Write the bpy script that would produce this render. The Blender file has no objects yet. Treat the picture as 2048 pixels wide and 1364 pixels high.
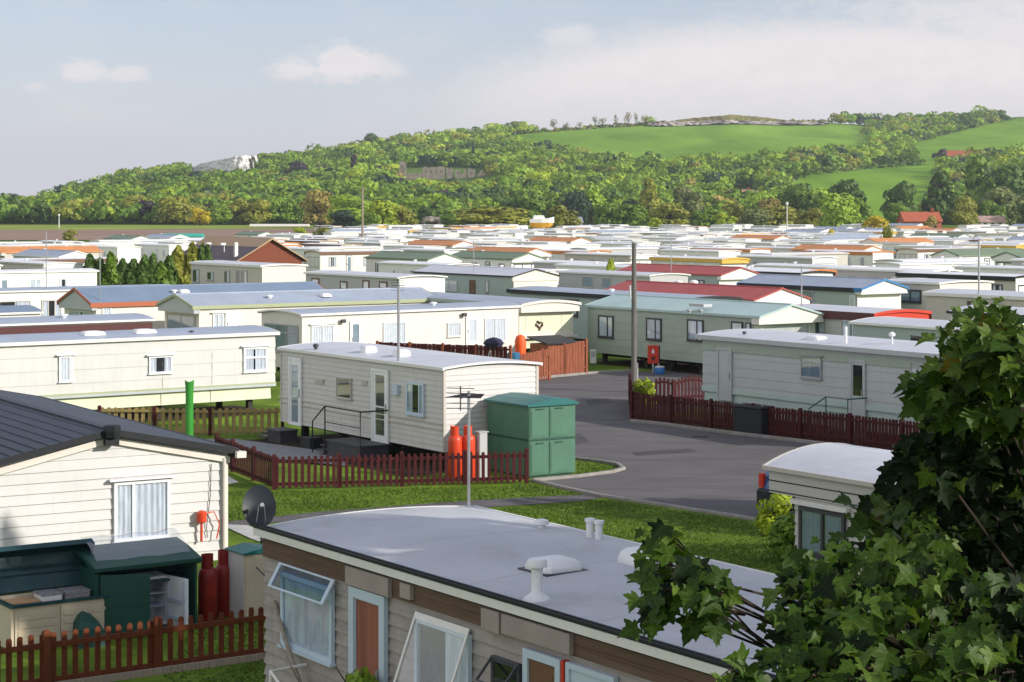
import bpy, bmesh, math, random
import numpy as np
from mathutils import Vector, Matrix
R = math.radians
rnd = random.Random(7)
rng = np.random.default_rng(11)
sc = bpy.context.scene
COL = sc.collection

# ------------------------------------------------------------------ camera, sky, sun, exposure
F, HZ, H = 3900.0, 425.0, 7.0          # focal length and horizon row of a 2048 px wide frame, eye height in metres
cd = bpy.data.cameras.new("camera")
cam = bpy.data.objects.new("camera", cd)
COL.objects.link(cam)
cam.location = (0, 0, H)
cam.rotation_euler = (R(90), 0, 0)
cd.sensor_width = 36.0
cd.lens = 36.0 * F / 2048.0
cd.shift_y = -(682.0 - HZ) / 2048.0
cd.clip_start = 0.1
cd.clip_end = 12000
sc.camera = cam

SUN_AZ, SUN_EL = 114.0, 23.0
sd = bpy.data.lights.new("sun", 'SUN')
sd.energy = 3.9
sd.angle = R(0.5)
sd.color = (1.0, 0.93, 0.85)
sun = bpy.data.objects.new("sun", sd)
COL.objects.link(sun)
sv = Vector((math.sin(R(SUN_AZ)) * math.cos(R(SUN_EL)), math.cos(R(SUN_AZ)) * math.cos(R(SUN_EL)), math.sin(R(SUN_EL))))
sun.rotation_euler = sv.to_track_quat('Z', 'Y').to_euler()
sc.view_settings.view_transform = 'Standard'
sc.view_settings.look = 'None'
sc.view_settings.gamma = 1.0
sc.view_settings.use_curve_mapping = False
sc.view_settings.exposure = 0.37

def build_world():
    w = bpy.data.worlds.new("World")
    sc.world = w
    w.use_nodes = True
    nt = w.node_tree
    nt.nodes.clear()
    N = nt.nodes.new
    L = nt.links.new
    def m(op, a, b=None, c=None, clamp=False):
        n = N('ShaderNodeMath'); n.operation = op; n.use_clamp = clamp
        for i, x in enumerate((a, b, c)):
            if x is None: continue
            if isinstance(x, (int, float)): n.inputs[i].default_value = x
            else: L(x, n.inputs[i])
        return n.outputs[0]
    def sm(x, lo, hi):
        n = N('ShaderNodeMapRange'); n.interpolation_type = 'SMOOTHSTEP'
        L(x, n.inputs[0]); n.inputs[1].default_value = lo; n.inputs[2].default_value = hi
        n.inputs[3].default_value = 0; n.inputs[4].default_value = 1
        return n.outputs[0]
    tc = N('ShaderNodeTexCoord')
    sp = N('ShaderNodeSeparateXYZ'); L(tc.outputs['Generated'], sp.inputs[0])
    x, y, z = sp.outputs
    ys = m('MAXIMUM', y, 0.02)
    U = m('DIVIDE', x, ys); V = m('DIVIDE', z, ys)
    front = sm(y, 0.1, 0.5)
    cv = N('ShaderNodeCombineXYZ'); L(U, cv.inputs[0]); L(m('MULTIPLY', V, 1.9), cv.inputs[1])
    def noise(scale, detail, rough, off):
        mp = N('ShaderNodeMapping'); L(cv.outputs[0], mp.inputs[0]); mp.inputs['Location'].default_value = (off, off * .7, off * .3)
        n = N('ShaderNodeTexNoise'); L(mp.outputs[0], n.inputs['Vector'])
        n.inputs['Scale'].default_value = scale; n.inputs['Detail'].default_value = detail; n.inputs['Roughness'].default_value = rough
        return n.outputs['Fac']
    n1 = noise(62, 7, .62, 1.3)
    n2 = noise(9, 5, .55, 4.1)
    n3 = noise(210, 5, .6, 2.2)
    def blob(px, py, a, b, amp, lo, hi, base=None):
        du = m('DIVIDE', m('SUBTRACT', U, (px - 1024) / F), a / F)
        dv = m('DIVIDE', m('SUBTRACT', V, (HZ - py) / F), b / F)
        if base:       # flat base: the lower half is squashed
            dv = m('MULTIPLY', dv, m('ADD', m('MULTIPLY', m('LESS_THAN', dv, 0.0), base), 1.0))
        d = m('SQRT', m('ADD', m('MULTIPLY', du, du), m('MULTIPLY', dv, dv)))
        d = m('ADD', d, m('MULTIPLY', m('SUBTRACT', n1, 0.5), amp * 1.9))
        d = m('ADD', d, m('MULTIPLY', m('SUBTRACT', n3, 0.5), amp * .9))
        return m('SUBTRACT', 1.0, sm(d, lo - .2, hi + .2))
    blobs = [m('MULTIPLY', blob(165, 146, 52, 24, 1.0, .68, 1.2, .3), .75), m('MULTIPLY', blob(252, 150, 48, 18, 1.0, .68, 1.2, .3), .68),
             m('MULTIPLY', blob(70, 172, 26, 11, 1.2, .5, 1.2), .5),
             m('MULTIPLY', blob(690, 132, 85, 44, 1.0, .72, 1.15, .35), .85), m('MULTIPLY', blob(600, 140, 62, 26, 1.1, .6, 1.2, .5), .75), m('MULTIPLY', blob(768, 138, 50, 24, 1.1, .6, 1.2, .5), .65),
             m('MULTIPLY', blob(1700, 250, 800, 205, .15, 1.0, 1.0), .92), m('MULTIPLY', blob(1150, 72, 72, 24, .9, .5, 1.1), .6),
             m('MULTIPLY', blob(2080, 70, 520, 190, .8, .2, 1.15), .8)]
    c = blobs[0]
    for b in blobs[1:]:
        c = m('MAXIMUM', c, b)
    gen = m('MULTIPLY', sm(n2, .45, .75), .25)
    c = m('MAXIMUM', c, gen)
    # the clouds melt into the haze towards the horizon
    cfac = m('MULTIPLY', m('MULTIPLY', c, front), sm(V, .015, .075), clamp=True)
    st = N('ShaderNodeTexSky'); st.sky_type = 'NISHITA'; st.sun_disc = False
    st.sun_elevation = R(SUN_EL); st.sun_rotation = R(SUN_AZ)
    st.air_density = 1.0; st.dust_density = 1.2; st.ozone_density = 4.0
    b1 = N('ShaderNodeBackground'); L(st.outputs[0], b1.inputs[0]); b1.inputs[1].default_value = 0.112
    # pale haze low over the horizon
    b2 = N('ShaderNodeBackground'); b2.inputs[0].default_value = (0.580, 0.562, 0.612, 1); b2.inputs[1].default_value = 1.10
    el = m('MAXIMUM', z, 0.0)
    hz = m('MULTIPLY', m('SUBTRACT', 1.0, sm(el, -.05, .14)), .6)
    hz = m('ADD', hz, .38, clamp=True)
    mx = N('ShaderNodeMixShader'); L(hz, mx.inputs[0]); L(b1.outputs[0], mx.inputs[1]); L(b2.outputs[0], mx.inputs[2])
    tint = N('ShaderNodeMix'); tint.data_type = 'RGBA'
    L(n1, tint.inputs[0]); tint.inputs[6].default_value = (0.60, 0.575, 0.575, 1); tint.inputs[7].default_value = (0.76, 0.70, 0.69, 1)
    b3 = N('ShaderNodeBackground'); L(tint.outputs[2], b3.inputs[0]); b3.inputs[1].default_value = 1.06
    mx2 = N('ShaderNodeMixShader'); L(cfac, mx2.inputs[0]); L(mx.outputs[0], mx2.inputs[1]); L(b3.outputs[0], mx2.inputs[2])
    # unseen bright cloud banks added behind and left of the viewer to fill shaded walls
    sidew = m('ADD', m('MULTIPLY', x, -.75), m('MULTIPLY', y, -.66))
    bank = m('MULTIPLY', sm(sidew, .05, .6), m('MULTIPLY', sm(z, -.02, .06), m('SUBTRACT', 1.0, sm(z, .45, .85))))
    nb = N('ShaderNodeTexNoise'); L(tc.outputs['Generated'], nb.inputs['Vector']); nb.inputs['Scale'].default_value = 2.2; nb.inputs['Detail'].default_value = 6
    bank = m('MULTIPLY', bank, sm(nb.outputs['Fac'], .25, .55), clamp=True)
    b4 = N('ShaderNodeBackground'); b4.inputs[0].default_value = (0.95, 0.94, 0.93, 1); b4.inputs[1].default_value = 0.92
    mx3 = N('ShaderNodeMixShader'); L(bank, mx3.inputs[0]); L(mx2.outputs[0], mx3.inputs[1]); L(b4.outputs[0], mx3.inputs[2])
    out = N('ShaderNodeOutputWorld'); L(mx3.outputs[0], out.inputs[0])
build_world()

# ------------------------------------------------------------------ materials
MATS = {}
def pm(name, col, rough=.6, var=.12, scale=2.0, bump=0.0, spec=.35, streak=0.0, metal=0.0, col2=None, bscale=None, stretch=None, blotch=0.0):
    if name in MATS: return MATS[name]
    mt = bpy.data.materials.new(name); mt.use_nodes = True
    nt = mt.node_tree; N = nt.nodes.new; L = nt.links.new
    bs = nt.nodes['Principled BSDF']
    bs.inputs['Roughness'].default_value = rough
    bs.inputs['Specular IOR Level'].default_value = spec
    bs.inputs['Metallic'].default_value = metal
    tc = N('ShaderNodeTexCoord')
    vec = tc.outputs['Object']
    if stretch:
        mp = N('ShaderNodeMapping'); L(vec, mp.inputs[0]); mp.inputs['Scale'].default_value = stretch; vec = mp.outputs[0]
    n = N('ShaderNodeTexNoise'); L(vec, n.inputs['Vector']); n.inputs['Scale'].default_value = scale; n.inputs['Detail'].default_value = 6; n.inputs['Roughness'].default_value = .6
    cr = N('ShaderNodeMapRange'); L(n.outputs['Fac'], cr.inputs[0]); cr.inputs[1].default_value = .3; cr.inputs[2].default_value = .7
    mx = N('ShaderNodeMix'); mx.data_type = 'RGBA'; L(cr.outputs[0], mx.inputs[0])
    a = tuple(max(0, c * (1 - var)) for c in col); b = tuple(min(1, c * (1 + var)) for c in (col2 or col))
    mx.inputs[6].default_value = (*a, 1); mx.inputs[7].default_value = (*b, 1)
    outc = mx.outputs[2]
    if streak:
        mp = N('ShaderNodeMapping'); L(tc.outputs['Object'], mp.inputs[0]); mp.inputs['Scale'].default_value = (5, 5, .45)
        n2 = N('ShaderNodeTexNoise'); L(mp.outputs[0], n2.inputs['Vector']); n2.inputs['Scale'].default_value = 1.6; n2.inputs['Detail'].default_value = 8; n2.inputs['Roughness'].default_value = .7
        r2 = N('ShaderNodeMapRange'); L(n2.outputs['Fac'], r2.inputs[0]); r2.inputs[1].default_value = .5; r2.inputs[2].default_value = .8; r2.inputs[3].default_value = 0; r2.inputs[4].default_value = streak
        mx2 = N('ShaderNodeMix'); mx2.data_type = 'RGBA'; L(r2.outputs[0], mx2.inputs[0]); L(outc, mx2.inputs[6])
        mx2.inputs[7].default_value = (col[0] * .35, col[1] * .37, col[2] * .33, 1)
        outc = mx2.outputs[2]
    if blotch:       # old puddle stains and grime
        n4 = N('ShaderNodeTexNoise'); L(tc.outputs['Object'], n4.inputs['Vector']); n4.inputs['Scale'].default_value = .75; n4.inputs['Detail'].default_value = 9; n4.inputs['Roughness'].default_value = .68; n4.inputs['Distortion'].default_value = .6
        r4 = N('ShaderNodeMapRange'); L(n4.outputs['Fac'], r4.inputs[0]); r4.inputs[1].default_value = .52; r4.inputs[2].default_value = .72; r4.inputs[3].default_value = 0; r4.inputs[4].default_value = blotch
        mx4 = N('ShaderNodeMix'); mx4.data_type = 'RGBA'; L(r4.outputs[0], mx4.inputs[0]); L(outc, mx4.inputs[6]); mx4.inputs[7].default_value = (col[0] * .45, col[1] * .46, col[2] * .42, 1)
        outc = mx4.outputs[2]
    L(outc, bs.inputs['Base Color'])
    if bump:
        n3 = N('ShaderNodeTexNoise'); L(vec, n3.inputs['Vector']); n3.inputs['Scale'].default_value = bscale or scale * 6; n3.inputs['Detail'].default_value = 5
        bp = N('ShaderNodeBump'); bp.inputs['Strength'].default_value = bump; bp.inputs['Distance'].default_value = .02
        L(n3.outputs['Fac'], bp.inputs['Height']); L(bp.outputs[0], bs.inputs['Normal'])
    MATS[name] = mt
    return mt

def glassmat(name, tint=(.9, .95, 1), refl=.10):
    if name in MATS: return MATS[name]
    mt = bpy.data.materials.new(name); mt.use_nodes = True
    nt = mt.node_tree; nt.nodes.clear(); N = nt.nodes.new; L = nt.links.new
    t = N('ShaderNodeBsdfTransparent'); t.inputs[0].default_value = (*tint, 1)
    g = N('ShaderNodeBsdfGlossy'); g.inputs[0].default_value = (1, 1, 1, 1); g.inputs[1].default_value = .04
    f = N('ShaderNodeFresnel'); f.inputs[0].default_value = 1.5
    ad = N('ShaderNodeMath'); ad.operation = 'ADD'; L(f.outputs[0], ad.inputs[0]); ad.inputs[1].default_value = refl; ad.use_clamp = True
    ge = N('ShaderNodeNewGeometry'); nb = N('ShaderNodeMath'); nb.operation = 'SUBTRACT'; nb.inputs[0].default_value = 1; L(ge.outputs['Backfacing'], nb.inputs[1])
    mu = N('ShaderNodeMath'); mu.operation = 'MULTIPLY'; L(ad.outputs[0], mu.inputs[0]); L(nb.outputs[0], mu.inputs[1])
    m = N('ShaderNodeMixShader'); L(mu.outputs[0], m.inputs[0]); L(t.outputs[0], m.inputs[1]); L(g.outputs[0], m.inputs[2])
    o = N('ShaderNodeOutputMaterial'); L(m.outputs[0], o.inputs[0])
    MATS[name] = mt
    return mt

def leafmat(name, c1, c2, trans=.3, rough=.55, attr=None, spec=.25, veins=False):
    """foliage: a per-leaf colour between c1 and c2 (random per face island or read from an attribute) with some light passing through"""
    if name in MATS: return MATS[name]
    mt = bpy.data.materials.new(name); mt.use_nodes = True
    nt = mt.node_tree; N = nt.nodes.new; L = nt.links.new
    bs = nt.nodes['Principled BSDF']; bs.inputs['Roughness'].default_value = rough; bs.inputs['Specular IOR Level'].default_value = spec
    mx = N('ShaderNodeMix'); mx.data_type = 'RGBA'
    mx.inputs[6].default_value = (*c1, 1); mx.inputs[7].default_value = (*c2, 1)
    if attr:
        at_ = N('ShaderNodeAttribute'); at_.attribute_name = attr; L(at_.outputs['Color'], mx.inputs[6])
        hs = N('ShaderNodeHueSaturation'); L(at_.outputs['Color'], hs.inputs['Color']); hs.inputs['Value'].default_value = 1.22; L(hs.outputs[0], mx.inputs[7])
        g = N('ShaderNodeNewGeometry'); L(g.outputs['Random Per Island'], mx.inputs[0])
    else:
        g = N('ShaderNodeNewGeometry'); oi = N('ShaderNodeObjectInfo')
        ad = N('ShaderNodeMath'); ad.operation = 'MULTIPLY_ADD'; L(oi.outputs['Random'], ad.inputs[0]); ad.inputs[1].default_value = .45
        m2 = N('ShaderNodeMath'); m2.operation = 'MULTIPLY'; L(g.outputs['Random Per Island'], m2.inputs[0]); m2.inputs[1].default_value = .55
        L(m2.outputs[0], ad.inputs[2]); L(ad.outputs[0], mx.inputs[0])
    colr = mx.outputs[2]
    if veins:        # pale midrib and side veins, from each leaf's own coordinates
        va = N('ShaderNodeAttribute'); va.attribute_name = 'tint'; sx = N('ShaderNodeSeparateXYZ'); L(va.outputs['Vector'], sx.inputs[0])
        def mm(op, a, b):
            n = N('ShaderNodeMath'); n.operation = op
            for i, q in enumerate((a, b)):
                if isinstance(q, (int, float)): n.inputs[i].default_value = q
                else: L(q, n.inputs[i])
            return n.outputs[0]
        ax, ay = sx.outputs[0], sx.outputs[1]
        d = ax
        for y0, k in ((.10, .32), (.30, .62), (.52, .8)):
            d = mm('MINIMUM', d, mm('ABSOLUTE', mm('SUBTRACT', mm('SUBTRACT', ay, y0), mm('MULTIPLY', ax, k)), 0))
        rg = N('ShaderNodeMapRange'); L(d, rg.inputs[0]); rg.inputs[1].default_value = .006; rg.inputs[2].default_value = .022; rg.inputs[3].default_value = 1; rg.inputs[4].default_value = 0
        hv = N('ShaderNodeHueSaturation'); L(colr, hv.inputs['Color']); hv.inputs['Value'].default_value = 1.8; hv.inputs['Saturation'].default_value = .85; L(rg.outputs[0], hv.inputs['Fac']); colr = hv.outputs[0]
    L(colr, bs.inputs['Base Color'])
    tr = N('ShaderNodeBsdfTranslucent'); L(mx.outputs[2], tr.inputs[0])
    ms = N('ShaderNodeMixShader'); ms.inputs[0].default_value = trans
    L(bs.outputs[0], ms.inputs[1]); L(tr.outputs[0], ms.inputs[2])
    L(ms.outputs[0], nt.nodes['Material Output'].inputs[0])
    MATS[name] = mt
    return mt

# ------------------------------------------------------------------ mesh helpers
def at(px, py, z=0.0):
    """the point at height z seen at pixel (px, py)"""
    Y = F * (H - z) / (py - HZ)
    return Vector(((px - 1024) * Y / F, Y, z))
def atY(px, py, Y):
    return Vector(((px - 1024) * Y / F, Y, H - (py - HZ) * Y / F))

def tag(o, label=None, cat=None, group=None, kind=None):
    if label: o['label'] = label
    if cat: o['category'] = cat
    if group: o['group'] = group
    if kind: o['kind'] = kind
    return o
def empty(name, loc, rz=0.0, label=None, cat=None, group=None):
    o = bpy.data.objects.new(name, None); COL.objects.link(o)
    o.location = loc; o.rotation_euler = (0, 0, rz); o.empty_display_size = .3
    return tag(o, label, cat, group)

class MB:
    """collects polygons; s = -1 mirrors the local y axis"""
    def __init__(self, s=1):
        self.v = []; self.f = []; self.m = []; self.s = s
    def poly(self, pts, m=0):
        b = len(self.v)
        self.v += [(p[0], p[1] * self.s, p[2]) for p in pts]
        self.f.append(tuple(range(b, b + len(pts)))); self.m.append(m)
    def mesh(self, vs, fs, m=0):
        b = len(self.v)
        self.v += [(p[0], p[1] * self.s, p[2]) for p in vs]
        for f in fs:
            self.f.append(tuple(i + b for i in f)); self.m.append(m)
    def box(self, x0, x1, y0, y1, z0, z1, m=0):
        vs = [(x, y, z) for z in (z0, z1) for y in (y0, y1) for x in (x0, x1)]
        self.mesh(vs, [(0, 2, 3, 1), (4, 5, 7, 6), (0, 1, 5, 4), (2, 6, 7, 3), (0, 4, 6, 2), (1, 3, 7, 5)], m)
    def rbox(self, x0, x1, y0, y1, z0, z1, r=.02, m=0):
        """box with its vertical and top edges chamfered"""
        r = min(r, (x1 - x0) * .45, (y1 - y0) * .45, (z1 - z0) * .45)
        def ring(i, z):
            return [(x0 + i + (r if k in (0, 3) else 0) * 0, 0, z) for k in range(0)]
        def oct(ins, z):
            a0, a1, b0, b1 = x0 + ins, x1 - ins, y0 + ins, y1 - ins
            return [(a0 + r, b0, z), (a1 - r, b0, z), (a1, b0 + r, z), (a1, b1 - r, z), (a1 - r, b1, z), (a0 + r, b1, z), (a0, b1 - r, z), (a0, b0 + r, z)]
        self.loft([oct(0, z0), oct(0, z1 - r), oct(r * .6, z1)], m)
    def loft(self, rings, m=0, cap=True, closed=True):
        n = len(rings[0]); vs = [p for r in rings for p in r]; fs = []
        for i in range(len(rings) - 1):
            for k in range(n if closed else n - 1):
                a = i * n + k; b = i * n + (k + 1) % n
                fs.append((a, b, b + n, a + n))
        if cap:
            fs.append(tuple(range(n))[::-1]); fs.append(tuple(range(len(vs) - n, len(vs))))
        self.mesh(vs, fs, m)
    def prism(self, prof, u0, u1, axis='x', m=0):
        """a closed profile [(a, z)] run along an axis"""
        if axis == 'x': self.loft([[(u0, a, z) for a, z in prof], [(u1, a, z) for a, z in prof]], m)
        else: self.loft([[(a, u0, z) for a, z in prof], [(a, u1, z) for a, z in prof]], m)
    def tube(self, pts, r, n=8, m=0, r1=None):
        pts = [Vector(p) for p in pts]; rings = []
        for i, p in enumerate(pts):
            d = (pts[min(i + 1, len(pts) - 1)] - pts[max(i - 1, 0)]).normalized()
            up = Vector((0, 0, 1)) if abs(d.z) < .9 else Vector((1, 0, 0))
            a = d.cross(up).normalized(); b = d.cross(a)
            rr = r if r1 is None else r + (r1 - r) * i / (len(pts) - 1)
            rings.append([tuple(p + a * rr * math.cos(t) + b * rr * math.sin(t)) for t in [2 * math.pi * k / n for k in range(n)]])
        self.loft(rings, m)
    def lathe(self, prof, c=(0, 0, 0), n=16, m=0):
        self.loft([[(c[0] + r * math.cos(2 * math.pi * k / n), c[1] + r * math.sin(2 * math.pi * k / n), c[2] + z) for k in range(n)] for r, z in prof], m)
    def build(self, name, mats, parent=None, smooth=False, fix=True, loc=None, rz=0):
        me = bpy.data.meshes.new(name)
        me.from_pydata(self.v, [], self.f)
        if not isinstance(mats, (list, tuple)): mats = [mats]
        for mt in mats: me.materials.append(mt)
        if len(mats) > 1: me.polygons.foreach_set('material_index', self.m)
        if fix:
            bm = bmesh.new(); bm.from_mesh(me)
            bmesh.ops.recalc_face_normals(bm, faces=bm.faces)
            bm.to_mesh(me); bm.free()
        if smooth:
            me.polygons.foreach_set('use_smooth', [True] * len(me.polygons))
            try: me.set_sharp_from_angle(angle=R(40))
            except Exception: pass
        me.update()
        o = bpy.data.objects.new(name, me); COL.objects.link(o)
        if parent: o.parent = parent
        if loc is not None: o.location = loc; o.rotation_euler = (0, 0, rz)
        return o

def npmesh(name, V, faces_n, mat, colors=None, smooth=False, loops=None):
    """numpy mesh: V (n,3), all faces with faces_n corners in order (or an explicit loop index array)"""
    me = bpy.data.meshes.new(name)
    nv = len(V); li = np.arange(nv, dtype=np.int32) if loops is None else np.asarray(loops, dtype=np.int32).ravel()
    nf = len(li) // faces_n
    me.vertices.add(nv); me.vertices.foreach_set('co', np.asarray(V, dtype=np.float32).ravel())
    me.loops.add(len(li)); me.loops.foreach_set('vertex_index', li)
    me.polygons.add(nf); me.polygons.foreach_set('loop_start', np.arange(0, nf * faces_n, faces_n, dtype=np.int32))
    me.polygons.foreach_set('loop_total', np.full(nf, faces_n, dtype=np.int32))
    if colors is not None:
        a = me.color_attributes.new('tint', 'FLOAT_COLOR', 'POINT')
        c4 = np.ones((nv, 4), dtype=np.float32); c4[:, :3] = colors
        a.data.foreach_set('color', c4.ravel())
    me.materials.append(mat)
    me.update(calc_edges=True)
    if smooth: me.polygons.foreach_set('use_smooth', np.ones(nf, dtype=bool))
    return me
def link(name, me, parent=None, loc=(0, 0, 0)):
    o = bpy.data.objects.new(name, me); COL.objects.link(o); o.location = loc
    if parent: o.parent = parent
    return o
CHILD = {}
def kids(o):
    return list(o.children)
def flat_tree(o):
    """a thing, its parts and their sub-parts as [(object, index of its parent)]"""
    out = [(o, -1)]
    for ch in o.children:
        i = len(out); out.append((ch, 0))
        for g in ch.children: out.append((g, i))
    return out
def copy_flat(flat):
    new = []
    for o, pi in flat:
        c = o.copy(); COL.objects.link(c); c.parent = new[pi] if pi >= 0 else None; new.append(c)
    return new
WORDS = 'first second third fourth fifth sixth seventh eighth ninth tenth eleventh twelfth thirteenth fourteenth fifteenth sixteenth seventeenth eighteenth nineteenth'.split()
TENS = {2: 'twent', 3: 'thirt', 4: 'fort', 5: 'fift', 6: 'sixt', 7: 'sevent'}
def ordw(i):
    n = i + 1
    if n < 20: return WORDS[n - 1]
    t, u = divmod(n, 10)
    return TENS[t] + ('ieth' if u == 0 else 'y-' + WORDS[u - 1])

# ------------------------------------------------------------------ terrain
SKY_PX = [-700, 0, 75, 150, 250, 330, 400, 520, 640, 720, 800, 950, 1030, 1100, 1200, 1300, 1450, 1560, 1660, 1750, 1880, 1990, 2048, 2750]
SKY_PY = [432, 430, 424, 392, 368, 355, 342, 324, 316, 305, 292, 284, 272, 264, 258, 249, 240, 247, 246, 254, 250, 240, 235, 228]
D0 = 730.0
def sstep(t):
    t = np.clip(t, 0, 1); return t * t * (3 - 2 * t)
def terrain(x, y):
    x = np.asarray(x, dtype=float); y = np.asarray(y, dtype=float)
    base = 2.2 * sstep((y - 450) / 270)
    px = 1024 + F * x / np.maximum(y, 50)
    top = np.interp(px, SKY_PX, SKY_PY)
    d1 = np.interp(px, [0, 300, 900, 2048], [1250, 1400, 1600, 1800])
    ht = 7 + (425 - top) / F * d1
    ht = np.maximum(ht, 4)
    t = (y - D0) / (d1 - D0)
    tt = np.clip(t, 0, 1)
    g = tt ** 1.25
    h = base + (ht - 2.2) * g
    h = np.where(t > 1, ht - (y - d1) * .012, h)
    bump = np.sin(x * .013 + y * .007) * np.sin(y * .011 - x * .004) * 2.2 + np.sin(x * .041 + 1.3) * np.sin(y * .029) * .8
    h = h + bump * np.clip((y - D0) / 300, 0, 1) * np.clip((ht - 5) / 30, 0, 1)
    return h
def tz(x, y): return float(terrain(x, y))
# ------------------------------------------------------------------ the setting: ground, hills, fields, road
M_grass = pm('grass_turf', (.085, .155, .012), rough=.9, var=.45, scale=.55, bump=.6, spec=.1, col2=(.13, .20, .02), bscale=40)
M_hill = pm('hill_grass', (.085, .15, .03), rough=.95, var=.35, scale=.02, spec=.05, col2=(.11, .18, .035))
M_field = pm('meadow', (.145, .285, .020), rough=.95, var=.24, scale=.022, spec=.05, col2=(.18, .31, .03), stretch=(1, .35, 1))
M_soil = pm('ploughed_soil', (.29, .20, .155), rough=.95, var=.2, scale=.15, spec=.05, stretch=(.15, 1, 1))
M_strip = pm('rough_grass', (.18, .27, .05), rough=.95, var=.3, scale=.1, spec=.05, col2=(.25, .30, .06), stretch=(.2, 1, 1))
M_road = pm('asphalt', (.125, .117, .118), rough=.85, var=.22, scale=.8, bump=.25, spec=.2, bscale=60, streak=.0, stretch=(.45, 1.3, 1))
M_patch = pm('new_asphalt', (.055, .055, .062), rough=.8, var=.18, scale=1.3, bump=.2, spec=.25, bscale=60)
M_path = pm('path_tarmac', (.12, .112, .115), rough=.9, var=.2, scale=1.5, spec=.15)
M_kerb = pm('kerb_concrete', (.27, .255, .235), rough=.85, var=.2, scale=4, spec=.15)
M_slab = pm('pale_concrete', (.46, .45, .43), rough=.85, var=.12, scale=2, spec=.15)
M_deck = pm('grey_decking', (.27, .27, .28), rough=.8, var=.25, scale=3, spec=.15, stretch=(1, 8, 1))
M_gravel = pm('park_gravel', (.16, .15, .13), rough=.95, var=.4, scale=.3, spec=.05, col2=(.1, .14, .05))

def grid_sheet(name, ys, mat, kind='structure', cn=150):
    cs = np.linspace(-1, 1, cn)
    ys = np.asarray(ys, dtype=float)
    Y, Cc = np.meshgrid(ys, cs, indexing='ij')
    X = Cc * (.48 * np.maximum(Y, 0) + 40) + np.sign(Cc) * np.clip((np.abs(Cc) - .93) / .07, 0, 1) * 400
    Z = terrain(X, Y)
    V = np.stack([X, Y, Z], -1).reshape(-1, 3)
    n = cn; idx = np.arange(len(ys) * cn).reshape(len(ys), cn)
    q = np.stack([idx[:-1, :-1], idx[:-1, 1:], idx[1:, 1:], idx[1:, :-1]], -1).reshape(-1, 4)
    me = npmesh(name, V, 4, mat, smooth=True, loops=q)
    o = link(name, me); tag(o, kind=kind)
    return o
grid_sheet('ground', np.concatenate([[-400, -60, -20, 0], np.geomspace(4, 450, 60), np.linspace(460, 730, 28)]), M_grass)
grid_sheet('hills', np.concatenate([np.linspace(730, 2000, 120), np.geomspace(2040, 5200, 25)]), M_hill, cn=260)

def sheet(name, pts, mat, z=.004, thick=0):
    """a flat ground sheet from world points; thick makes it a raised slab"""
    mb = MB()
    if thick:
        mb.loft([[(p[0], p[1], -.05) for p in pts], [(p[0], p[1], thick) for p in pts]])
    else:
        mb.poly([(p[0], p[1], z) for p in pts])
    o = mb.build(name, mat)
    if not thick and o.data.polygons[0].normal.z < 0: o.data.flip_normals()
    return tag(o, kind='structure')
def gp(*pp): return [at(a, b, 0) for a, b in pp]

road = gp((1040, 768), (1085, 757), (1180, 748), (1262, 743), (1420, 744), (1470, 760)) + [Vector((9, 74, 0))] + gp((1262, 843), (1330, 850), (1450, 866), (1680, 893), (1760, 903)) \
     + [Vector((26, 40, 0)), Vector((26, 30, 0)), at(1760, 1082)] + gp((1480, 1035), (1330, 1012), (1200, 992), (1120, 975), (1068, 962), (1154, 954), (1225, 945), (1248, 939), (1235, 931), (1200, 925), (1150, 920), (1010, 850), (1000, 790))
sheet('road', road, M_road, .006)
def kerb(name, pts, w=.12, h=.11):
    mb = MB()
    P = [Vector((p[0], p[1], 0)) for p in pts]
    L_, R_ = [], []
    for i, p in enumerate(P):
        d = (P[min(i + 1, len(P) - 1)] - P[max(i - 1, 0)]).normalized(); nrm = Vector((-d.y, d.x, 0)) * w * .5
        L_.append(p + nrm); R_.append(p - nrm)
    rings = [[(l.x, l.y, -.05), (r.x, r.y, -.05), (r.x, r.y, h - .02), (l.x * .1 + r.x * .9, l.y * .1 + r.y * .9, h), (l.x * .9 + r.x * .1, l.y * .9 + r.y * .1, h), (l.x, l.y, h - .02)] for l, r in zip(L_, R_)]
    mb.loft(rings)
    return tag(mb.build(name, M_kerb), kind='structure')
M_undershade = pm('underfloor_shade', (.055, .045, .032), rough=.95, var=.4, scale=1.5, spec=.05)  # dark sheet carrying the shade under a caravan in its colour
def undershade(C_, a0, a1, w0_, w1_):
    sheet('underfloor_shade', [C_[0] + C_[1] * a0 + C_[2] * w0_, C_[0] + C_[1] * a1 + C_[2] * w0_, C_[0] + C_[1] * a1 + C_[2] * w1_, C_[0] + C_[1] * a0 + C_[2] * w1_], M_undershade, .016)
M_patchm = pm('tarmac_repair', (.075, .070, .073), rough=.85, var=.25, scale=1.5, spec=.2, bump=.25, bscale=50)
sheet('tarmac_repair', gp((1170, 800), (1215, 797), (1232, 806), (1178, 810)), M_patchm, .011)
sheet('tarmac_repair', gp((1262, 905), (1380, 898), (1396, 904), (1272, 912)), M_patchm, .011)
sheet('tarmac_repair', gp((1130, 870), (1160, 868), (1180, 885), (1150, 888)), M_patchm, .011)
mb = MB(); dp = at(1400, 868 + 6); mb.box(dp.x - .25, dp.x + .25, dp.y - .2, dp.y + .2, .0, .013)
for k in range(6): mb.box(dp.x - .22, dp.x + .22, dp.y - .17 + k * .06, dp.y - .14 + k * .06, .0131, .02)
tag(mb.build('drain_cover', M_patchm), 'square iron drain cover in the road beside the long maroon fence', 'drain cover')
kerb('kerb', gp((1762, 1084), (1480, 1036), (1330, 1013), (1200, 993), (1120, 976), (1066, 963)), .13, .07)
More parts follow.
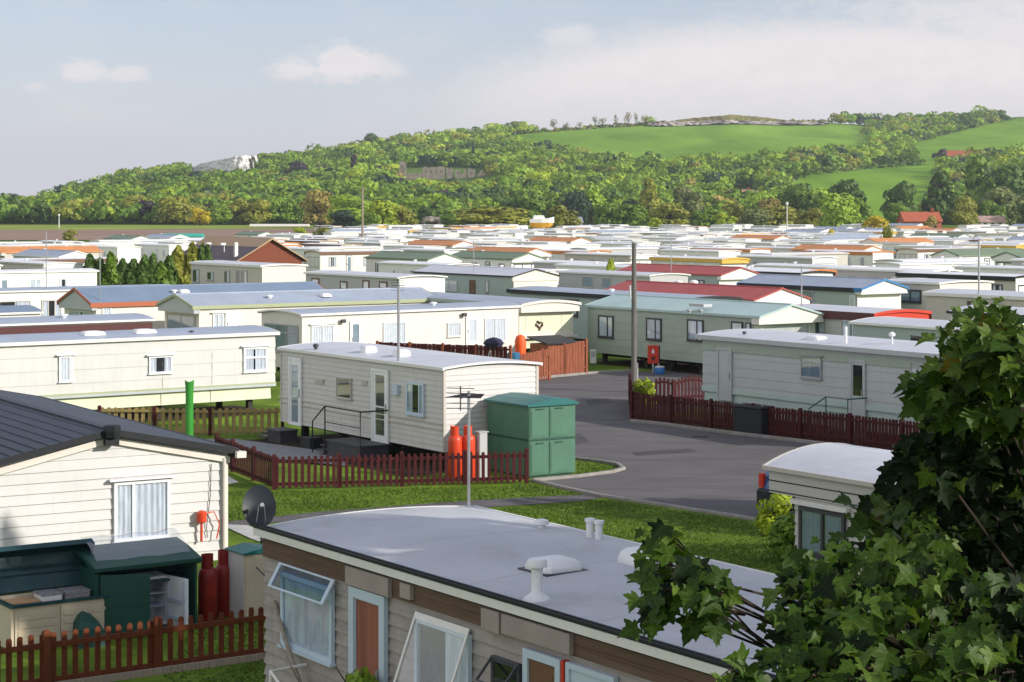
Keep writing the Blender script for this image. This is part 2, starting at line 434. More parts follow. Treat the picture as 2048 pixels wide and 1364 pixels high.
kerb('kerb', gp((1066, 963), (1154, 955), (1225, 946), (1247, 939.5), (1236, 931), (1200, 925), (1150, 919)), .13, .08)
kerb('kerb', gp((1262, 844), (1330, 851), (1450, 867), (1680, 894), (1760, 904)), .14, .1)
kerb('kerb', gp((1030, 769), (1085, 757), (1180, 748), (1262, 743)), .16, .1)
path = gp((1204, 996), (1160, 1003), (1060, 1010), (960, 1016), (850, 1022), (650, 1036), (400, 1060), (400, 1050), (640, 1024), (850, 1008), (960, 1000), (1060, 995), (1185, 989))
sheet('path', path, M_path, .012)
sheet('concrete_slab', gp((440, 1050), (496, 1052), (545, 1075), (560, 1100), (500, 1078)), M_slab, .02)
sheet('concrete_slab', gp((456, 953), (478, 966), (456, 970), (430, 965)), M_slab, .02)
sheet('decking', gp((300, 882), (470, 881), (700, 912), (690, 935), (560, 922), (470, 890)), M_deck, .05)
# ploughed field, grass strips and the hillside meadows
def drape(name, pts_px, mat, lift=.5, nu=60, nv=14, yd=None):
    """a sheet over the terrain; pts_px = lower and upper edge as lists (px, depth)"""
    lo, hi = pts_px
    V = []
    for i in range(nu + 1):
        t = i / nu
        a = np.interp(t, np.linspace(0, 1, len(lo)), [p[0] for p in lo]); ya = np.interp(t, np.linspace(0, 1, len(lo)), [p[1] for p in lo])
        b = np.interp(t, np.linspace(0, 1, len(hi)), [p[0] for p in hi]); yb = np.interp(t, np.linspace(0, 1, len(hi)), [p[1] for p in hi])
        for j in range(nv + 1):
            s = j / nv; px = a + (b - a) * s; y = ya + (yb - ya) * s; x = (px - 1024) * y / F
            V.append((x, y, tz(x, y) + lift))
    idx = np.arange((nu + 1) * (nv + 1)).reshape(nu + 1, nv + 1)
    q = np.stack([idx[:-1, :-1], idx[1:, :-1], idx[1:, 1:], idx[:-1, 1:]], -1).reshape(-1, 4)
    return tag(link(name, npmesh(name, np.array(V), 4, mat, smooth=True, loops=q)), kind='structure')
drape('ploughed_field', ([(-500, 480), (640, 480)], [(-500, 600), (200, 610), (640, 630)]), M_soil, .15)
drape('grass_strip', ([(-500, 602), (200, 612), (640, 632)], [(-500, 760), (640, 720)]), M_strip, .15)

def ground_py(px, y):
    x = (px - 1024) * y / F
    return HZ - F * (tz(x, y) - H) / y
def depth_at(px, py, lo=735, hi=None):
    """the depth at which the hillside shows at pixel row py"""
    hi = hi or float(np.interp(px, [0, 300, 900, 2048], [1250, 1400, 1600, 1800]))
    ysx = np.linspace(lo, hi, 160); x = (px - 1024) * ysx / F
    pys = HZ - F * (terrain(x, ysx) - H) / ysx
    k = np.where(pys <= py)[0]
    return float(ysx[k[0]]) if len(k) else hi
FIELDS = {
 'upper': ([(1000, 288), (1080, 310), (1200, 334), (1400, 341), (1560, 334), (1680, 320), (1745, 302)], [(1020, 271), (1080, 266), (1200, 257), (1310, 252), (1450, 243), (1640, 247), (1740, 255)]),
 'lower': ([(1560, 392), (1620, 410), (1700, 447), (1780, 452), (1840, 452), (1880, 420)], [(1560, 372), (1620, 350), (1700, 341), (1780, 334), (1840, 331), (1880, 331)]),
 'right': ([(1760, 330), (1850, 332), (1950, 328), (2048, 314), (2200, 306)], [(1820, 290), (1880, 274), (1950, 256), (2048, 237), (2200, 222)]),
}
for nm, (lo, hi) in FIELDS.items():
    drape('meadow', ([(p[0], depth_at(*p)) for p in lo], [(p[0], depth_at(*p)) for p in hi]), M_field, .6, nu=70, nv=24)
def in_field(px, py):
    for lo, hi in FIELDS.values():
        a, b = max(lo[0][0], hi[0][0]), min(lo[-1][0], hi[-1][0])
        if a < px < b:
            yl = np.interp(px, [p[0] for p in lo], [p[1] for p in lo]); yh = np.interp(px, [p[0] for p in hi], [p[1] for p in hi])
            if yh + 1 < py < yl: return True
    return False
# ------------------------------------------------------------------ woods and trees
def leaf_quads(Cn, Nn, size, r, jitter=.75, aspect=1.0):
    """irregular leaf-clump quads at centres Cn facing roughly Nn"""
    n = len(Cn)
    N_ = Nn + r.normal(size=(n, 3)) * jitter * .6
    N_ /= np.linalg.norm(N_, axis=1, keepdims=True) + 1e-9
    t = r.normal(size=(n, 3)); t -= (t * N_).sum(1, keepdims=True) * N_; t /= np.linalg.norm(t, axis=1, keepdims=True) + 1e-9
    b = np.cross(N_, t)
    s = size * r.uniform(.6, 1.35, n)
    V = np.empty((n, 4, 3))
    for k, (a, c) in enumerate([(-1, -.55), (.35, -1), (1, .5), (-.4, 1)]):
        ja = a + r.uniform(-.3, .3, n); jc = c + r.uniform(-.3, .3, n)
        V[:, k] = Cn + t * (ja * s * aspect)[:, None] + b * (jc * s)[:, None]
    return V.reshape(-1, 3)
def crown_pts(n, r, lobes=9, shape='dome', low=.12):
    """points and outward normals on the lobes of a crown inside x,y in +-0.5, z 0..1"""
    cs, rs = [], []
    for k in range(lobes):
        if shape == 'dome':
            a = r.uniform(0, 6.283); z = r.uniform(low + .14, .80); rad = .30 * math.sqrt(max(0.05, 1 - abs(z - .42) / .62)) * r.uniform(.5, 1.1)
            cs.append((rad * math.cos(a), rad * math.sin(a), z)); rs.append(r.uniform(.14, .23))
        elif shape == 'tall':
            a = r.uniform(0, 6.283); z = r.uniform(low + .1, .86); rad = .26 * r.uniform(.3, 1) * (1.1 - z)
            cs.append((rad * math.cos(a), rad * math.sin(a), z)); rs.append(.22 * (1.12 - z * .8))
    cs = np.array(cs); rs = np.array(rs)
    k = r.choice(len(cs), n, p=rs ** 2 / (rs ** 2).sum())
    d = r.normal(size=(n, 3)); d[:, 2] = d[:, 2] * .9 + .15
    d /= np.linalg.norm(d, axis=1, keepdims=True)
    rad = rs[k] * (1 - .38 * r.random(n) ** 2.2)
    P = cs[k] + d * rad[:, None] * np.array([1, 1, .82])
    # drop what lies deep inside another lobe
    dist = np.linalg.norm((P[:, None, :] - cs[None]) / np.array([1, 1, .82]), axis=2) / rs[None]
    dist[np.arange(n), k] = 9
    keep = (dist.min(1) > .72) & (P[:, 2] > low - .04)
    return P[keep], d[keep]

PAL0 = {'bright': (.105, .165, .026), 'mid': (.068, .118, .024), 'dark': (.036, .068, .022), 'olive': (.115, .125, .032), 'deep': (.026, .052, .026),
       'lime': (.15, .195, .024), 'gold': (.23, .19, .018), 'copper': (.042, .034, .036), 'tan': (.135, .115, .055), 'blossom': (.36, .32, .27), 'grey': (.085, .105, .06)}
PAL = {k: tuple(c * ((2.45, 2.35, 1.3)[i] if k not in ('deep', 'copper', 'blossom') else 1.5) for i, c in enumerate(v)) for k, v in PAL0.items()}
M_wood = leafmat('woodland_foliage', (0, 0, 0), (0, 0, 0), trans=.3, attr='tint')
M_bark = pm('bark', (.045, .036, .028), rough=.95, var=.35, scale=8, spec=.05)
M_bark_pale = pm('weathered_wood', (.30, .25, .20), rough=.9, var=.3, scale=6, spec=.1, stretch=(6, 6, .6))

def wood_mass():
    r = np.random.default_rng(5)
    temps = []
    for k in range(8):
        P, d = crown_pts(235, r, lobes=8, low=.2)
        temps.append((P, d))
    spots = []
    # along the slope: a jittered lattice of crowns, thinner where the meadows lie
    y = 742.0
    while y < 1830:
        step = 8.0 + (y - 740) * .0052
        half = y * .30 + 10
        x = -half
        while x < half:
            xx = x + r.uniform(-.4, .4) * step; yy = y + r.uniform(-.4, .4) * step
            px = 1024 + F * xx / yy; gpy = ground_py(px, yy)
            x += step
            if in_field(px, gpy): continue
            top = np.interp(px, [0, 300, 900, 2048], [1250, 1400, 1600, 1800])
            if yy > top + 30: continue
            if px < 330 and yy < 880 and r.random() < .0: continue
            if 374 < px < 524 and 312 < gpy < 369: continue          # the chalk face
            if 1030 < px < 1300 and gpy < 268: continue               # the thin hedge of bare trees on the brow
            if 1300 < px < 1670 and gpy < 251: continue               # the quarry rim
            if 795 < px < 980 and 337 < gpy < 377: continue           # around the ruin
            if 1885 < px < 1950 and 308 < gpy < 343: continue
            if 1448 < px < 1520 and 380 < gpy < 418: continue
            if px > 1990 and gpy < 242: continue
            spots.append((xx, yy, step, px, gpy))
        y += step * .92
    Vs, Cs = [], []
    names = ['bright', 'mid', 'dark', 'olive', 'deep', 'lime', 'copper', 'tan', 'grey']
    for (x, y, step, px, gpy) in spots:
        P, d = temps[r.integers(8)]
        h = r.uniform(7.5, 12.5) * (1.1 if y > 1000 else 1); w = step * r.uniform(1.1, 1.75)
        if r.random() < .12: h *= 1.25; w *= 1.45
        if 770 < px < 1000 and 358 < gpy < 392: h *= .5
        n = len(P); sub = r.permutation(n)[: int(n * r.uniform(.75, 1))]
        a = r.uniform(0, 6.283); ca, sa = math.cos(a), math.sin(a)
        S = P[sub] * np.array([w, w, h]); D = d[sub]
        S = np.stack([S[:, 0] * ca - S[:, 1] * sa, S[:, 0] * sa + S[:, 1] * ca, S[:, 2]], 1); D = np.stack([D[:, 0] * ca - D[:, 1] * sa, D[:, 0] * sa + D[:, 1] * ca, D[:, 2]], 1)
        S += np.array([x, y, tz(x, y) - h * .12])
        Vs.append(leaf_quads(S, D, .58 + step * .027, r, .38))
        big = math.sin(x * .016 + 2) * math.sin(y * .013 + x * .005)
        p = np.array([.34, .34, .12, .06, .05, .06 + .03 * max(0, big), .008, .010, .012]) * np.array([1 + big * .7, 1, 1 - big * .6, 1, 1 - big * .5, 1 + big, 1, 1, 1])
        p = np.clip(p, 0, None); p /= p.sum()
        c = np.array(PAL[names[r.choice(9, p=p)]]) * r.uniform(.80, 1.2)
        if px < 700: c = c * np.array([.85, .88, .98])  # left slope bluer: the air's haze put into the leaf colour
        Cs.append(np.repeat(np.repeat(c[None], len(sub), 0) * r.uniform(.93, 1.07, (len(sub), 1)), 4, 0))
    me = npmesh('woodland', np.concatenate(Vs), 4, M_wood, colors=np.concatenate(Cs))
    o = link('woodland', me); tag(o, 'mixed green woodland covering the slopes of the long hill', 'woodland', kind='stuff')
    print('wood trees', len(spots), 'quads', len(me.polygons))
wood_mass()

def hedges():
    """low hedges and scrub that edge the meadows and the brow"""
    r = np.random.default_rng(9); Vs, Cs = [], []
    def run(pts, h, w, dens, cols):
        for (a, b) in zip(pts[:-1], pts[1:]):
            n = int(abs(b[0] - a[0]) * dens) + 2
            for k in range(n):
                t = (k + r.random()) / n
                px = a[0] + (b[0] - a[0]) * t; py = a[1] + (b[1] - a[1]) * t
                y = depth_at(px, py) + r.uniform(-3, 3); x = (px - 1024) * y / F
                P, d = crown_pts(70, r, lobes=4, low=.1)
                hh = h * r.uniform(.6, 1.3); ww = w * r.uniform(.7, 1.3)
                S = P * np.array([ww, ww, hh]) + np.array([x, y, tz(x, y) - hh * .1])
                Vs.append(leaf_quads(S, d, .55, r, .7))
                c = np.array(PAL[cols[r.integers(len(cols))]]) * r.uniform(.8, 1.25)
                Cs.append(np.repeat(c[None], len(P) * 4, 0))
    run([(1010, 272), (1080, 267), (1200, 258), (1300, 252)], 4.5, 6, .28, ['mid', 'dark', 'olive', 'grey', 'tan'])
    run([(1320, 246), (1400, 242), (1480, 236), (1560, 240), (1660, 246)], 4, 7, .3, ['olive', 'tan', 'dark', 'lime', 'grey'])
    run([(1560, 372), (1620, 352), (1700, 343), (1780, 336), (1850, 332)], 4, 7, .2, ['dark', 'mid', 'grey'])
    run([(1560, 395), (1640, 418), (1700, 448)], 5, 8, .2, ['mid', 'olive', 'dark'])
    run([(1750, 262), (1820, 290), (1900, 268), (1990, 246)], 7, 8, .2, ['mid', 'dark', 'grey'])
    run([(1300, 251), (1500, 245), (1660, 248)], 2.2, 5, .12, ['dark', 'grey'])
    me = npmesh('hedgerow', np.concatenate(Vs), 4, M_wood, colors=np.concatenate(Cs))
    tag(link('hedgerow', me), 'scrubby hedgerows edging the bright green hillside meadows', 'hedgerow', kind='stuff')
hedges()

# --- single trees -----------------------------------------------------------------
LM = {k: leafmat('foliage_' + k, tuple(c * .62 for c in v), tuple(min(1, c * 1.28) for c in v), trans=.25) for k, v in PAL.items()}
CROWNS = {}
def crown_mesh(kind, i, dense=1.0):
    key = (kind, i)
    if key in CROWNS: return CROWNS[key]
    r = np.random.default_rng(100 + i * 7 + len(kind))
    if kind == 'cone':
        n = 900; z = r.random(n) ** 1.25; a = r.uniform(0, 6.283, n)
        rad = .42 * (1 - z) ** .7 * (.78 + .22 * np.sin(a * 3 + z * 9)) * (1 - .25 * r.random(n) ** 2) + .02
        P = np.stack([rad * np.cos(a), rad * np.sin(a), .03 + z * .96], 1)
        D = np.stack([np.cos(a), np.sin(a), .5 + 0 * a], 1)
        V = leaf_quads(P, D, .055, r, .8)
    elif kind == 'bush':
        P, D = crown_pts(1700, r, lobes=18, low=-.06); V = leaf_quads(P, D, .038, r, .55)
    elif kind == 'tall':
        P, D = crown_pts(1500, r, lobes=16, shape='tall', low=.14); V = leaf_quads(P, D, .042, r, .8)
    elif kind == 'thin':
        P, D = crown_pts(260, r, lobes=9, low=.25); V = leaf_quads(P, D, .03, r, .9)
    else:
        P, D = crown_pts(2400, r, lobes=20, low=.04); V = leaf_quads(P, D, .034, r, .5)
    me = npmesh('crown', V, 4, LM['mid'])
    CROWNS[key] = me
    return me
TRUNKS = {}
def trunk_mesh(i, kind):
    if (i, kind) in TRUNKS: return TRUNKS[(i, kind)]
    r = random.Random(i); mb = MB()
    mb.tube([(0, 0, -.03), (.01, 0, .2), (r.uniform(-.03, .03), r.uniform(-.03, .03), .5), (0, 0, .75)], .035, 7, r1=.012)
    for k in range(7 if kind != 'thin' else 14):
        a = r.uniform(0, 6.28); z = r.uniform(.2, .6)
        e = (.33 * math.cos(a), .33 * math.sin(a), z + r.uniform(.15, .33))
        mb.tube([(0, 0, z), (e[0] * .5, e[1] * .5, z + (e[2] - z) * .6), e], .014, 5, r1=.004)
    me_o = mb.build('trunk', M_bark); me = me_o.data; bpy.data.objects.remove(me_o)
    TRUNKS[(i, kind)] = me
    return me
def tree(name, x, y, w, h, colour, kind, seed, label, cat, group=None, z=None, trunk=True):
    z = tz(x, y) if z is None else z
    o = empty(name, (x, y, z), rnd.uniform(0, 6.28), label, cat, group)
    c = link('crown', crown_mesh(kind, seed % 4), o)
    c.material_slots[0].link = 'OBJECT'; c.material_slots[0].material = LM[colour]
    c.scale = (w, w * rnd.uniform(.9, 1.1), h)
    if trunk:
        t = link('trunk', trunk_mesh(seed % 4, kind), o); t.scale = (w * .9, w * .9, h)
    return o
def ptree(name, px, ytop, w_px, Y, colour, kind, seed, label, cat, group=None, z=None, trunk=True):
    x = (px - 1024) * Y / F
    z = tz(x, Y) if z is None else z
    h = H - (ytop - HZ) * Y / F - z
    return tree(name, x, Y, w_px * Y / F * 1.12, max(h, .5) * 1.04, colour, kind, seed, label, cat, group, z, trunk)

# (centre px, top px, width px, depth, colour, crown kind, label)
EDGE = [
 (30, 402, 70, 860, 'dark', 'dome', None), (82, 398, 60, 900, 'mid', 'dome', None), (128, 400, 60, 850, 'dark', 'dome', None), (172, 412, 50, 830, 'grey', 'dome', None),
 (215, 408, 60, 800, 'mid', 'dome', None), (262, 404, 52, 790, 'tan', 'dome', None), (300, 402, 60, 760, 'dark', 'dome', None),
 (345, 390, 90, 735, 'olive', 'dome', 'olive green round tree at the left end of the field edge trees'),
 (400, 415, 44, 700, 'gold', 'dome', 'small golden yellow tree at the far edge of the field'),
 (392, 400, 60, 745, 'olive', 'dome', None), (440, 405, 56, 725, 'bright', 'dome', None), (475, 396, 62, 735, 'olive', 'dome', None), (515, 398, 66, 730, 'olive', 'dome', None), (560, 388, 72, 735, 'mid', 'dome', None),
 (603, 392, 58, 740, 'mid', 'dome', None), (640, 378, 78, 700, 'tan', 'dome', 'broad tan green tree left of the tall bare pole'),
 (700, 388, 110, 640, 'bright', 'dome', 'big bright green tree behind the tall bare pole'),
 (682, 415, 62, 600, 'deep', 'dome', 'dark green round tree low beside the tall bare pole'),
 (765, 396, 84, 590, 'lime', 'dome', 'yellow green tree just right of the tall bare pole'),
 (805, 410, 56, 610, 'olive', 'dome', 'rounded olive tree right of the yellow green tree'),
 (742, 425, 50, 560, 'mid', 'bush', None),
 (980, 406, 168, 590, 'olive', 'bush', 'very wide olive green domed tree at the park edge'),
 (910, 424, 80, 620, 'mid', 'bush', None), (870, 432, 60, 640, 'blossom', 'bush', 'pale pink blossoming bush at the wood edge'),
 (1128, 410, 78, 590, 'olive', 'bush', 'smooth rounded olive tree beside the yellow hulled boat'),
 (1060, 378, 90, 735, 'mid', 'dome', None), (1185, 365, 96, 735, 'bright', 'tall', None), (1150, 380, 62, 730, 'deep', 'dome', None), (1215, 405, 60, 640, 'mid', 'dome', None),
 (1258, 402, 76, 640, 'mid', 'dome', None), (1300, 350, 72, 735, 'olive', 'tall', 'tall olive tree rising from the wood edge at centre'), (1340, 405, 80, 650, 'olive', 'dome', None), (1375, 370, 70, 735, 'grey', 'dome', None),
 (1420, 412, 80, 620, 'mid', 'dome', None), (1465, 400, 60, 680, 'olive', 'dome', None), (1505, 416, 76, 620, 'grey', 'dome', None), (1450, 424, 46, 590, 'lime', 'bush', None),
 (1555, 405, 90, 640, 'olive', 'dome', None), (1590, 365, 92, 735, 'mid', 'dome', None), (1535, 395, 66, 700, 'tan', 'dome', None), (1620, 415, 70, 600, 'olive', 'dome', None),
 (1690, 348, 84, 730, 'dark', 'dome', 'round dark green tree standing before the lower meadow'),
 (1678, 380, 100, 580, 'bright', 'dome', 'bright green full tree before the dark round tree'),
 (1720, 395, 60, 610, 'mid', 'dome', None),
 (1800, 362, 76, 720, 'dark', 'dome', 'dark green tree in front of the lower meadow right side'),
 (1795, 400, 56, 640, 'mid', 'dome', None),
 (1752, 428, 58, 545, 'gold', 'bush', 'bright yellow flowering bush behind the last caravans'),
 (1880, 332, 92, 735, 'dark', 'tall', 'tall dark tree above the red brick house'), (1925, 392, 66, 600, 'olive', 'dome', 'olive green tree right of the red brick house'),
 (1955, 305, 110, 740, 'mid', 'tall', None), (2030, 318, 120, 735, 'dark', 'dome', None), (2005, 372, 96, 660, 'grey', 'dome', None), (1985, 400, 60, 630, 'mid', 'dome', None), (2062, 392, 80, 600, 'dark', 'dome', None),
 (650, 452, 60, 470, 'olive', 'bush', 'low olive bush between the field and the caravans'), (140, 458, 34, 480, 'olive', 'bush', 'ragged olive bush beside the ploughed field'),
 (600, 455, 40, 480, 'lime', 'bush', None), (700, 455, 46, 480, 'tan', 'bush', None), (1310, 432, 36, 560, 'lime', 'bush', None), (1860, 430, 30, 520, 'tan', 'bush', None),
]
EDGE_AUTO = {}
for i, (px, yt, w, Y, c, k, lab) in enumerate(EDGE):
    o = ptree('bush' if k == 'bush' else 'broadleaf_tree', px, yt, w, Y, c, k, i, lab, 'bush' if k == 'bush' else 'tree', 'trees and bushes along the wood edge')
    if lab is None: EDGE_AUTO.setdefault((c, k), []).append((px, o))
CN = {'dark': 'dark green', 'mid': 'mid green', 'grey': 'grey green', 'tan': 'brownish green', 'olive': 'olive green', 'bright': 'bright green', 'deep': 'deep green', 'lime': 'yellow green', 'gold': 'yellow', 'blossom': 'blossoming', 'copper': 'copper'}
for (c, k), l in EDGE_AUTO.items():
    l.sort(key=lambda t: t[0])
    kn = {'dome': 'round trees', 'tall': 'tall trees', 'bush': 'bushes'}[k]
    for i, (px, o) in enumerate(l):
        o['label'] = f"{ordw(i)} from the left of the {CN[c]} {kn} along the wood edge" if len(l) > 1 else f"{CN[c]} {kn[:-1] if k != 'bush' else 'bush'} standing alone of its colour along the wood edge"
# copper beeches and dark conifers standing out of the wood
for i, (px, py, w, h, c, k, lab) in enumerate([(590, 372, 62, 15, 'copper', 'dome', 'wide copper coloured tree in the wood left of the ruin'), (708, 362, 38, 17, 'copper', 'tall', 'pointed copper tree in the wood left of the ruin'), (752, 368, 32, 12, 'copper', 'bush', 'small round copper tree nearest the ruin tower'),
        (946, 335, 12, 17, 'deep', 'cone', 'slim dark conifer behind the ruined walls'), (738, 298, 42, 15, 'dark', 'dome', 'clump of dark trees standing above the skyline left of centre')]):
    y = depth_at(px, py); x = (px - 1024) * y / F
    tree('broadleaf_tree' if k != 'cone' else 'conifer', x, y, w * y / F * 1.1, h, c, k, i, lab, 'tree')
# the bare hedge trees along the brow
for i, (px, h, w) in enumerate([(1108, 13, 24), (1132, 9, 20), (1160, 8, 18), (1190, 14, 16), (1205, 11, 24), (1232, 15, 12), (1256, 15, 20), (1272, 15, 14), (1290, 12, 22)]):
    y = depth_at(px, float(np.interp(px, [1080, 1200, 1310], [268, 259, 254]))); x = (px - 1024) * y / F
    tree('hedge_tree', x, y, w * y / F, h, 'grey' if i % 2 else 'tan', 'thin', i, f"{ordw(i)} from the left of the thin sparse trees lined along the brow", 'tree', 'sparse trees along the brow')
# conifers in the park
for i, (px, yt, w) in enumerate([(180, 513, 22), (200, 520, 20), (222, 510, 24), (246, 522, 20), (268, 522, 22), (290, 516, 22), (306, 512, 18), (322, 527, 22), (338, 515, 18), (357, 497, 26), (385, 491, 24), (404, 492, 14), (415, 494, 14)]):
    ptree('conifer', px, yt, w * 3.0, 168 - (8 if px < 330 else 0) + (12 if px > 350 else 0), ('olive' if i in (9, 10) else 'mid' if i in (2, 7) else 'dark'), 'cone', i,
          f"{ordw(i)} conifer from the left in the row before the clubhouse", 'conifer', 'row of conifers left of the clubhouse', trunk=False)
# ------------------------------------------------------------------ caravans
def paint(name, col, streak=.18, var=.05, rough=.5): return pm(name, col, rough=rough, var=var, scale=1.2, spec=.3, streak=streak)
P_white = paint('paint_white', (.74, .73, .70)); P_cream = paint('paint_cream', (.69, .675, .625)); P_ivory = paint('paint_ivory', (.70, .66, .59))
P_pink = paint('paint_pinkish_cream', (.66, .63, .59)); P_grey = paint('paint_grey', (.45, .45, .45)); P_stone = paint('paint_stone', (.52, .49, .44))
P_sage = paint('paint_sage', (.33, .40, .34)); P_mist = paint('paint_misty_green', (.44, .47, .475)); P_mint = paint('paint_mint_skirt', (.42, .53, .49)); P_aqua = paint('paint_grey_green', (.34, .41, .40))
P_greencream = paint('paint_green_cream', (.66, .69, .50)); P_clad = pm('weathered_cladding', (.33, .30, .28), rough=.75, var=.18, scale=2.5, spec=.2, streak=.35, stretch=(1, 1, 3))
P_blue = paint('paint_blue_trim', (.05, .19, .42)); P_black = paint('paint_black', (.018, .02, .024)); P_maroon = paint('paint_maroon', (.085, .025, .025)); P_red = paint('paint_red', (.55, .045, .02))
P_orange = paint('paint_orange', (.58, .20, .045)); P_rust = paint('paint_rust', (.40, .115, .05)); P_brown = paint('paint_brown', (.16, .085, .05)); P_tan = paint('paint_tan', (.40, .27, .15)); P_yellow = paint('paint_yellow', (.66, .42, .08))
P_green = paint('paint_green', (.16, .21, .13)); P_greentrim = paint('paint_green_trim', (.36, .40, .24))
R_white = pm('roof_white', (.56, .58, .625), rough=.45, var=.09, scale=.8, spec=.35, streak=.10, blotch=.25, bump=.05, bscale=2)
R_grey = pm('roof_grey', (.33, .38, .46), rough=.45, var=.10, scale=.8, spec=.4, streak=.12)
R_blue = pm('roof_slate_blue', (.17, .23, .32), rough=.45, var=.10, scale=.8, spec=.4, streak=.1)
R_mint = pm('roof_mint', (.40, .53, .51), rough=.5, var=.08, scale=.8, spec=.3, streak=.12)
R_red = pm('roof_red', (.40, .085, .075), rough=.55, var=.12, scale=.9, spec=.3, streak=.12)
R_green = pm('roof_green', (.17, .23, .15), rough=.55, var=.12, scale=.9, spec=.3, streak=.12)
R_orange = pm('roof_orange', (.58, .25, .10), rough=.6, var=.15, scale=.9, spec=.25, streak=.12)
R_tile = pm('roof_dark_tile', (.020, .025, .038), rough=.5, var=.3, scale=3, spec=.45, bump=.3, bscale=8)
R_purple = pm('roof_purple_slate', (.12, .10, .115), rough=.7, var=.2, scale=1.5, spec=.2)
R_pale = pm('roof_pale_grey', (.50, .51, .535), rough=.5, blotch=.5, var=.13, scale=.45, spec=.4, streak=.16, bump=.06, bscale=1.2)
M_dark = pm('dark_interior', (.02, .021, .024), rough=.9, var=.2, scale=2, spec=.05)
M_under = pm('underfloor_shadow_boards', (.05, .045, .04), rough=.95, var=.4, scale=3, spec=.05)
M_steel = pm('galvanised_steel', (.42, .43, .45), rough=.4, var=.12, scale=6, metal=.6)
M_tyre = pm('tyre_rubber', (.022, .022, .023), rough=.9, var=.2, scale=9, spec=.15)
M_upvc = paint('upvc_white', (.78, .79, .80), streak=.06, rough=.35)
M_upvcblue = paint('upvc_pale_blue', (.50, .60, .70), streak=.08, rough=.4)
M_alu = pm('aluminium_frame', (.35, .36, .37), rough=.45, var=.1, scale=5, metal=.3)
M_wframe = pm('dark_window_frame', (.05, .05, .06), rough=.5, var=.2, scale=5)
M_curt = pm('curtain_white', (.80, .81, .83), rough=.9, var=.07, scale=5, spec=.1)
M_net = pm('net_curtain', (.72, .74, .78), rough=.9, var=.22, scale=4, spec=.1, stretch=(3, 3, .5))
M_curtblue = pm('curtain_dusty_blue', (.30, .36, .42), rough=.9, var=.15, scale=4, spec=.1)
M_glass = glassmat('window_glass', (.92, .94, .96), .07)
M_glassd = glassmat('window_glass_sky', (.88, .92, .95), .10)
M_brownglass = pm('brown_door_panel', (.25, .085, .06), rough=.4, var=.3, scale=1.2, spec=.5, stretch=(6, 6, .4))
HEAD = {'A': (Vector((-math.sin(R(34)), math.cos(R(34)), 0)), Vector((math.cos(R(34)), math.sin(R(34)), 0))),
        'B': (Vector((math.sin(R(54)), math.cos(R(54)), 0)), Vector((-math.cos(R(54)), math.sin(R(54)), 0)))}
def dirs(kind, deg=None):
    """unit vectors along the long axis (away from the near corner) and across the body"""
    if deg is None: return HEAD[kind]
    a = Vector((math.sin(R(deg)), math.cos(R(deg)), 0))
    w = Vector((a.y, -a.x, 0)) if kind == 'A' else Vector((-a.y, a.x, 0))
    return a, w

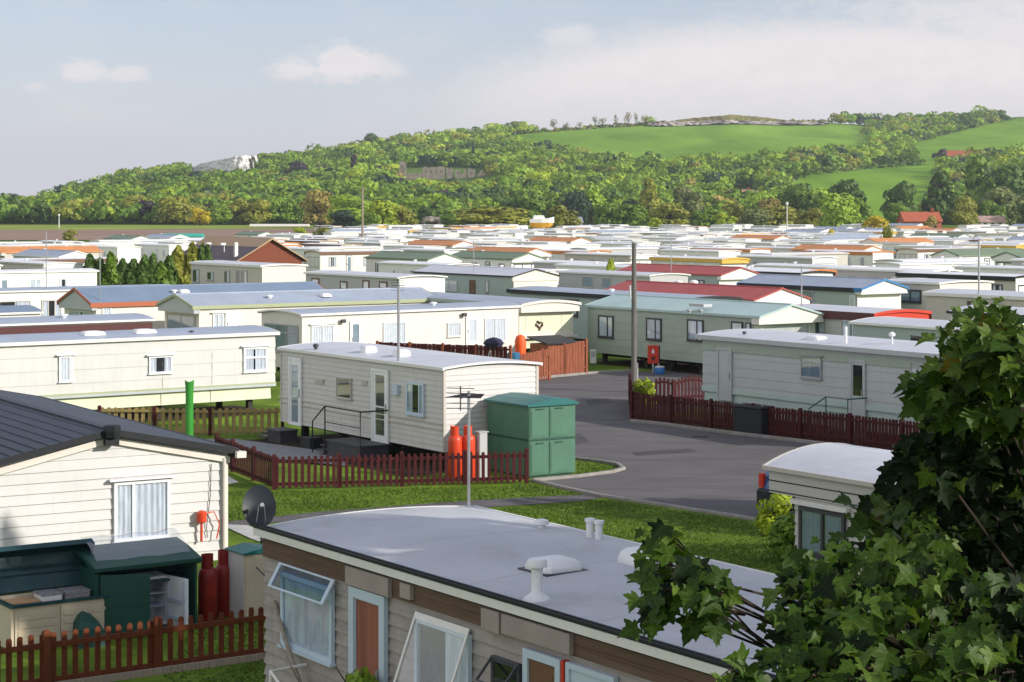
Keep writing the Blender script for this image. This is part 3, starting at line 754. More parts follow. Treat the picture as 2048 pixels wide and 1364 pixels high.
class Caravan:
    pass
def caravan(label, kind, corner=None, L=None, xfar=None, W=3.05, eave=2.75, z0=.55, deg=None, name='static_caravan', cat='caravan', group=None, pos=None,
            body=P_white, lap=0.0, skirt=None, roof='barrel', rise=.22, roofm=R_white, ov=.1, fascia=None, fh=.12, ped=0, pedm=None, band=None, trim=None,
            endbody=None, chassis=True, seams=0, build_roof=True, zbase=None, far=False, lapo=.016):
    C = Caravan()
    a, w = dirs(kind, deg)
    if pos is None: P = at(corner[0], corner[1], eave)
    else: P = Vector(pos)
    if L is None:
        k = (xfar - 1024) / F; L = (k * P.y - P.x) / (a.x - k * a.y)
        L = min(max(L, 4), 15)
    C.P, C.a, C.w, C.L, C.W, C.kind, C.eave, C.z0 = P, a, w, L, W, kind, eave, z0
    C.s = 1 if kind == 'B' else -1
    zb = tz(P.x, P.y) if zbase is None else zbase
    C.zb = zb
    rz = math.atan2(a.y, a.x)
    C.root = empty(name, (P.x, P.y, zb), rz, label, cat, group)
    C.lap = lap; C.lapo = lapo
    rz_ = lambda v: eave + (rise * (1 - (2 * v / W - 1) ** 2) if roof == 'barrel' else rise * (1 - abs(2 * v / W - 1)) if roof == 'pitch' else rise)
    C.roofz = rz_
    def lohi(z):
        t = min(max((z - eave) / rise, 0), 1)
        q = math.sqrt(1 - t) if roof == 'barrel' else 1 - t
        return W / 2 * (1 - q), W / 2 * (1 + q)
    def clad(mb, za, zbx, base=0.0, step=None, m=0, gable=False):
        step = step or lap
        n = max(1, int(round((zbx - za) / step))) if step else 1
        st = (zbx - za) / n; o = lapo if step else 0
        rings = []
        for i in range(n):
            for zz, off in ((za + i * st, o), (za + (i + 1) * st, 0.0)):
                e = base + off
                rings.append([(-e, -e, zz), (L + e, -e, zz), (L + e, W + e, zz), (-e, W + e, zz)])
        mb.loft(rings, m)
    C.clad = clad
    mb = MB(C.s)
    zt = eave
    clad(mb, z0, zt)
    # gable infill at both ends
    n = 8 if roof == 'barrel' else 2
    for u in (0, L):
        if lap and roof == 'pitch' and u == 0:
            ng = max(1, int(round(rise / lap)))
            for i in range(ng):
                za, zc = eave + rise * i / ng, eave + rise * (i + 1) / ng
                a0, a1 = lohi(za); b0, b1 = lohi(zc)
                mb.poly([(-.016, a0, za), (-.016, a1, za), (0, b1, zc), (0, b0, zc)] if i < ng - 1 else [(-.016, a0, za), (-.016, a1, za), (0, W / 2, zc)])
                mb.poly([(-.016, a0, za), (-.016, a1, za), (0.0, a1, za), (0.0, a0, za)])
        else:
            prof = [(W * k / (n * 1.0), rz_(W * k / n) - .01) for k in range(n + 1)]
            prof = [(W, eave - .01)] + [(0, eave - .01)] + prof[1:-1] if False else [(0, eave - .002)] + [(p[0], p[1]) for p in prof[1:-1]] + [(W, eave - .002)]
            uu = (-.004, .04) if u == 0 else (L - .04, L + .004)
            mb.prism(prof, uu[0], uu[1])
    C.body = mb.build('body', body, C.root)
    if skirt:
        sz, sm_ = skirt
        mb = MB(C.s); clad(mb, z0 - .02, z0 + sz, base=.035, step=lap or None)
        mb.build('skirt', sm_, C.root)
    if band:
        for (ba, bb, bm_) in band:
            mb = MB(C.s); mb.box(-.03, L + .03, -.03, W + .03, ba, bb); mb.build('trim_band', bm_, C.root)
    if endbody:
        mb = MB(C.s); mb.box(-.045, -.018, .02, W - .02, z0 + .02, eave - .03); mb.build('end_panel', endbody, C.root)
    if trim:
        mb = MB(C.s)
        for u in (-.03, L - .05):
            for v in (-.03, W - .05): mb.box(u, u + .08, v, v + .08, z0, eave - .01)
        mb.build('corner_trim', trim, C.root)
    if build_roof:
        n = 14 if roof == 'barrel' else 2
        def prof(o_, dz):
            out = []
            for k in range(n + 1):
                v = -o_ + (W + 2 * o_) * k / n
                vv = (v + o_) / (W + 2 * o_) * W
                drop = -.05 if roof == 'pitch' and k in (0, n) else 0
                out.append((v, rz_(vv) + dz + drop))
            return out
        up = prof(ov, .075); dn = prof(ov, .012)[::-1]
        mb = MB(C.s); mb.prism(up + dn, -ov - ped, L + ov)
        if seams:
            k = 1
            while k * seams < L:
                top = prof(ov, .0775); bot = prof(ov, .07)[::-1]
                mb.prism(top + bot, k * seams - .025, k * seams + .025); k += 1
        if roof == 'pitch':
            mb.box(-ov - ped + .01, L + ov - .01, W / 2 - .09, W / 2 + .09, eave + rise + .045, eave + rise + .09)
        C.roof = mb.build('roof', roofm, C.root)
        fm = fascia or roofm
        mb = MB(C.s); dr = .05 if roof == 'pitch' else 0
        for v0, v1 in ((-ov - .03, -ov + .012), (W + ov - .012, W + ov + .03)):
            mb.box(-ov - ped - .03, L + ov + .03, v0, v1, eave - fh - dr + .06, eave + .085 - dr)
            if not far: mb.build('fascia', fm, C.root); mb = MB(C.s)
        if far: mb.build('fascia', fm, C.root)
        mb = MB(C.s)
        for u0, u1 in ((-ov - ped - .035, -ov - ped + .008), (L + ov - .008, L + ov + .035)):
            up = prof(ov + .028, .080); dn = prof(ov + .028, .080 - min(fh, .12))[::-1]
            mb.prism(up + dn, u0, u1)
            if not far or u0 < 0: mb.build('verge', fascia if (fascia and roof == 'pitch') else (pedm or fm), C.root); mb = MB(C.s)
        if False: mb.build('verge', fascia if (fascia and roof == 'pitch') else (pedm or fm), C.root)
    if ped:
        mb = MB(C.s)
        pr = [(-ov * .9, eave - .32), (W + ov * .9, eave - .32), (W + ov * .9, eave - .02), (W * .5, eave + rise + .0), (-ov * .9, eave - .02)]
        mb.prism(pr, -ped - ov * .5, .02)
        mb.build('gable_board', pedm or body, C.root)
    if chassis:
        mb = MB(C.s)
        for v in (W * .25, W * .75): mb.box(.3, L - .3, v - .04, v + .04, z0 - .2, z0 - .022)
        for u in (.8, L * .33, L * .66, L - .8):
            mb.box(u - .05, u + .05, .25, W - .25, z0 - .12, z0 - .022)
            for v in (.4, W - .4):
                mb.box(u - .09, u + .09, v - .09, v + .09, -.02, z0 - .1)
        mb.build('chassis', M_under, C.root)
        for v in (.22, W - .22 - .16):
            wm = MB(C.s)
            rr = .30
            wm.loft([[(L * .5 + rr * q * math.cos(t), v + dv, .30 + rr * q * math.sin(t)) for t in [6.2832 * k / 16 for k in range(16)]] for q, dv in ((.6, 0), (.95, 0), (1, .04), (1, .12), (.95, .16), (.6, .16))])
            wm.build('wheel', M_tyre, C.root)
    return C

def local(C, p):
    """world point -> (u, v, z)"""
    d = Vector((p[0] - C.P.x, p[1] - C.P.y, 0))
    return d.dot(C.a), d.dot(C.w)
def upx(C, px, side='S'):
    k = (px - 1024) / F; d = C.a if side == 'S' else C.w
    return (k * C.P.y - C.P.x) / (d.x - k * d.y)
def zpx(C, px, py, side='S'):
    t = upx(C, px, side); d = C.a if side == 'S' else C.w
    return H - (py - HZ) * (C.P.y + t * d.y) / F - C.zb
def rect(C, r, side='S'):
    """pixel rectangle (x0, x1, y0, y1) -> along-range and z-range on a wall of the caravan"""
    u0, u1 = sorted((upx(C, r[0], side), upx(C, r[1], side)))
    xm = (r[0] + r[1]) / 2
    return u0, u1, zpx(C, xm, r[3], side), zpx(C, xm, r[2], side)
class WB:
    """box builder on a wall: along, out, z"""
    def __init__(self, C, side, mb=None):
        self.C, self.side = C, side; self.mb = mb or MB(C.s)
        self.base = C.lapo if C.lap else 0.0
    def p(self, al, o, z):
        o += self.base
        if self.side == 'S': return (al, -o, z)
        if self.side == 'E': return (-o, al, z)
        if self.side == 'F': return (self.C.L + o, al, z)
        return (al, self.C.W + o, z)
    def box(self, a0, a1, o0, o1, z0, z1, m=0):
        c = [self.p(a, o, z) for z in (z0, z1) for o in (o0, o1) for a in (a0, a1)]
        self.mb.mesh(c, [(0, 2, 3, 1), (4, 5, 7, 6), (0, 1, 5, 4), (2, 6, 7, 3), (0, 4, 6, 2), (1, 3, 7, 5)], m)
    def wave(self, a0, a1, o, z0, z1, amp=.010, wl=.11, m=0, seed=0):
        rr = random.Random(seed); n = max(4, int((a1 - a0) / wl * 6)); pts = []; ph = rr.uniform(0, 6)
        for k in range(n + 1):
            t = k / n; x = a0 + (a1 - a0) * t
            pts.append((x, o + amp * math.sin(ph + x / wl * 6.283 + 1.2 * math.sin(x * 9 + ph))))
        for k in range(n):
            self.mb.poly([self.p(pts[k][0], pts[k][1], z0), self.p(pts[k + 1][0], pts[k + 1][1], z0), self.p(pts[k + 1][0], pts[k + 1][1], z1), self.p(pts[k][0], pts[k][1], z1)], m)
WSEED = [0]
def window(C, r, side='S', frame=M_upvc, fw=.055, mull=1, trans=0, curt='full', curtm=M_curt, hood=False, px=True, glass=M_glass, fine=True, name='window', label=None, mpos=None):
    u0, u1, z0, z1 = rect(C, r, side) if px else r
    WSEED[0] += 1
    fw = min(fw, (u1 - u0) * .16)
    b = WB(C, side)
    b.box(u0 + fw * .5, u1 - fw * .5, .001, .006, z0 + fw * .5, z1 - fw * .5, 1)       # dark room behind
    b.box(u0, u1, 0, .055, z0, z0 + fw); b.box(u0, u1, 0, .055, z1 - fw, z1)
    b.box(u0, u0 + fw, 0, .053, z0 + fw, z1 - fw); b.box(u1 - fw, u1, 0, .053, z0 + fw, z1 - fw)
    ms = mpos or [(k + 1) / (mull + 1) for k in range(mull)]
    for t in ms:
        x = u0 + (u1 - u0) * t; b.box(x - fw * .45, x + fw * .45, .02, .056, z0 + fw, z1 - fw)
    if trans:
        zz = z1 - (z1 - z0) * trans; b.box(u0 + fw, u1 - fw, .02, .058, zz - fw * .45, zz + fw * .45)
    b.box(u0 - .03, u1 + .03, 0, .085, z0 - .035, z0 - .002)
    if hood: b.box(u0 - .1, u1 + .1, 0, .12, z1 + .02, z1 + .06)
    w = b.mb.build('window', [frame, M_dark], C.root)
    if label: w['label'] = label
    if curt and curt != 'none':
        b = WB(C, side); a0, a1 = u0 + fw * .7, u1 - fw * .7; wd = a1 - a0
        spans = {'full': [(0, 1)], 'sides': [(0, .3), (.7, 1)], 'left': [(0, .45)], 'right': [(.5, 1)], 'wide': [(0, .42), (.5, 1)]}[curt]
        for s0, s1 in spans:
            b.wave(a0 + wd * s0, a0 + wd * s1, .020, z0 + fw * .6, z1 - fw * .6, seed=WSEED[0])
        b.mb.build('curtain', curtm, w, fix=False, smooth=True)
    b = WB(C, side); b.box(u0 + fw * .8, u1 - fw * .8, .036, .041, z0 + fw * .8, z1 - fw * .8)
    b.mb.build('pane', glass, w)
    return w
def door(C, r, side='S', frame=M_upvc, leaf=M_upvc, pane=None, px=True, glass=M_glass, panesplit=None, fw=.07, label=None, pane_r=(.2, .8, .1, .92)):
    u0, u1, z0, z1 = rect(C, r, side) if px else r
    b = WB(C, side)
    b.box(u0, u0 + fw, 0, .06, z0, z1); b.box(u1 - fw, u1, 0, .06, z0, z1); b.box(u0 + fw, u1 - fw, 0, .06, z1 - fw, z1); b.box(u0 + fw, u1 - fw, 0, .06, z0, z0 + .05)
    d = b.mb.build('door', frame, C.root)
    if label: d['label'] = label
    b = WB(C, side)
    a0, a1, c0, c1 = u0 + fw, u1 - fw, z0 + .05, z1 - fw
    wd, ht = a1 - a0, c1 - c0
    if pane:
        p0, p1, q0, q1 = a0 + wd * pane_r[0], a0 + wd * pane_r[1], c0 + ht * pane_r[2], c0 + ht * pane_r[3]
        b.box(a0, p0, 0, .035, c0, c1); b.box(p1, a1, 0, .035, c0, c1); b.box(p0, p1, 0, .035, c0, q0); b.box(p0, p1, 0, .035, q1, c1)
        b.box(p0, p1, 0, .004, q0, q1, 1)
        if panesplit: b.box(p0, p1, .02, .04, c0 + ht * panesplit - .02, c0 + ht * panesplit + .02)
        b.mb.build('door_leaf', [leaf, pane], d)
        b = WB(C, side); b.box(p0 - .004, p1 + .004, .018, .023, q0 - .004, q1 + .004); b.mb.build('pane', glass, d)
    else:
        b.box(a0, a1, 0, .035, c0, c1); b.box(a0 + wd * .15, a1 - wd * .15, .035, .041, c0 + ht * .1, c0 + ht * .42); b.box(a0 + wd * .15, a1 - wd * .15, .035, .041, c0 + ht * .5, c0 + ht * .93)
        b.mb.build('door_leaf', leaf, d)
    b = WB(C, side); b.box(a0 + .02, a0 + .06, .035, .075, c0 + ht * .42, c0 + ht * .55); b.mb.build('handle', M_alu, d)
    return d
def vent_cowl(C, u, v, size=.22, h=.16, m=None, name='roof_vent'):
    mb = MB(C.s); z = C.roofz(min(max(v, 0), C.W)) + .06
    mb.lathe([(size * .42, 0), (size * .42, h * .45), (size * .75, h * .55), (size * .72, h * .9), (size * .3, h * 1.05)], (u, v, z), 14)
    return mb.build(name, m or M_upvc, C.root, smooth=True)
def dome_light(C, u, v, l=.5, w=.5, h=.16, m=None):
    mb = MB(C.s); v = min(max(v, .7), C.W - .5); z = C.roofz(v) + .06; rings = []
    for q, zz in ((1, 0), (1, h * .35), (.93, h * .7), (.75, h * .95), (.4, h * 1.05)):
        rings.append([(u + l / 2 * q * c, v + w / 2 * q * s, z + zz) for c, s in [(-1, -.8), (-.8, -1), (.8, -1), (1, -.8), (1, .8), (.8, 1), (-.8, 1), (-1, .8)]])
    mb.loft(rings); return mb.build('skylight', m or M_upvc, C.root, smooth=True)
def flue(C, u, v, h=.75, r=.075, m=None):
    z = C.roofz(v) + .05; mb = MB(C.s)
    mb.lathe([(r * 2.6, 0), (r * 2.4, .04), (r * 1.25, .09), (r, .12), (r, h * .78), (r * 1.15, h * .78), (r * 1.15, h * .80), (r * 1.8, h * .82), (r * 1.8, h * .93), (r * 1.5, h)], (u, v, z), 18)
    return mb.build('flue', m or M_upvc, C.root, smooth=True)
def onroof(C, px, py):
    """the (u, v) of the roof point seen at a pixel"""
    best = None
    for i in range(61):
        v = C.W * i / 60; k = (px - 1024) / F
        x0, y0 = C.P.x + C.w.x * v, C.P.y + C.w.y * v
        u = (k * y0 - x0) / (C.a.x - k * C.a.y)
        z = C.zb + C.roofz(v) + .075; e = abs(HZ - F * (z - H) / (y0 + C.a.y * u) - py)
        if best is None or e < best[0]: best = (e, min(max(u, .1), C.L - .1), v)
    return best[1], best[2]
def mast(C, u, v, h, r=.02, aerial=True, rot=0.0, z=None, lean=0.0, name='aerial_mast', n_el=7, ln=.8):
    z = C.roofz(v) if z is None else z; mb = MB(C.s)
    mb.tube([(u, v, z), (u + lean * h, v, z + h)], r, 8)
    o = mb.build(name, M_steel, C.root)
    if aerial:
        mb = MB(C.s); T = Vector((u + lean * h, v, z + h - .06)); d = Vector((math.cos(rot), math.sin(rot), 0)); e = Vector((-d.y, d.x, 0))
        mb.tube([T - d * ln * .4, T + d * ln * .6], .009, 6)
        for k in range(n_el):
            p = T + d * ln * (-.35 + .9 * k / n_el); l = .16 + .015 * k
            mb.tube([p - e * l, p + e * l], .0045, 5)
        q = T + d * ln * .58
        for dz in (-.14, -.07, .07, .14):
            mb.tube([q - e * .2 + Vector((0, 0, dz)), q + e * .2 + Vector((0, 0, dz))], .006, 5)
        mb.tube([q + Vector((0, 0, -.17)), q + Vector((0, 0, .17))], .01, 5)
        mb.build('aerial', M_wframe, o)
    return o
def floodlight(C, u, z, side='S'):
    b = WB(C, side); b.box(u - .02, u + .02, 0, .12, z, z + .04); b.box(u - .1, u + .1, .1, .2, z - .1, z + .05)
    b.mb.build('wall_lamp', M_wframe, C.root)
def roof_bits(C, us, v=None):
    for i, u in enumerate(us):
        (vent_cowl if i % 2 == 0 else dome_light)(C, u, (v if v is not None else C.W * (.35 if i % 2 else .55)))

def window_far(C, u0, u1, z0, z1, side='S', frame=M_upvc, mull=1, curt='full', fw=.08):
    """a window a few pixels wide: frame, curtains and pane in one mesh"""
    b = WB(C, side)
    b.box(u0, u1, 0, .05, z0, z0 + fw); b.box(u0, u1, 0, .05, z1 - fw, z1); b.box(u0, u0 + fw, 0, .049, z0 + fw, z1 - fw); b.box(u1 - fw, u1, 0, .049, z0 + fw, z1 - fw)
    for k in range(mull):
        x = u0 + (u1 - u0) * (k + 1) / (mull + 1); b.box(x - fw / 2, x + fw / 2, .02, .05, z0 + fw, z1 - fw)
    b.box(u0 + fw * .5, u1 - fw * .5, .001, .006, z0 + fw * .5, z1 - fw * .5, 1)
    wd = u1 - u0
    for s0, s1 in {'full': [(.05, .95)], 'sides': [(.05, .3), (.7, .95)], 'wide': [(.05, .42), (.5, .95)]}[curt]:
        b.box(u0 + wd * s0, u0 + wd * s1, .0075, .02, z0 + fw * .6, z1 - fw * .6, 2)
    b.box(u0 + fw * .8, u1 - fw * .8, .03, .034, z0 + fw * .8, z1 - fw * .8, 3)
    return b.mb.build('window', [frame, M_dark, M_net, M_glass], C.root)
# ------------------------------------------------------------------ the caravans nearest the road
# white lodge with the dark tiled roof, lower left
a_, w_ = dirs('A', -31)
pr = at(452, 899, 2.45); W1 = 4.7
lodge = caravan('white weatherboarded lodge with dark tiled pitched roof and curtained gable window', 'A', pos=pr - w_ * W1, L=12, W=W1, eave=2.45, z0=.35, deg=-31, name='holiday_lodge', cat='lodge',
                body=paint('paint_lodge_white', (.60, .595, .575), streak=.16), lap=.185, lapo=.026, roof='pitch', rise=.47, roofm=R_tile, ov=.16, fascia=P_black, fh=.18, trim=P_ivory)
window(lodge, (226, 338, 960, 1078), 'E', fw=.06, mpos=[.34], curt='full', curtm=M_net, hood=True, glass=M_glass)
mb = MB(lodge.s)   # pale verge boards and the gutter end
for v0, z0_, v1, z1_ in ((-.05, 2.32, W1 / 2, 2.84), (W1 / 2, 2.84, W1 + .05, 2.32)):
    mb.loft([[(-.075, v0, z0_ - .12), (-.02, v0, z0_ - .12), (-.02, v0, z0_), (-.075, v0, z0_)], [(-.075, v1, z1_ - .12), (-.02, v1, z1_ - .12), (-.02, v1, z1_), (-.075, v1, z1_)]])
mb.build('barge_board', P_ivory, lodge.root)
mb = MB(lodge.s); mb.lathe([(.13, 0), (.16, .12), (.16, .22), (.1, .24)], (-.22, W1 / 2, 2.84), 6); mb.box(-.25, -.12, W1 / 2 - .13, W1 / 2 + .13, 2.70, 3.0)
mb.build('ridge_cap', P_black, lodge.root)
mb = MB(lodge.s)
for k in range(9):
    mb.box(-.2, 12.1, .22 + k * .24, .235 + k * .24, 2.45 + .47 * (.22 + k * .24) / (W1 / 2) + .03, 2.45 + .47 * (.235 + k * .24) / (W1 / 2) + .079)
mb.build('tile_battens', R_tile, lodge.root)
mb = MB(lodge.s); mb.box(-.3, 11.8, W1 + .17, W1 + .29, 2.34, 2.42); mb.box(-.31, -.2, W1 + .1, W1 + .29, 2.31, 2.43); mb.tube([(-.07, W1 - .06, 2.3), (-.07, W1 - .06, .3)], .04, 8)
mb.build('gutter', P_ivory, lodge.root)
mb = MB(lodge.s); mb.tube([(-.04, W1 - .32, 2.2), (-.045, W1 - .34, 1.6), (-.05, W1 - .42, 1.0), (-.05, W1 - .4, .8)], .008, 5); mb.build('cable', M_wframe, lodge.root)

# grey clapboard caravan across the foreground
aa, ww = HEAD['A']; farc = at(533, 1069, 2.75); LG = 12.0
fgc = caravan('weathered grey clapboard caravan filling the foreground with dish and pale curved roof', 'A', pos=farc - aa * LG, L=LG, W=3.25, eave=2.75, z0=.45, body=P_clad, lap=.155, lapo=.028, roof='barrel', rise=.09, roofm=R_pale,
              ov=.10, fascia=P_white, fh=.07, seams=2.4)
mb = MB(-1); mb.box(-.17, LG + .16, -.155, -.1, 2.86, 2.885); mb.box(-.17, LG + .16, -.115, -.09, 2.82, 2.90); mb.build('gutter', P_black, fgc.root)
mb = MB(-1); mb.box(-.05, LG + .02, -.045, -.001, 2.47, 2.57); mb.box(-.05, LG + .02, -.062, -.001, 2.572, 2.592); mb.box(-.05, LG + .02, -.05, -.001, 2.594, 2.70)
mb.build('timber_fascia', pm('brown_timber', (.135, .088, .064), rough=.8, var=.25, scale=2, spec=.2, stretch=(.5, 6, 6)), fgc.root)
mb = MB(-1)
def T(t): return LG - t
for t0, t1, z0_ in ((2.32, 3.35, 2.48), (3.62, 3.85, 2.53), (5.35, 5.7, 2.47), (5.75, 7.0, 2.49)):
    mb = MB(-1); mb.box(T(t1), T(t0), -.11, -.052, z0_, 2.70)
    mb.build('canopy_board', pm('faded_board', (.33, .28, .26), rough=.8, var=.12, scale=2, spec=.2), fgc.root)
# left window with a hinged top light pushed open
w1 = window(fgc, (T(1.92), T(.55), 1.42, 2.36), px=False, frame=M_upvcblue, fw=.06, mull=0, curt='full', curtm=M_net, glass=M_glassd, label='window with its top light pushed open')
mb = MB(-1); ua, ub = T(1.98), T(.5)
def flap(mb, ua, ub, zt, ob, zb, th=.03, e=.05, m=0):
    """a pane frame hinged at its top edge and swung outwards"""
    for (q0, q1, r0, r1) in ((0, 1, 0, .07), (0, 1, .93, 1), (0, e, .07, .93), (1 - e, 1, .07, .93)):
        pts = []
        for dd in (0, th):
            for (q, r) in ((q0, r0), (q1, r0), (q1, r1), (q0, r1)):
                pts.append((ua + (ub - ua) * q, -.05 - (ob - .0) * r - dd * .7, zt + (zb - zt) * r + dd * .3))
        mb.mesh(pts, [(0, 1, 2, 3), (4, 7, 6, 5), (0, 4, 5, 1), (1, 5, 6, 2), (2, 6, 7, 3), (3, 7, 4, 0)], m)
flap(mb, ua, ub, 2.46, .17, 2.17)
f1 = mb.build('top_light', M_upvcblue, w1)
mb = MB(-1); mb.poly([(ua + .06, -.085, 2.44), (ub - .06, -.085, 2.44), (ub - .06, -.225, 2.195), (ua + .06, -.225, 2.195)]); mb.build('pane', glassmat('glass_open_light', (.72, .82, .95), .35), f1)
d1 = door(fgc, (T(3.22), T(2.36), .55, 2.46), px=False, frame=M_upvcblue, leaf=M_upvcblue, pane=M_brownglass, fw=.12, pane_r=(.08, .98, .02, .99), glass=M_brownglass)
# middle window: large hinged pane propped open
w2 = window(fgc, (T(5.05), T(3.9), 1.25, 2.34), px=False, frame=M_upvcblue, fw=.05, mull=0, curt='left', curtm=M_net, glass=M_glass, label='window with its large pane propped wide open')
mb = MB(-1); ua, ub = T(5.05), T(3.9)
flap(mb, ua, ub, 2.40, .40, 1.35, th=.025, e=.032)
f2 = mb.build('open_sash', P_white, w2)
mb = MB(-1); mb.poly([(ua + .06, -.08, 2.34), (ub - .06, -.08, 2.34), (ub - .06, -.43, 1.4), (ua + .06, -.43, 1.4)]); mb.build('pane', M_glass, f2)
mb = MB(-1); mb.tube([(ua + .1, -.05, 1.35), (ua + .06, -.42, 1.42)], .012, 6); mb.build('stay', M_alu, f2)
w3 = window(fgc, (T(6.05), T(5.5), 1.5, 2.2), px=False, frame=M_wframe, fw=.05, mull=0, trans=.35, curt='none', glass=M_glassd)
mb = MB(-1); ua, ub = T(6.02), T(5.5)
flap(mb, ua, ub, 2.2, .22, 1.95); f3 = mb.build('top_light', M_wframe, w3)
d2 = door(fgc, (T(6.8), T(6.12), .55, 2.40), px=False, frame=M_upvcblue, leaf=P_brown, fw=.09, label='dark brown second door')
mb = MB(-1); mb.box(T(6.87), T(6.82), -.09, -.001, .55, 2.4); mb.build('door_edge', P_red, d2)
d3 = door(fgc, (T(7.72), T(6.9), .55, 2.40), px=False, frame=M_upvcblue, leaf=M_upvcblue, pane=pm('grey_green_blind', (.24, .25, .22), rough=.6, var=.12, scale=3), fw=.06, pane_r=(.14, .86, .1, .93), glass=M_glass, label='pale blue glazed door folded back')
window(fgc, (T(9.4), T(8.0), 1.25, 2.2), px=False, frame=M_upvcblue, mull=1, curt='full', curtm=M_net)
# things on its roof
q = lambda px, py: onroof(fgc, px, py)
u, v = q(1074, 1200); flue(fgc, u, v, .46, .062)
u, v = q(1100, 1140); dome_light(fgc, u, v + .05, .50, .52, .15, M_upvc)
mb = MB(-1); mb.box(u - .29, u + .29, v - .25, v + .35, fgc.roofz(v) + .05, fgc.roofz(v) + .085); mb.build('skylight_frame', M_wframe, fgc.root)
u, v = q(1305, 1128); dome_light(fgc, u, min(v, 2.95), .7, .6, .2, M_upvc)
u, v = q(1083, 1056); vent_cowl(fgc, u, min(v, 3.0), .13, .13)
for k in (0, 1):
    u, v = q(1180, 1076); u -= .19 * k; mb = MB(-1); z = fgc.roofz(3.0) + .02; vv = min(v, 3.05)
    mb.lathe([(.05, 0), (.05, .26), (.068, .26), (.068, .30), (.045, .30)], (u, vv, z), 12); mb.build('vent_pipe', M_upvc, fgc.root, smooth=True)
mast(fgc, LG - .02, 3.16, 1.98, .022, rot=R(-132), z=2.5, n_el=8, ln=.75)
# dish on the far left corner
mb = MB(-1)
mb.tube([(LG + .02, .02, 2.72), (LG + .22, .04, 2.62), (LG + .32, .08, 2.70), (LG + .33, .09, 2.94)], .022, 8)
dish = mb.build('dish_arm', P_black, fgc.root)
def dish_mesh(c, nrm, ra, rb, depth, s):
    n = Vector(nrm).normalized(); e = n.cross(Vector((0, 0, 1))).normalized(); f = e.cross(n); mbx = MB(s)
    rings = []
    for q in (0.02, .3, .55, .8, 1.0):
        rings.append([tuple(Vector(c) + e * ra * q * math.cos(t) + f * rb * q * math.sin(t) + n * depth * q * q) for t in [6.2832 * k / 28 for k in range(28)]])
    back = []
    for q in (1.0, .8, .55, .3, .02):
        back.append([tuple(Vector(c) - n * .014 + e * ra * q * math.cos(t) + f * rb * q * math.sin(t) + n * depth * q * q) for t in [6.2832 * k / 28 for k in range(28)]])
    mbx.loft(rings + back); return mbx, n, e, f
face = Matrix.Rotation(-math.atan2(aa.y, aa.x), 3, 'Z') @ Vector((.30, -1, .25))
face = Vector((face.x, -face.y, face.z))
dm, n_, e_, f_ = dish_mesh((LG + .33, .05, 3.07), face, .225, .285, .05, -1)
ds = dm.build('satellite_dish', pm('dish_dark_grey', (.018, .024, .033), rough=.45, var=.12, scale=5, spec=.4), fgc.root, smooth=True)
mb = MB(-1); c0 = Vector((LG + .33, .05, 3.07))
for sx in (-.06, .06):
    mb.tube([c0 - f_ * .24 + e_ * sx + n_ * .04, c0 - f_ * .2 + e_ * sx + n_ * .16, c0 + e_ * sx * .6 + n_ * .24], .007, 5)
mb.tube([c0 + n_ * .18, c0 + n_ * .30], .028, 8); mb.build('dish_receiver', M_alu, ds)
# stick and white handrail leaning by the grey caravan
def thing(name, mb, mat, label, cat, group=None, loc=(0, 0, 0), rz=0, smooth=False):
    return tag(mb.build(name, mat, None, smooth=smooth, loc=loc, rz=rz), label, cat, group)
mb = MB(); p0 = at(549, 1206, 1.95) ; p1 = at(600, 1376, .9)
base = fgc.P + aa * T(.35) - ww * .75
mb.tube([(-3.10, 25.42, 1.93), (-2.90, 25.0, 1.5), (-2.66, 24.58, 1.04), (-2.45, 24.1, .5), (-2.17, 23.64, -.02)], .03, 7, r1=.02)
mb.tube([(-2.66, 24.58, 1.04), (-2.78, 24.5, 1.3), (-2.98, 24.75, 1.62)], .014, 6, r1=.006)
thing('dead_branch', mb, M_bark_pale, 'bare dead branch leaning against the grey clapboard wall', 'branch')
mb = MB(); hb = fgc.P + aa * T(1.2) - ww * .55; hb.z = 0
for dd in (0, 1.0):
    mb.tube([tuple(hb - aa * dd), tuple(hb - aa * dd + Vector((0, 0, 1.25 - .45 * dd)))], .022, 8)
mb.tube([tuple(hb + ww * .5 + Vector((0, 0, 1.27))), tuple(hb + Vector((0, 0, 1.25))), tuple(hb - aa + Vector((0, 0, .8)))], .022, 8)
thing('handrail', mb, P_white, 'white metal handrail by the left window of the grey caravan', 'handrail')
sb = fgc.P + aa * T(3.25) - ww * .42
tree('shrub', sb.x, sb.y, 1.0, 1.86, 'bright', 'bush', 2, 'leafy green shrub in front of the brown glazed door', 'shrub')

# central white caravan with two glazed doors
c1 = caravan('white clapboard caravan in the middle with two glazed side doors and sunlit end', 'A', (888, 741), xfar=563, W=3.05, eave=2.75, z0=.55, body=paint('paint_warm_white', (.57, .555, .535), streak=.28), lap=.15, lapo=.02, roofm=R_white, rise=.11, ov=.08, fascia=P_white, fh=.06, trim=P_stone, seams=3.2)
door(c1, (581, 606, 715, 850), frame=M_upvc, leaf=M_upvc, pane=pm('blue_blind', (.34, .44, .50), rough=.6, var=.06), pane_r=(.22, .86, .02, .92))
door(c1, (747, 780, 738, 888), frame=M_upvc, leaf=M_upvc, pane=pm('grey_brown_blind', (.10, .09, .085), rough=.6, var=.2, scale=2), pane_r=(.2, .84, .1, .95), panesplit=.5)
window(c1, (676, 705, 755, 796), frame=P_stone, fw=.03, mull=0, curt='none', glass=M_glassd)
window(c1, (816, 851, 765, 829), frame=M_upvcblue, fw=.06, mpos=[.25], curt='sides', curtm=M_net, glass=M_glassd)
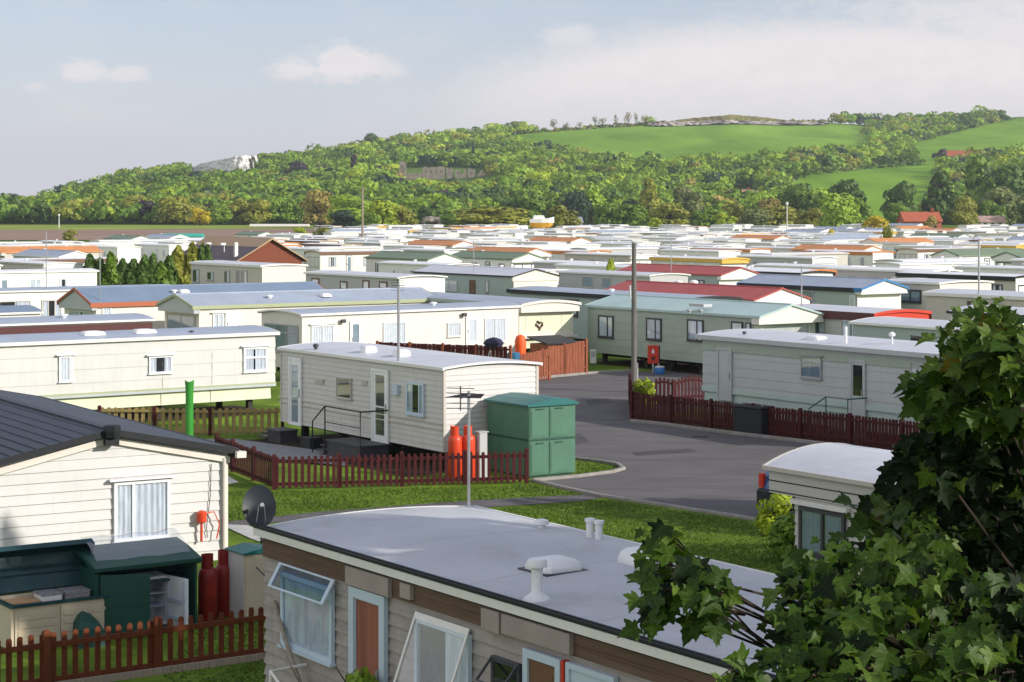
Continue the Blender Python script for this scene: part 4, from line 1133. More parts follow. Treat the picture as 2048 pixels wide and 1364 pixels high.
for r in ((632, 649, 757, 768), (725, 735, 760, 771)):
    u0, u1, z0_, z1_ = rect(c1, r); b = WB(c1, 'S'); b.box(u0, u1, 0, .02, z0_, z1_)
    for k in range(4): b.box(u0 + .02, u1 - .02, .02, .03, z0_ + (z1_ - z0_) * (k + .2) / 4, z0_ + (z1_ - z0_) * (k + .6) / 4)
    b.mb.build('wall_vent', P_stone, c1.root)
u0, u1, z0_, z1_ = rect(c1, (791, 801, 769, 789)); b = WB(c1, 'S'); b.box(u0, u1, 0, .1, z0_, z1_); b.mb.build('meter_box', M_upvcblue, c1.root)
b = WB(c1, 'S'); b.box(.02, 9.6, .0, .03, 1.28, 1.31); b.box(.02, 9.6, 0, .03, 1.13, 1.16); b.mb.build('trim_rail', P_stone, c1.root)
q = lambda px, py: onroof(c1, px, py)
for px, py in ((713, 708), (776, 716)):
    u, v = q(px, py); dome_light(c1, u, v, .42, .42, .2, M_upvc)
u, v = q(617, 703); vent_cowl(c1, u, .25, .12, .18, M_wframe)
u, v = q(797, 722); mast(c1, u, v, 2.25, .04, rot=.4, lean=.0, n_el=4, ln=.35)
# steps, platform and rails at its door
st0 = c1.P + c1.a * upx(c1, 763) - c1.w * .02
def steps(label, C, u0, u1, dep, hz_, mat, railm, name='door_steps', rails=True, diag=True):
    o = empty(name, tuple(C.P.xy) + (C.zb,), math.atan2(C.a.y, C.a.x), label, 'steps')
    mb = MB(C.s); mb.box(u0 + .04, u1 - .04, -dep + .05, -.07, 0, hz_ - .051); mb.box(u0, u1, -dep, -.06, hz_ - .05, hz_)
    mb.build('platform', mat, o)
    mb = MB(C.s)
    for k in range(2): mb.box(u1, u1 + .28 * (k + 1), -dep, -.1, hz_ * (1 - (k + 1) / 3) - .04, hz_ * (1 - (k + 1) / 3))
    mb.build('treads', mat, o)
    if rails:
        mb = MB(C.s); rz2 = hz_ + .95
        mb.tube([(u0, -dep, 0), (u0, -dep, rz2), (u1, -dep, rz2), (u1, -dep, 0)], .022, 6)
        mb.tube([(u0, -dep, hz_ + .5), (u1, -dep, hz_ + .5)], .014, 6)
        mb.tube([(u1, -dep, rz2), (u1 + .75, -dep, .95), (u1 + .75, -dep, 0)], .022, 6)
        mb.tube([(u0, -dep, rz2), (u0, -.1, rz2)], .022, 6)
        mb.build('handrail', railm, o)
    return o
ud = upx(c1, 763)
steps('black railed door steps at the white caravan\'s grey glazed door', c1, ud - .55, ud + 1.5, 1.0, .5, M_wframe, P_black)
ud2 = upx(c1, 583)
steps('low dark steps at the white caravan\'s left door', c1, ud2 - .55, ud2 + .35, .7, .40, M_wframe, P_black, rails=False)
mb = MB(c1.s)
for k, (u, v, l) in enumerate(((5.2, -1.2, .9), (4.4, -1.0, .6), (6.4, -.9, 1.1))):
    pass
undershade((c1.P, c1.a, c1.w), -.1, c1.L + .2, -1.3, c1.W)
# things stored in the shade beneath it
for k, (u, v, mat, lab, nm) in enumerate(((4.6, -.35, P_maroon, 'maroon crate under the white caravan near its right door', 'crate'), (3.9, -.3, P_blue, 'dark blue crate under the white caravan beside the steps', 'crate'), (6.6, -.5, P_black, 'black crate under the white caravan near its left door', 'crate'))):
    o = empty(nm, tuple(c1.P + c1.a * u + c1.w * v)[:2] + (0,), math.atan2(c1.a.y, c1.a.x), lab, 'crate')
    mb = MB(); 
    for (x0, x1, y0, y1) in ((-.3, .3, -.2, -.17), (-.3, .3, .17, .2), (-.3, -.27, -.17, .17), (.27, .3, -.17, .17)): mb.box(x0, x1, y0, y1, 0, .32)
    mb.box(-.27, .27, -.17, .17, 0, .03); mb.build('crate_body', mat, o)
    mb = MB(); mb.rbox(-.31, .31, -.21, .21, .322, .36, .01); mb.build('lid', mat, o)

# cream caravan on the left
c2 = caravan('long cream caravan on the left with green banded skirt and two roof domes', 'B', pos=at(550, 668, 2.75) - HEAD['B'][0] * 12.5, L=12.5, W=3.05, eave=2.75, z0=.95, body=paint('paint_pale_cream', (.57, .57, .545), streak=.2), lap=.42, roofm=R_grey, rise=.15, fascia=P_cream, fh=.09,
             skirt=None, band=[(1.02, 1.08, P_greentrim), (.935, 1.02, P_mist)])
mb = MB(1); c2.clad(mb, .5, .94, base=-.12); mb.build('skirt', P_greencream, c2.root)
for jx in (325, 424):
    uj = upx(c2, jx); mb = MB(1); mb.box(uj - .008, uj + .008, -.022, -.016, 1.09, 2.2); mb.box(uj - .008, uj + .008, .085, .1, .52, .93); mb.build('panel_joint', P_stone, c2.root)
window(c2, (117, 144, 712, 763), curt='full', mpos=[.8], fw=.05, hood=True)
window(c2, (297, 343, 712, 746), curt='sides', fw=.05, mull=0, hood=True, curtm=M_net)
window(c2, (486, 533, 694, 743), curt='wide', fw=.07, mull=0, trans=.42, hood=True, curtm=M_net)
undershade((c2.P, c2.a, c2.w), 0, c2.L, -.2, c2.W)
q = lambda px, py: onroof(c2, px, py)
for px, py in ((202, 680), (300, 671)):
    u, v = q(px, py); dome_light(c2, u, v, .75, .6, .14, M_upvc)
u, v = q(394, 671); vent_cowl(c2, u, .4, .12, .08, M_wframe)

# long pinkish cream caravan behind the centre one
c3 = caravan('long pinkish cream caravan with shaded bay end behind the central white one', 'B', (604, 632), xfar=1037, W=3.05, eave=2.75, z0=.55, deg=50, body=P_pink, roofm=R_grey, rise=.13, fascia=P_white, fh=.07)
window(c3, (622, 667, 650, 700), curt='full', fw=.05, hood=True); door(c3, (699, 724, 642, 712), pane=M_curtblue, leaf=M_upvc, pane_r=(.15, .8, .08, .95))
window(c3, (766, 810, 644, 690), curt='full', fw=.05, mpos=[.7]); window(c3, (894, 921, 645, 673), curt='full', frame=P_pink, fw=.05, mull=0)
door(c3, (931, 959, 632, 690), pane=M_curt, leaf=M_upvc); window(c3, (969, 1011, 636, 684), curt='full', fw=.05)
floodlight(c3, upx(c3, 683), 2.5); floodlight(c3, upx(c3, 925), 2.55)
window(c3, (.25, 2.8, 1.2, 2.35), 'E', px=False, frame=M_alu, mull=2, trans=.3, curt='full', curtm=M_curtblue, glass=M_glassd)
roof_bits(c3, (7.5,), .9)

# gabled pale caravan, further left
c4 = caravan('pale caravan with pale blue pitched roof and shaded green edged gable', 'B', (398, 613), L=13, W=3.5, eave=2.75, z0=.55, body=P_ivory, roof='pitch', rise=.45, roofm=R_grey, fascia=P_greentrim, fh=.14, ped=.25, pedm=P_mist)
window(c4, (.3, 3.2, 1.0, 2.3), 'E', px=False, frame=P_stone, mull=1, curt='full', curtm=M_curtblue, glass=M_glassd)
window(c4, (425, 446, 627, 660), curt='full', fw=.05, hood=True); door(c4, (450, 480, 622, 670), leaf=M_upvc)
roof_bits(c4, (4, 7), .7)
c5 = caravan('cream caravan with slate blue pitched roof edged in rusty red', 'B', (192, 607), L=13, W=3.4, eave=2.75, z0=.55, deg=52, body=P_ivory, roof='pitch', rise=.62, roofm=R_blue, fascia=P_rust, fh=.2, ped=.2, pedm=P_mist)
window(c5, (.4, 2.8, 1.2, 2.35), 'E', px=False, frame=P_white, mull=1, curt='wide', curtm=M_net, glass=M_glassd); window(c5, (204, 222, 612, 630), curt='full', fw=.05, mull=0)
roof_bits(c5, (4.5, 5.0), .8)
mast(c5, .3, .2, 2.6, .025, aerial=False); 
c6 = caravan('caravan with dark maroon upper band behind the cream one on the left', 'B', pos=at(303, 642, 2.75) - HEAD['B'][0] * 12.5, L=12.5, W=3.05, eave=2.75, z0=.55, body=P_cream, roofm=R_grey, rise=.16, fascia=P_white, fh=.05, band=[(2.25, 2.70, P_maroon)])
for u in (4.2, 8.6): window(c6, (u, u + 1.9, 1.3, 2.32), px=False, curt='full')
roof_bits(c6, (9.2,), .8)
c7 = caravan('cream caravan with a small blue roof at the far left edge', 'B', pos=at(80, 627, 2.75) - HEAD['B'][0] * 8, L=8, W=3.05, eave=2.75, body=P_cream, roofm=R_blue, fascia=P_cream, fh=.06)
c8 = caravan('long white caravan with pale lilac roof running behind the rust edged one', 'B', pos=at(352, 577, 2.75) - dirs('B', 56)[0] * 14, L=14, W=3.1, deg=56, eave=2.75, body=P_white, roofm=R_grey, rise=.12, fascia=P_white, fh=.06)
for r in ((3.0, 5.6), (6.2, 7.3)): window(c8, (r[0], r[1], 1.3, 2.3), px=False, frame=P_stone, mull=2, curt='sides', curtm=M_net)
mast(c8, 6.5, .1, 3.2, .03, aerial=False, lean=0); 

# grey clad caravans before the clubhouse
c9 = caravan('grey clad caravan with white end standing in front of the brick clubhouse', 'A', (523, 533), L=12, W=3.6, eave=3.1, z0=.6, body=P_stone, roofm=R_white, fascia=P_white, fh=.14, rise=.1, endbody=P_ivory)
for r in ((386, 399, 538, 565), (415, 428, 543, 561), (449, 460, 541, 566), (473, 478, 541, 566), (483, 495, 541, 568)): window(c9, r, frame=M_alu, fw=.08, mull=0, curt='left', curtm=M_net)
c10 = caravan('mid grey caravan with four dark framed windows and white end', 'A', (797, 557), xfar=612, W=3.4, eave=2.9, z0=.6, body=P_grey, roofm=R_white, rise=.12, fascia=P_white, fh=.08, endbody=P_white)
for r in ((624, 639, 556, 582), (681, 695, 562, 580), (726, 739, 560, 580), (759, 775, 563, 578)): window(c10, r, frame=P_brown, fw=.1, mull=0, curt='full', curtm=M_net)
c11 = caravan('grey green sided caravan with blue white roof and white gable near centre', 'A', (1026, 553), xfar=826, W=3.5, eave=2.85, z0=.6, body=P_aqua, roof='pitch', rise=.4, roofm=R_white, fascia=P_black, fh=.07, ped=.05, pedm=P_ivory, endbody=P_ivory)
window(c11, (882, 915, 560, 582), frame=P_mist, fw=.08, curt='full'); door(c11, (940, 951, 560, 600), frame=P_brown, leaf=P_brown); window(c11, (971, 978, 561, 585), frame=M_alu, fw=.06, mull=0)
mast(c11, 5, .2, 2.2, .025, aerial=False)
c12 = caravan('grey sided caravan between the white gable and the tall telegraph pole', 'A', (1300, 553), xfar=1117, W=3.2, eave=2.8, z0=.6, body=P_grey, roofm=R_white, rise=.12, fascia=P_white, fh=.08)
for r in ((1165, 1186, 553, 575), (1205, 1222, 555, 577)): window(c12, r, frame=P_stone, mull=0, curt='full', curtm=M_curtblue)
c13 = caravan('grey caravan with black roof edge left of the telegraph pole', 'A', (1372, 602), xfar=983, W=3.3, eave=2.8, z0=.55, body=P_aqua, roofm=R_grey, fascia=P_black, fh=.18, rise=.12)
window(c13, (1127, 1156, 601, 632), frame=M_wframe, fw=.09, mull=0, curt='full', curtm=M_curtblue, hood=True)
roof_bits(c13, (7.2,), 1.0)
c14 = caravan('cream ended caravan with rounded roof lip and bay window of white blinds', 'A', (1036, 611), xfar=790, W=3.1, eave=2.75, z0=.75, body=P_aqua, roofm=R_grey, rise=.16, fascia=P_sage, fh=.12, ped=.35, pedm=P_ivory, endbody=P_greencream)
window(c14, (.06, 3.04, 1.35, 2.35), 'E', px=False, frame=P_ivory, mull=0, mpos=[.12, .42, .8], curt='full', glass=M_glass)
b = WB(c14, 'E'); b.box(-.05, 3.15, .04, .32, 1.24, 1.33); b.mb.build('window_shelf', P_ivory, c14.root)
b = WB(c14, 'E'); rr = random.Random(3)
for k in range(60):
    t = rr.uniform(0, 6.28); x = 16 * math.sin(t) ** 3 / 17; z = (13 * math.cos(t) - 5 * math.cos(2 * t) - 2 * math.cos(3 * t) - math.cos(4 * t)) / 17; q_ = rr.uniform(.55, 1)
    b.box(1.15 + x * .24 * q_ - .025, 1.15 + x * .24 * q_ + .025, .062, .085, 1.83 + z * .25 * q_ - .025, 1.83 + z * .25 * q_ + .025)
b.mb.build('heart_wreath', P_maroon, c14.root)
# red roofed pair, centre right
c15 = caravan('larger red roofed caravan with a sunlit white gable right of the telegraph pole', 'A', (1497, 600), xfar=1206, W=3.5, eave=2.75, z0=.55, body=P_grey, roof='pitch', rise=.5, roofm=R_red, fascia=R_red, fh=.08, ped=.4, pedm=P_white, endbody=P_white)
window(c15, (.25, 3.25, 1.0, 2.35), 'E', px=False, mpos=[.15, .72, .88], curt='full'); window(c15, (1452, 1480, 609, 625), frame=P_stone, mull=0, curt='none')
for px, py in ((1357, 572), (1388, 574)):
    u, v = local(c15, at(px, py, 3.1)); vent_cowl(c15, u, v, .3, .35)
c16 = caravan('smaller red roofed caravan standing behind the larger red roofed one', 'A', (1437, 550), xfar=1238, W=3.4, eave=2.75, z0=.55, body=P_aqua, roof='pitch', rise=.45, roofm=R_red, fascia=R_red, fh=.08, ped=.3, pedm=P_white, endbody=P_white)
for u in (1.5, 4, 6.5, 9): window(c16, (u, u + 1.0, 1.5, 2.35), px=False, frame=M_wframe, mull=0, curt='left')
mast(c16, 5.5, .3, 2.3, .03, aerial=False)
# mint roofed green caravan
c17 = caravan('sage green caravan with mint roof, dark framed windows and cream gable', 'A', (1507, 633), xfar=1176, W=3.45, eave=2.66, z0=.5, body=P_sage, lap=.36, roof='pitch', rise=.42, roofm=R_mint, fascia=R_mint, fh=.08, ped=.4, pedm=P_cream, endbody=P_cream)
for r in ((1198, 1228, 631, 675), (1294, 1324, 636, 680), (1376, 1408, 639, 682), (1464, 1487, 643, 682), (1493, 1503, 645, 682)): window(c17, r, frame=M_wframe, fw=.07, mull=1 if r[1] - r[0] > 24 else 0, mpos=[.38] if r[1] - r[0] > 24 else None, curt='full', curtm=M_net, glass=M_glassd)
window(c17, (.35, 3.1, .95, 2.4), 'E', px=False, mpos=[.05, .9], curt='full', curtm=M_net)
for px, py in ((1378, 603), (1401, 603)):
    u, v = local(c17, at(px, py, 3.2)); vent_cowl(c17, u, v, .16, .14, M_alu)
mb = MB(c17.s); mb.box(3.1, 4.1, -.12, .35, 2.93, 3.05); mb.build('roof_patch', P_mist, c17.root)
mb = MB(c17.s); mb.tube([(9.5, .8, 3.05), (9.5, .8, 3.65)], .05, 8); mb.build('vent_pipe', P_mist, c17.root)
# white and green caravan behind the fence on the right
c18 = caravan('white caravan with mint green skirt behind the maroon fence on the right', 'A', pos=at(1406, 674, 2.8) - HEAD['A'][0] * 11.6, L=11.6, W=3.3, eave=2.8, z0=.98, body=P_mist, lap=.30, roofm=R_white, rise=.13, fascia=P_mist, fh=.12, ov=.16, band=[(1.0, 1.16, P_mint)])
mb = MB(c18.s); c18.clad(mb, .34, .985, base=-.05, step=.32); mb.build('skirt', P_mint, c18.root)
def pxw(C, x0, x1, z0_, z1_): 
    u0, u1 = sorted((upx(C, x0), upx(C, x1))); return (u0, u1, z0_, z1_)
door(c18, pxw(c18, 1437, 1466, .75, 2.5), px=False, frame=P_mist, leaf=P_mist, label='pale grey end door')
window(c18, (1604, 1645, 713, 756), frame=M_alu, fw=.045, mull=0, trans=.3, curt='full', curtm=M_curtblue, hood=True, glass=M_glassd)
door(c18, pxw(c18, 1702, 1733, .5, 2.5), px=False, frame=P_mist, leaf=P_mist, pane=M_dark, pane_r=(.1, .9, .45, .95)); window(c18, (1823, 1851, 723, 770), frame=M_alu, fw=.045, mull=0, curt='wide', curtm=M_net)
b = WB(c18, 'S'); b.box(0, 11.6, 0, .03, 2.38, 2.62); b.mb.build('upper_band', P_sage, c18.root)
undershade((c18.P, c18.a, c18.w), 0, c18.L, -1.0, c18.W); undershade((c17.P, c17.a, c17.w), 0, c17.L, -.1, c17.W)
u, v = onroof(c18, 1632, 678); dome_light(c18, u, v, .6, .5, .12, M_upvc)
u, v = onroof(c18, 1696, 686); mb = MB(c18.s); mb.tube([(u, .4, 2.8), (u, .4, 3.45)], .045, 8); mb.build('vent_pipe', M_upvc, c18.root)
u, v = onroof(c18, 1476, 672); vent_cowl(c18, u, .5, .1, .12, M_wframe)
u, v = onroof(c18, 1862, 680); mb = MB(c18.s); mb.tube([(u, .9, 2.9), (u, .9, 3.2)], .03, 6); mb.lathe([(.02, 0), (.1, .05), (.1, .12), (.02, .17)], (u, .9, 3.18), 10); mb.build('roof_vent', M_upvc, c18.root)
ud = upx(c18, 1718); steps('green railed steps at the open door of the white and mint caravan', c18, ud - .45, ud + .5, .9, .42, P_sage, pm('dark_green_rail', (.02, .11, .08), rough=.5))
c19 = caravan('grey green sided caravan with white roof behind the mint skirted one', 'A', (1945, 664), xfar=1706, W=3.1, eave=2.75, z0=.55, body=P_aqua, roofm=R_white, rise=.15, fascia=P_white, fh=.06, endbody=P_white)
window(c19, (1820, 1850, 668, 690), frame=P_aqua, mull=0, curt='none', glass=M_glassd)
c20 = caravan('caravan with bright red roof edge on its sunlit end right of the mint roof', 'A', (1738, 630), xfar=1562, W=3.1, eave=2.75, z0=.55, body=P_grey, roofm=R_white, rise=.13, fascia=P_maroon, fh=.32, ped=.3, pedm=P_red, endbody=P_white)  # side edge is the same red, its shade put into the darker paint
window(c20, (1621, 1650, 628, 668), frame=M_alu, mull=0, curt='wide', curtm=M_net, glass=M_glassd); window(c20, (1684, 1720, 631, 680), frame=M_alu, mull=1, curt='wide', curtm=M_net, glass=M_glassd)
window(c20, (.2, 2.9, 1.0, 2.3), 'E', px=False, mpos=[.2, .55, .8], curt='full')
mast(c20, upx(c20, 1598), .15, 1.9, .03, aerial=False)
c21 = caravan('grey caravan with blue trimmed gable and white bay end', 'A', (1713, 577), xfar=1479, W=3.4, eave=2.8, z0=.55, body=P_aqua, roof='pitch', rise=.45, roofm=R_grey, fascia=P_blue, fh=.2, ped=.4, pedm=P_white, endbody=P_white)
mb = MB(c21.s); mb.box(.1, c21.L, -.145, -.132, 2.60, 2.82); mb.build('gutter', P_black, c21.root)
window(c21, (.7, 3.0, .9, 2.4), 'E', px=False, mull=0, curt='full'); window(c21, (.08, .5, .9, 2.4), 'S', px=False, mull=0, curt='full')
window(c21, (1601, 1628, 581, 612), frame=P_grey, mull=0, curt='full', curtm=M_curtblue)
c22 = caravan('stone grey caravan with boxed out twin window right of the blue gable', 'A', (1878, 568), xfar=1768, W=4.2, eave=3.0, z0=.6, body=P_stone, roofm=R_white, rise=.1, fascia=P_white, fh=.1, endbody=P_ivory)
window(c22, (1800, 1843, 579, 605), frame=M_wframe, fw=.1, curt='full', curtm=M_curtblue, glass=M_glassd)
c23 = caravan('wide stone grey caravan with a small brown window at the right edge', 'A', (2075, 598), xfar=1852, W=3.4, eave=2.9, z0=.6, body=P_stone, roofm=R_white, rise=.15, fascia=P_white, fh=.14)
window(c23, (1935, 1950, 602, 627), frame=P_brown, fw=.1, mull=0, curt='left'); window(c23, (1982, 2004, 604, 625), frame=P_grey, mull=0, curt='full', curtm=M_curtblue)
mast(c23, upx(c23, 1955), .1, 2.8, .05, aerial=True, rot=.3, ln=.9, n_el=5)
c24 = caravan('low white roofed caravan half hidden behind the maple leaves at right', 'A', (2046, 634), xfar=1972, W=3.0, eave=2.7, z0=.55, body=P_white, roofm=R_white, fascia=P_black, fh=.08)

# striped caravan at the lower right, with the blue car beyond it
fc = at(1538, 940, 2.45)
c25 = caravan('old white touring style caravan with grooved side beside the big maple', 'A', pos=fc - HEAD['A'][0] * 7.5, L=7.5, W=2.7, eave=2.45, z0=2.06, body=paint('paint_old_white', (.50, .49, .46)), lap=0, roofm=R_white, rise=.30, fascia=P_stone, fh=.05, ov=.06, chassis=False)
mb = MB(-1); c25.z0 = .5
for k in range(7):
    za, zc = .5 + k * .2228, .5 + (k + 1) * .2228
    mb.loft([[(-e, -e, z), (6.85 + e, -e, z), (6.85 + e, 2.7 + e, z), (-e, 2.7 + e, z)] for z, e in ((za, -.004), (zc - .012, -.02))] )
mb.build('lower_body', paint('paint_old_white', (.50, .49, .46)), c25.root)
for zz in (2.09, 2.27):
    mb = MB(-1); mb.box(-.012, 7.512, -.012, 2.712, zz, zz + .018); mb.build('trim_rail', P_black, c25.root)
window(c25, pxw(c25, 1601, 1692, 1.12, 1.92), px=False, frame=M_wframe, fw=.06, mpos=[.48], trans=.0, curt='wide', curtm=M_curtblue, glass=M_glassd, hood=False)
u0, u1 = sorted((upx(c25, 1588), upx(c25, 1700))); b = WB(c25, 'S'); b.box(u0, u1, 0, .09, 1.95, 2.03); b.mb.build('window_awning', P_white, c25.root)
# ------------------------------------------------------------------ fences, sheds, bottles, poles and other things
def wood(name, col): return pm(name, col, rough=.75, var=.28, scale=2.2, spec=.2, stretch=(7, 7, .8), bump=.2, bscale=6)
F_brown = wood('fence_red_brown', (.125, .034, .012)); F_maroon = wood('fence_maroon', (.062, .013, .014)); F_dark = wood('fence_dark_red', (.09, .018, .018)); F_yellow = wood('fence_worn_ochre', (.34, .25, .10)); F_board = wood('fence_board_brown', (.26, .085, .045))
def fence(label, pts, h=.9, pw=.085, gap=.07, mat=F_maroon, post_every=1.9, rails=(.25, .72), postm=None, arch=0, ph=.06, hs=None, post_w=.1, board=False, railside=1):
    P = [Vector((p[0], p[1], 0)) for p in pts]
    o0 = P[0].copy(); root = empty('picket_fence' if not board else 'board_fence', o0, 0, label, 'fence')
    for i in range(len(P) - 1):
        a, b = P[i] - o0, P[i + 1] - o0; d = (b - a); L_ = d.length; d.normalize(); n = Vector((-d.y, d.x, 0)) * railside
        def hh(t):
            base = h if hs is None else hs[i] + (hs[i + 1] - hs[i]) * t
            return base + arch * math.sin(math.pi * t)
        mb = MB(); k = 0; x = .02; rr = random.Random(i + len(label))
        while x + pw < L_:
            t = (x + pw / 2) / L_; H_ = hh(t) + rr.uniform(-.012, .012); w_ = pw
            c = a + d * x; th = n * .018
            z0_ = .03 + rr.uniform(0, .02); lean = rr.uniform(-.008, .008)
            q0, q1 = c, c + d * w_; sl = d * lean
            if board:
                prof = [(q0, z0_), (q1, z0_), (q1 + sl, H_), (q0 + sl, H_)]
            else:
                prof = [(q0, z0_), (q1, z0_), (q1 + sl, H_ - .03), (q1 + sl - d * w_ * .22, H_), (q0 + sl + d * w_ * .22, H_), (q0 + sl, H_ - .03)]
            r0 = [tuple(p + Vector((0, 0, z))) for p, z in prof]; r1 = [tuple(p + th + Vector((0, 0, z))) for p, z in prof]
            mb.loft([r0, r1]); x += pw + gap; k += 1
        mb.build('picket_panel', mat, root)
        for rz_ in rails:
            mb = MB(); segs = 10 if arch else 1
            for s_ in range(segs):
                t0, t1 = s_ / segs, (s_ + 1) / segs
                za, zc = hh(t0) * rz_, hh(t1) * rz_
                A, B = a + d * L_ * t0, a + d * L_ * t1
                off0, off1 = n * .019, n * .06
                mb.loft([[tuple(A + off0 + Vector((0, 0, za))), tuple(A + off1 + Vector((0, 0, za))), tuple(A + off1 + Vector((0, 0, za + .08))), tuple(A + off0 + Vector((0, 0, za + .08)))],
                         [tuple(B + off0 + Vector((0, 0, zc))), tuple(B + off1 + Vector((0, 0, zc))), tuple(B + off1 + Vector((0, 0, zc + .08))), tuple(B + off0 + Vector((0, 0, zc + .08)))]])
            mb.build('rail', mat, root)
        m = max(1, int(round(L_ / post_every)))
        for k in range(m + 1):
            if k == m and i < len(P) - 2: continue
            c = a + d * (L_ * k / m) + n * .05; t = k / m
            e1 = d * post_w * .5; e2 = n * post_w * .5; H_ = hh(t) + ph
            mb = MB(); ring = lambda z, q: [tuple(c + e1 * sx * q + e2 * sy * q + Vector((0, 0, z))) for sx, sy in ((-1, -1), (1, -1), (1, 1), (-1, 1))]
            mb.loft([ring(-.05, 1), ring(H_ - .03, 1), ring(H_, .5)]); mb.build('post', postm or mat, root)
    return root
wdir = HEAD['A'][1]; adir = HEAD['A'][0]
e0 = at(541, 1312); e0 = Vector((e0.x, e0.y, 0))
fence('red brown picket fence in front of the open storage chest, lower left', [e0 - wdir * 7.2, e0 - wdir * 1.94 - wdir * 0, e0], h=.80, pw=.085, gap=.085, mat=F_brown, post_every=1.9, rails=(.10, .74), railside=-1, post_w=.11)
mb = MB(); q0 = e0 - wdir * 7.2 - adir * .12
mb.loft([[tuple(p + Vector((0, 0, z))) for p, z in ((q0, -.03), (q0 - adir * .06, -.03), (q0 - adir * .06, .10), (q0, .10))], [tuple(p + wdir * 7.15 + Vector((0, 0, z))) for p, z in ((q0, -.03), (q0 - adir * .06, -.03), (q0 - adir * .06, .10), (q0, .10))]])
thing('timber_edging', mb, M_bark_pale, 'pale timber edging along the foot of the red brown fence', 'edging')
g0 = at(549, 980); g1 = at(1054, 967)
fence('maroon picket fence wrapped round the plot of the central white caravan', [at(430, 930), at(462, 944), g0, g1], h=.84, pw=.085, gap=.075, mat=F_maroon, rails=(.12, .8), post_every=1.75, railside=1)
fence('worn ochre and maroon fence between the cream caravan and the central one', [at(200, 868), at(420, 871), at(565, 869)], h=.85, pw=.12, gap=.10, mat=F_yellow, rails=(.10, .84), post_every=1.7, postm=F_maroon, railside=-1)
fence('tall maroon fence with battens behind the central caravan roof', [at(756, 762), at(1022, 774)], hs=[1.62, 1.62], h=1.6, pw=.17, gap=.012, mat=F_dark, rails=(.2, .55, .9), post_every=1.5, railside=-1, board=True, postm=F_board)
fence('low red brown fence linking the tall maroon fence and the board fence', [at(1022, 766), at(1100, 760)], h=.95, pw=.1, gap=.05, mat=F_board, post_every=1.5)
fence('red brown board fence beside the road below the cream bay window', [at(1040, 757), at(1174, 749)], hs=[1.0, 1.5], h=1.3, pw=.15, gap=.012, mat=F_board, rails=(.2, .8), post_every=1.4, board=True, railside=1)
k0 = at(1266, 840); k1 = at(1690, 891)
kd = (k1 - k0).normalized()
fence('long maroon picket fence along the road in front of the mint skirted caravan', [at(1262, 800), k0, k0 + kd * 5.6, k0 + kd * 15.5], h=.94, pw=.1, gap=.028, mat=F_maroon, rails=(.2, .8), post_every=1.9, railside=-1)
g0_ = at(1300, 806); g1_ = at(1412, 806)
fence('maroon gate panel with a humped top behind the yellow green bush', [at(1300, 812), at(1348, 812), g1_ + Vector((0, -.4, 0))], hs=[.85, .9, .95], h=.9, pw=.09, gap=.06, mat=F_maroon, rails=(.25, .8), post_every=1.6, arch=.16)
hb = k0 + kd * 5.7 
mb = MB(); mb.rbox(-.62, .62, -.3, .3, 0, .86, .05); 
o = empty('storage_bin', hb + Vector((.1, .2, 0)) - HEAD['A'][1] * .25, math.atan2(kd.y, kd.x), 'black covered bin standing at the gap in the long maroon fence', 'bin')
mb.build('bin_body', P_black, o); mb = MB(); mb.rbox(-.65, .65, -.33, .33, .862, .93, .03); mb.build('lid', P_black, o)
mb = MB(); mb.tube([(-.4, 0, .92), (-.4, 0, 1.0), (.4, 0, 1.0), (.4, 0, .92)], .02, 6); mb.build('handle', M_steel, o)

# yellow bush by the telegraph pole, and the pole
p = at(1288, 815); tree('bush', p.x, p.y, 1.0, 1.22, 'lime', 'bush', 1, 'round yellow green bush behind the end of the long maroon fence', 'bush')
p = at(1837, 650); tree('bush', p.x, p.y + 4, 2.0, 1.6, 'mid', 'bush', 3, 'green bush at the end of the bright red roof edge', 'bush', z=0)
p = at(1268, 785)
o = empty('telegraph_pole', p, 0, 'tall grey wooden telegraph pole beside the road near centre', 'pole')
mb = MB(); mb.tube([(0, 0, -.1), (0, 0, 5.82)], .115, 12, r1=.085); mb.build('pole_shaft', pm('grey_pole_wood', (.15, .145, .13), rough=.9, var=.3, scale=3, spec=.1, stretch=(8, 8, .5), bump=.3), o)
mb = MB(); mb.tube([(0, 0, 5.8), (0, 0, 5.87)], .10, 12); mb.build('pole_cap', M_steel, o)
mb = MB(); mb.tube([(.125, 0, 0), (.12, 0, 1.0)], .045, 8); mb.box(.08, .16, -.07, .07, .95, 1.15); mb.build('cable_guard', M_steel, o)
def far_pole(px, ytop, Y, r, label, mat=None, lamp=False, head=None):
    x = (px - 1024) * Y / F; z = tz(x, Y); h = H - (ytop - HZ) * Y / F - z
    o = empty('street_lamp' if lamp else 'pole', (x, Y, z), 0, label, 'lamp post' if lamp else 'pole')
    mb = MB(); mb.tube([(0, 0, -.1), (0, 0, h)], r, 8, r1=r * .7); mb.build('shaft', mat or M_steel, o)
    mb = MB()
    if lamp: mb.lathe([(.06, 0), (.34, .1), (.34, .5), (.1, .75)], (0, 0, h), 10)
    else: mb.box(-.5, .5, -.05, .05, h - .4, h - .3); mb.tube([(-.4, 0, h - .3), (-.4, 0, h - .12)], .05, 6); mb.tube([(.4, 0, h - .3), (.4, 0, h - .12)], .05, 6)
    mb.build('lamp_head' if lamp else 'crossarm', P_white if lamp else M_bark_pale, o)
far_pole(725, 375, 330, .2, 'tall bare wooden pole rising against the trees left of centre', M_bark_pale)
far_pole(1574, 410, 470, .14, 'thin white lamp post before the trees on the right', P_white, True)
far_pole(118, 432, 640, .16, 'small white headed post at the edge of the ploughed field', P_white, True)

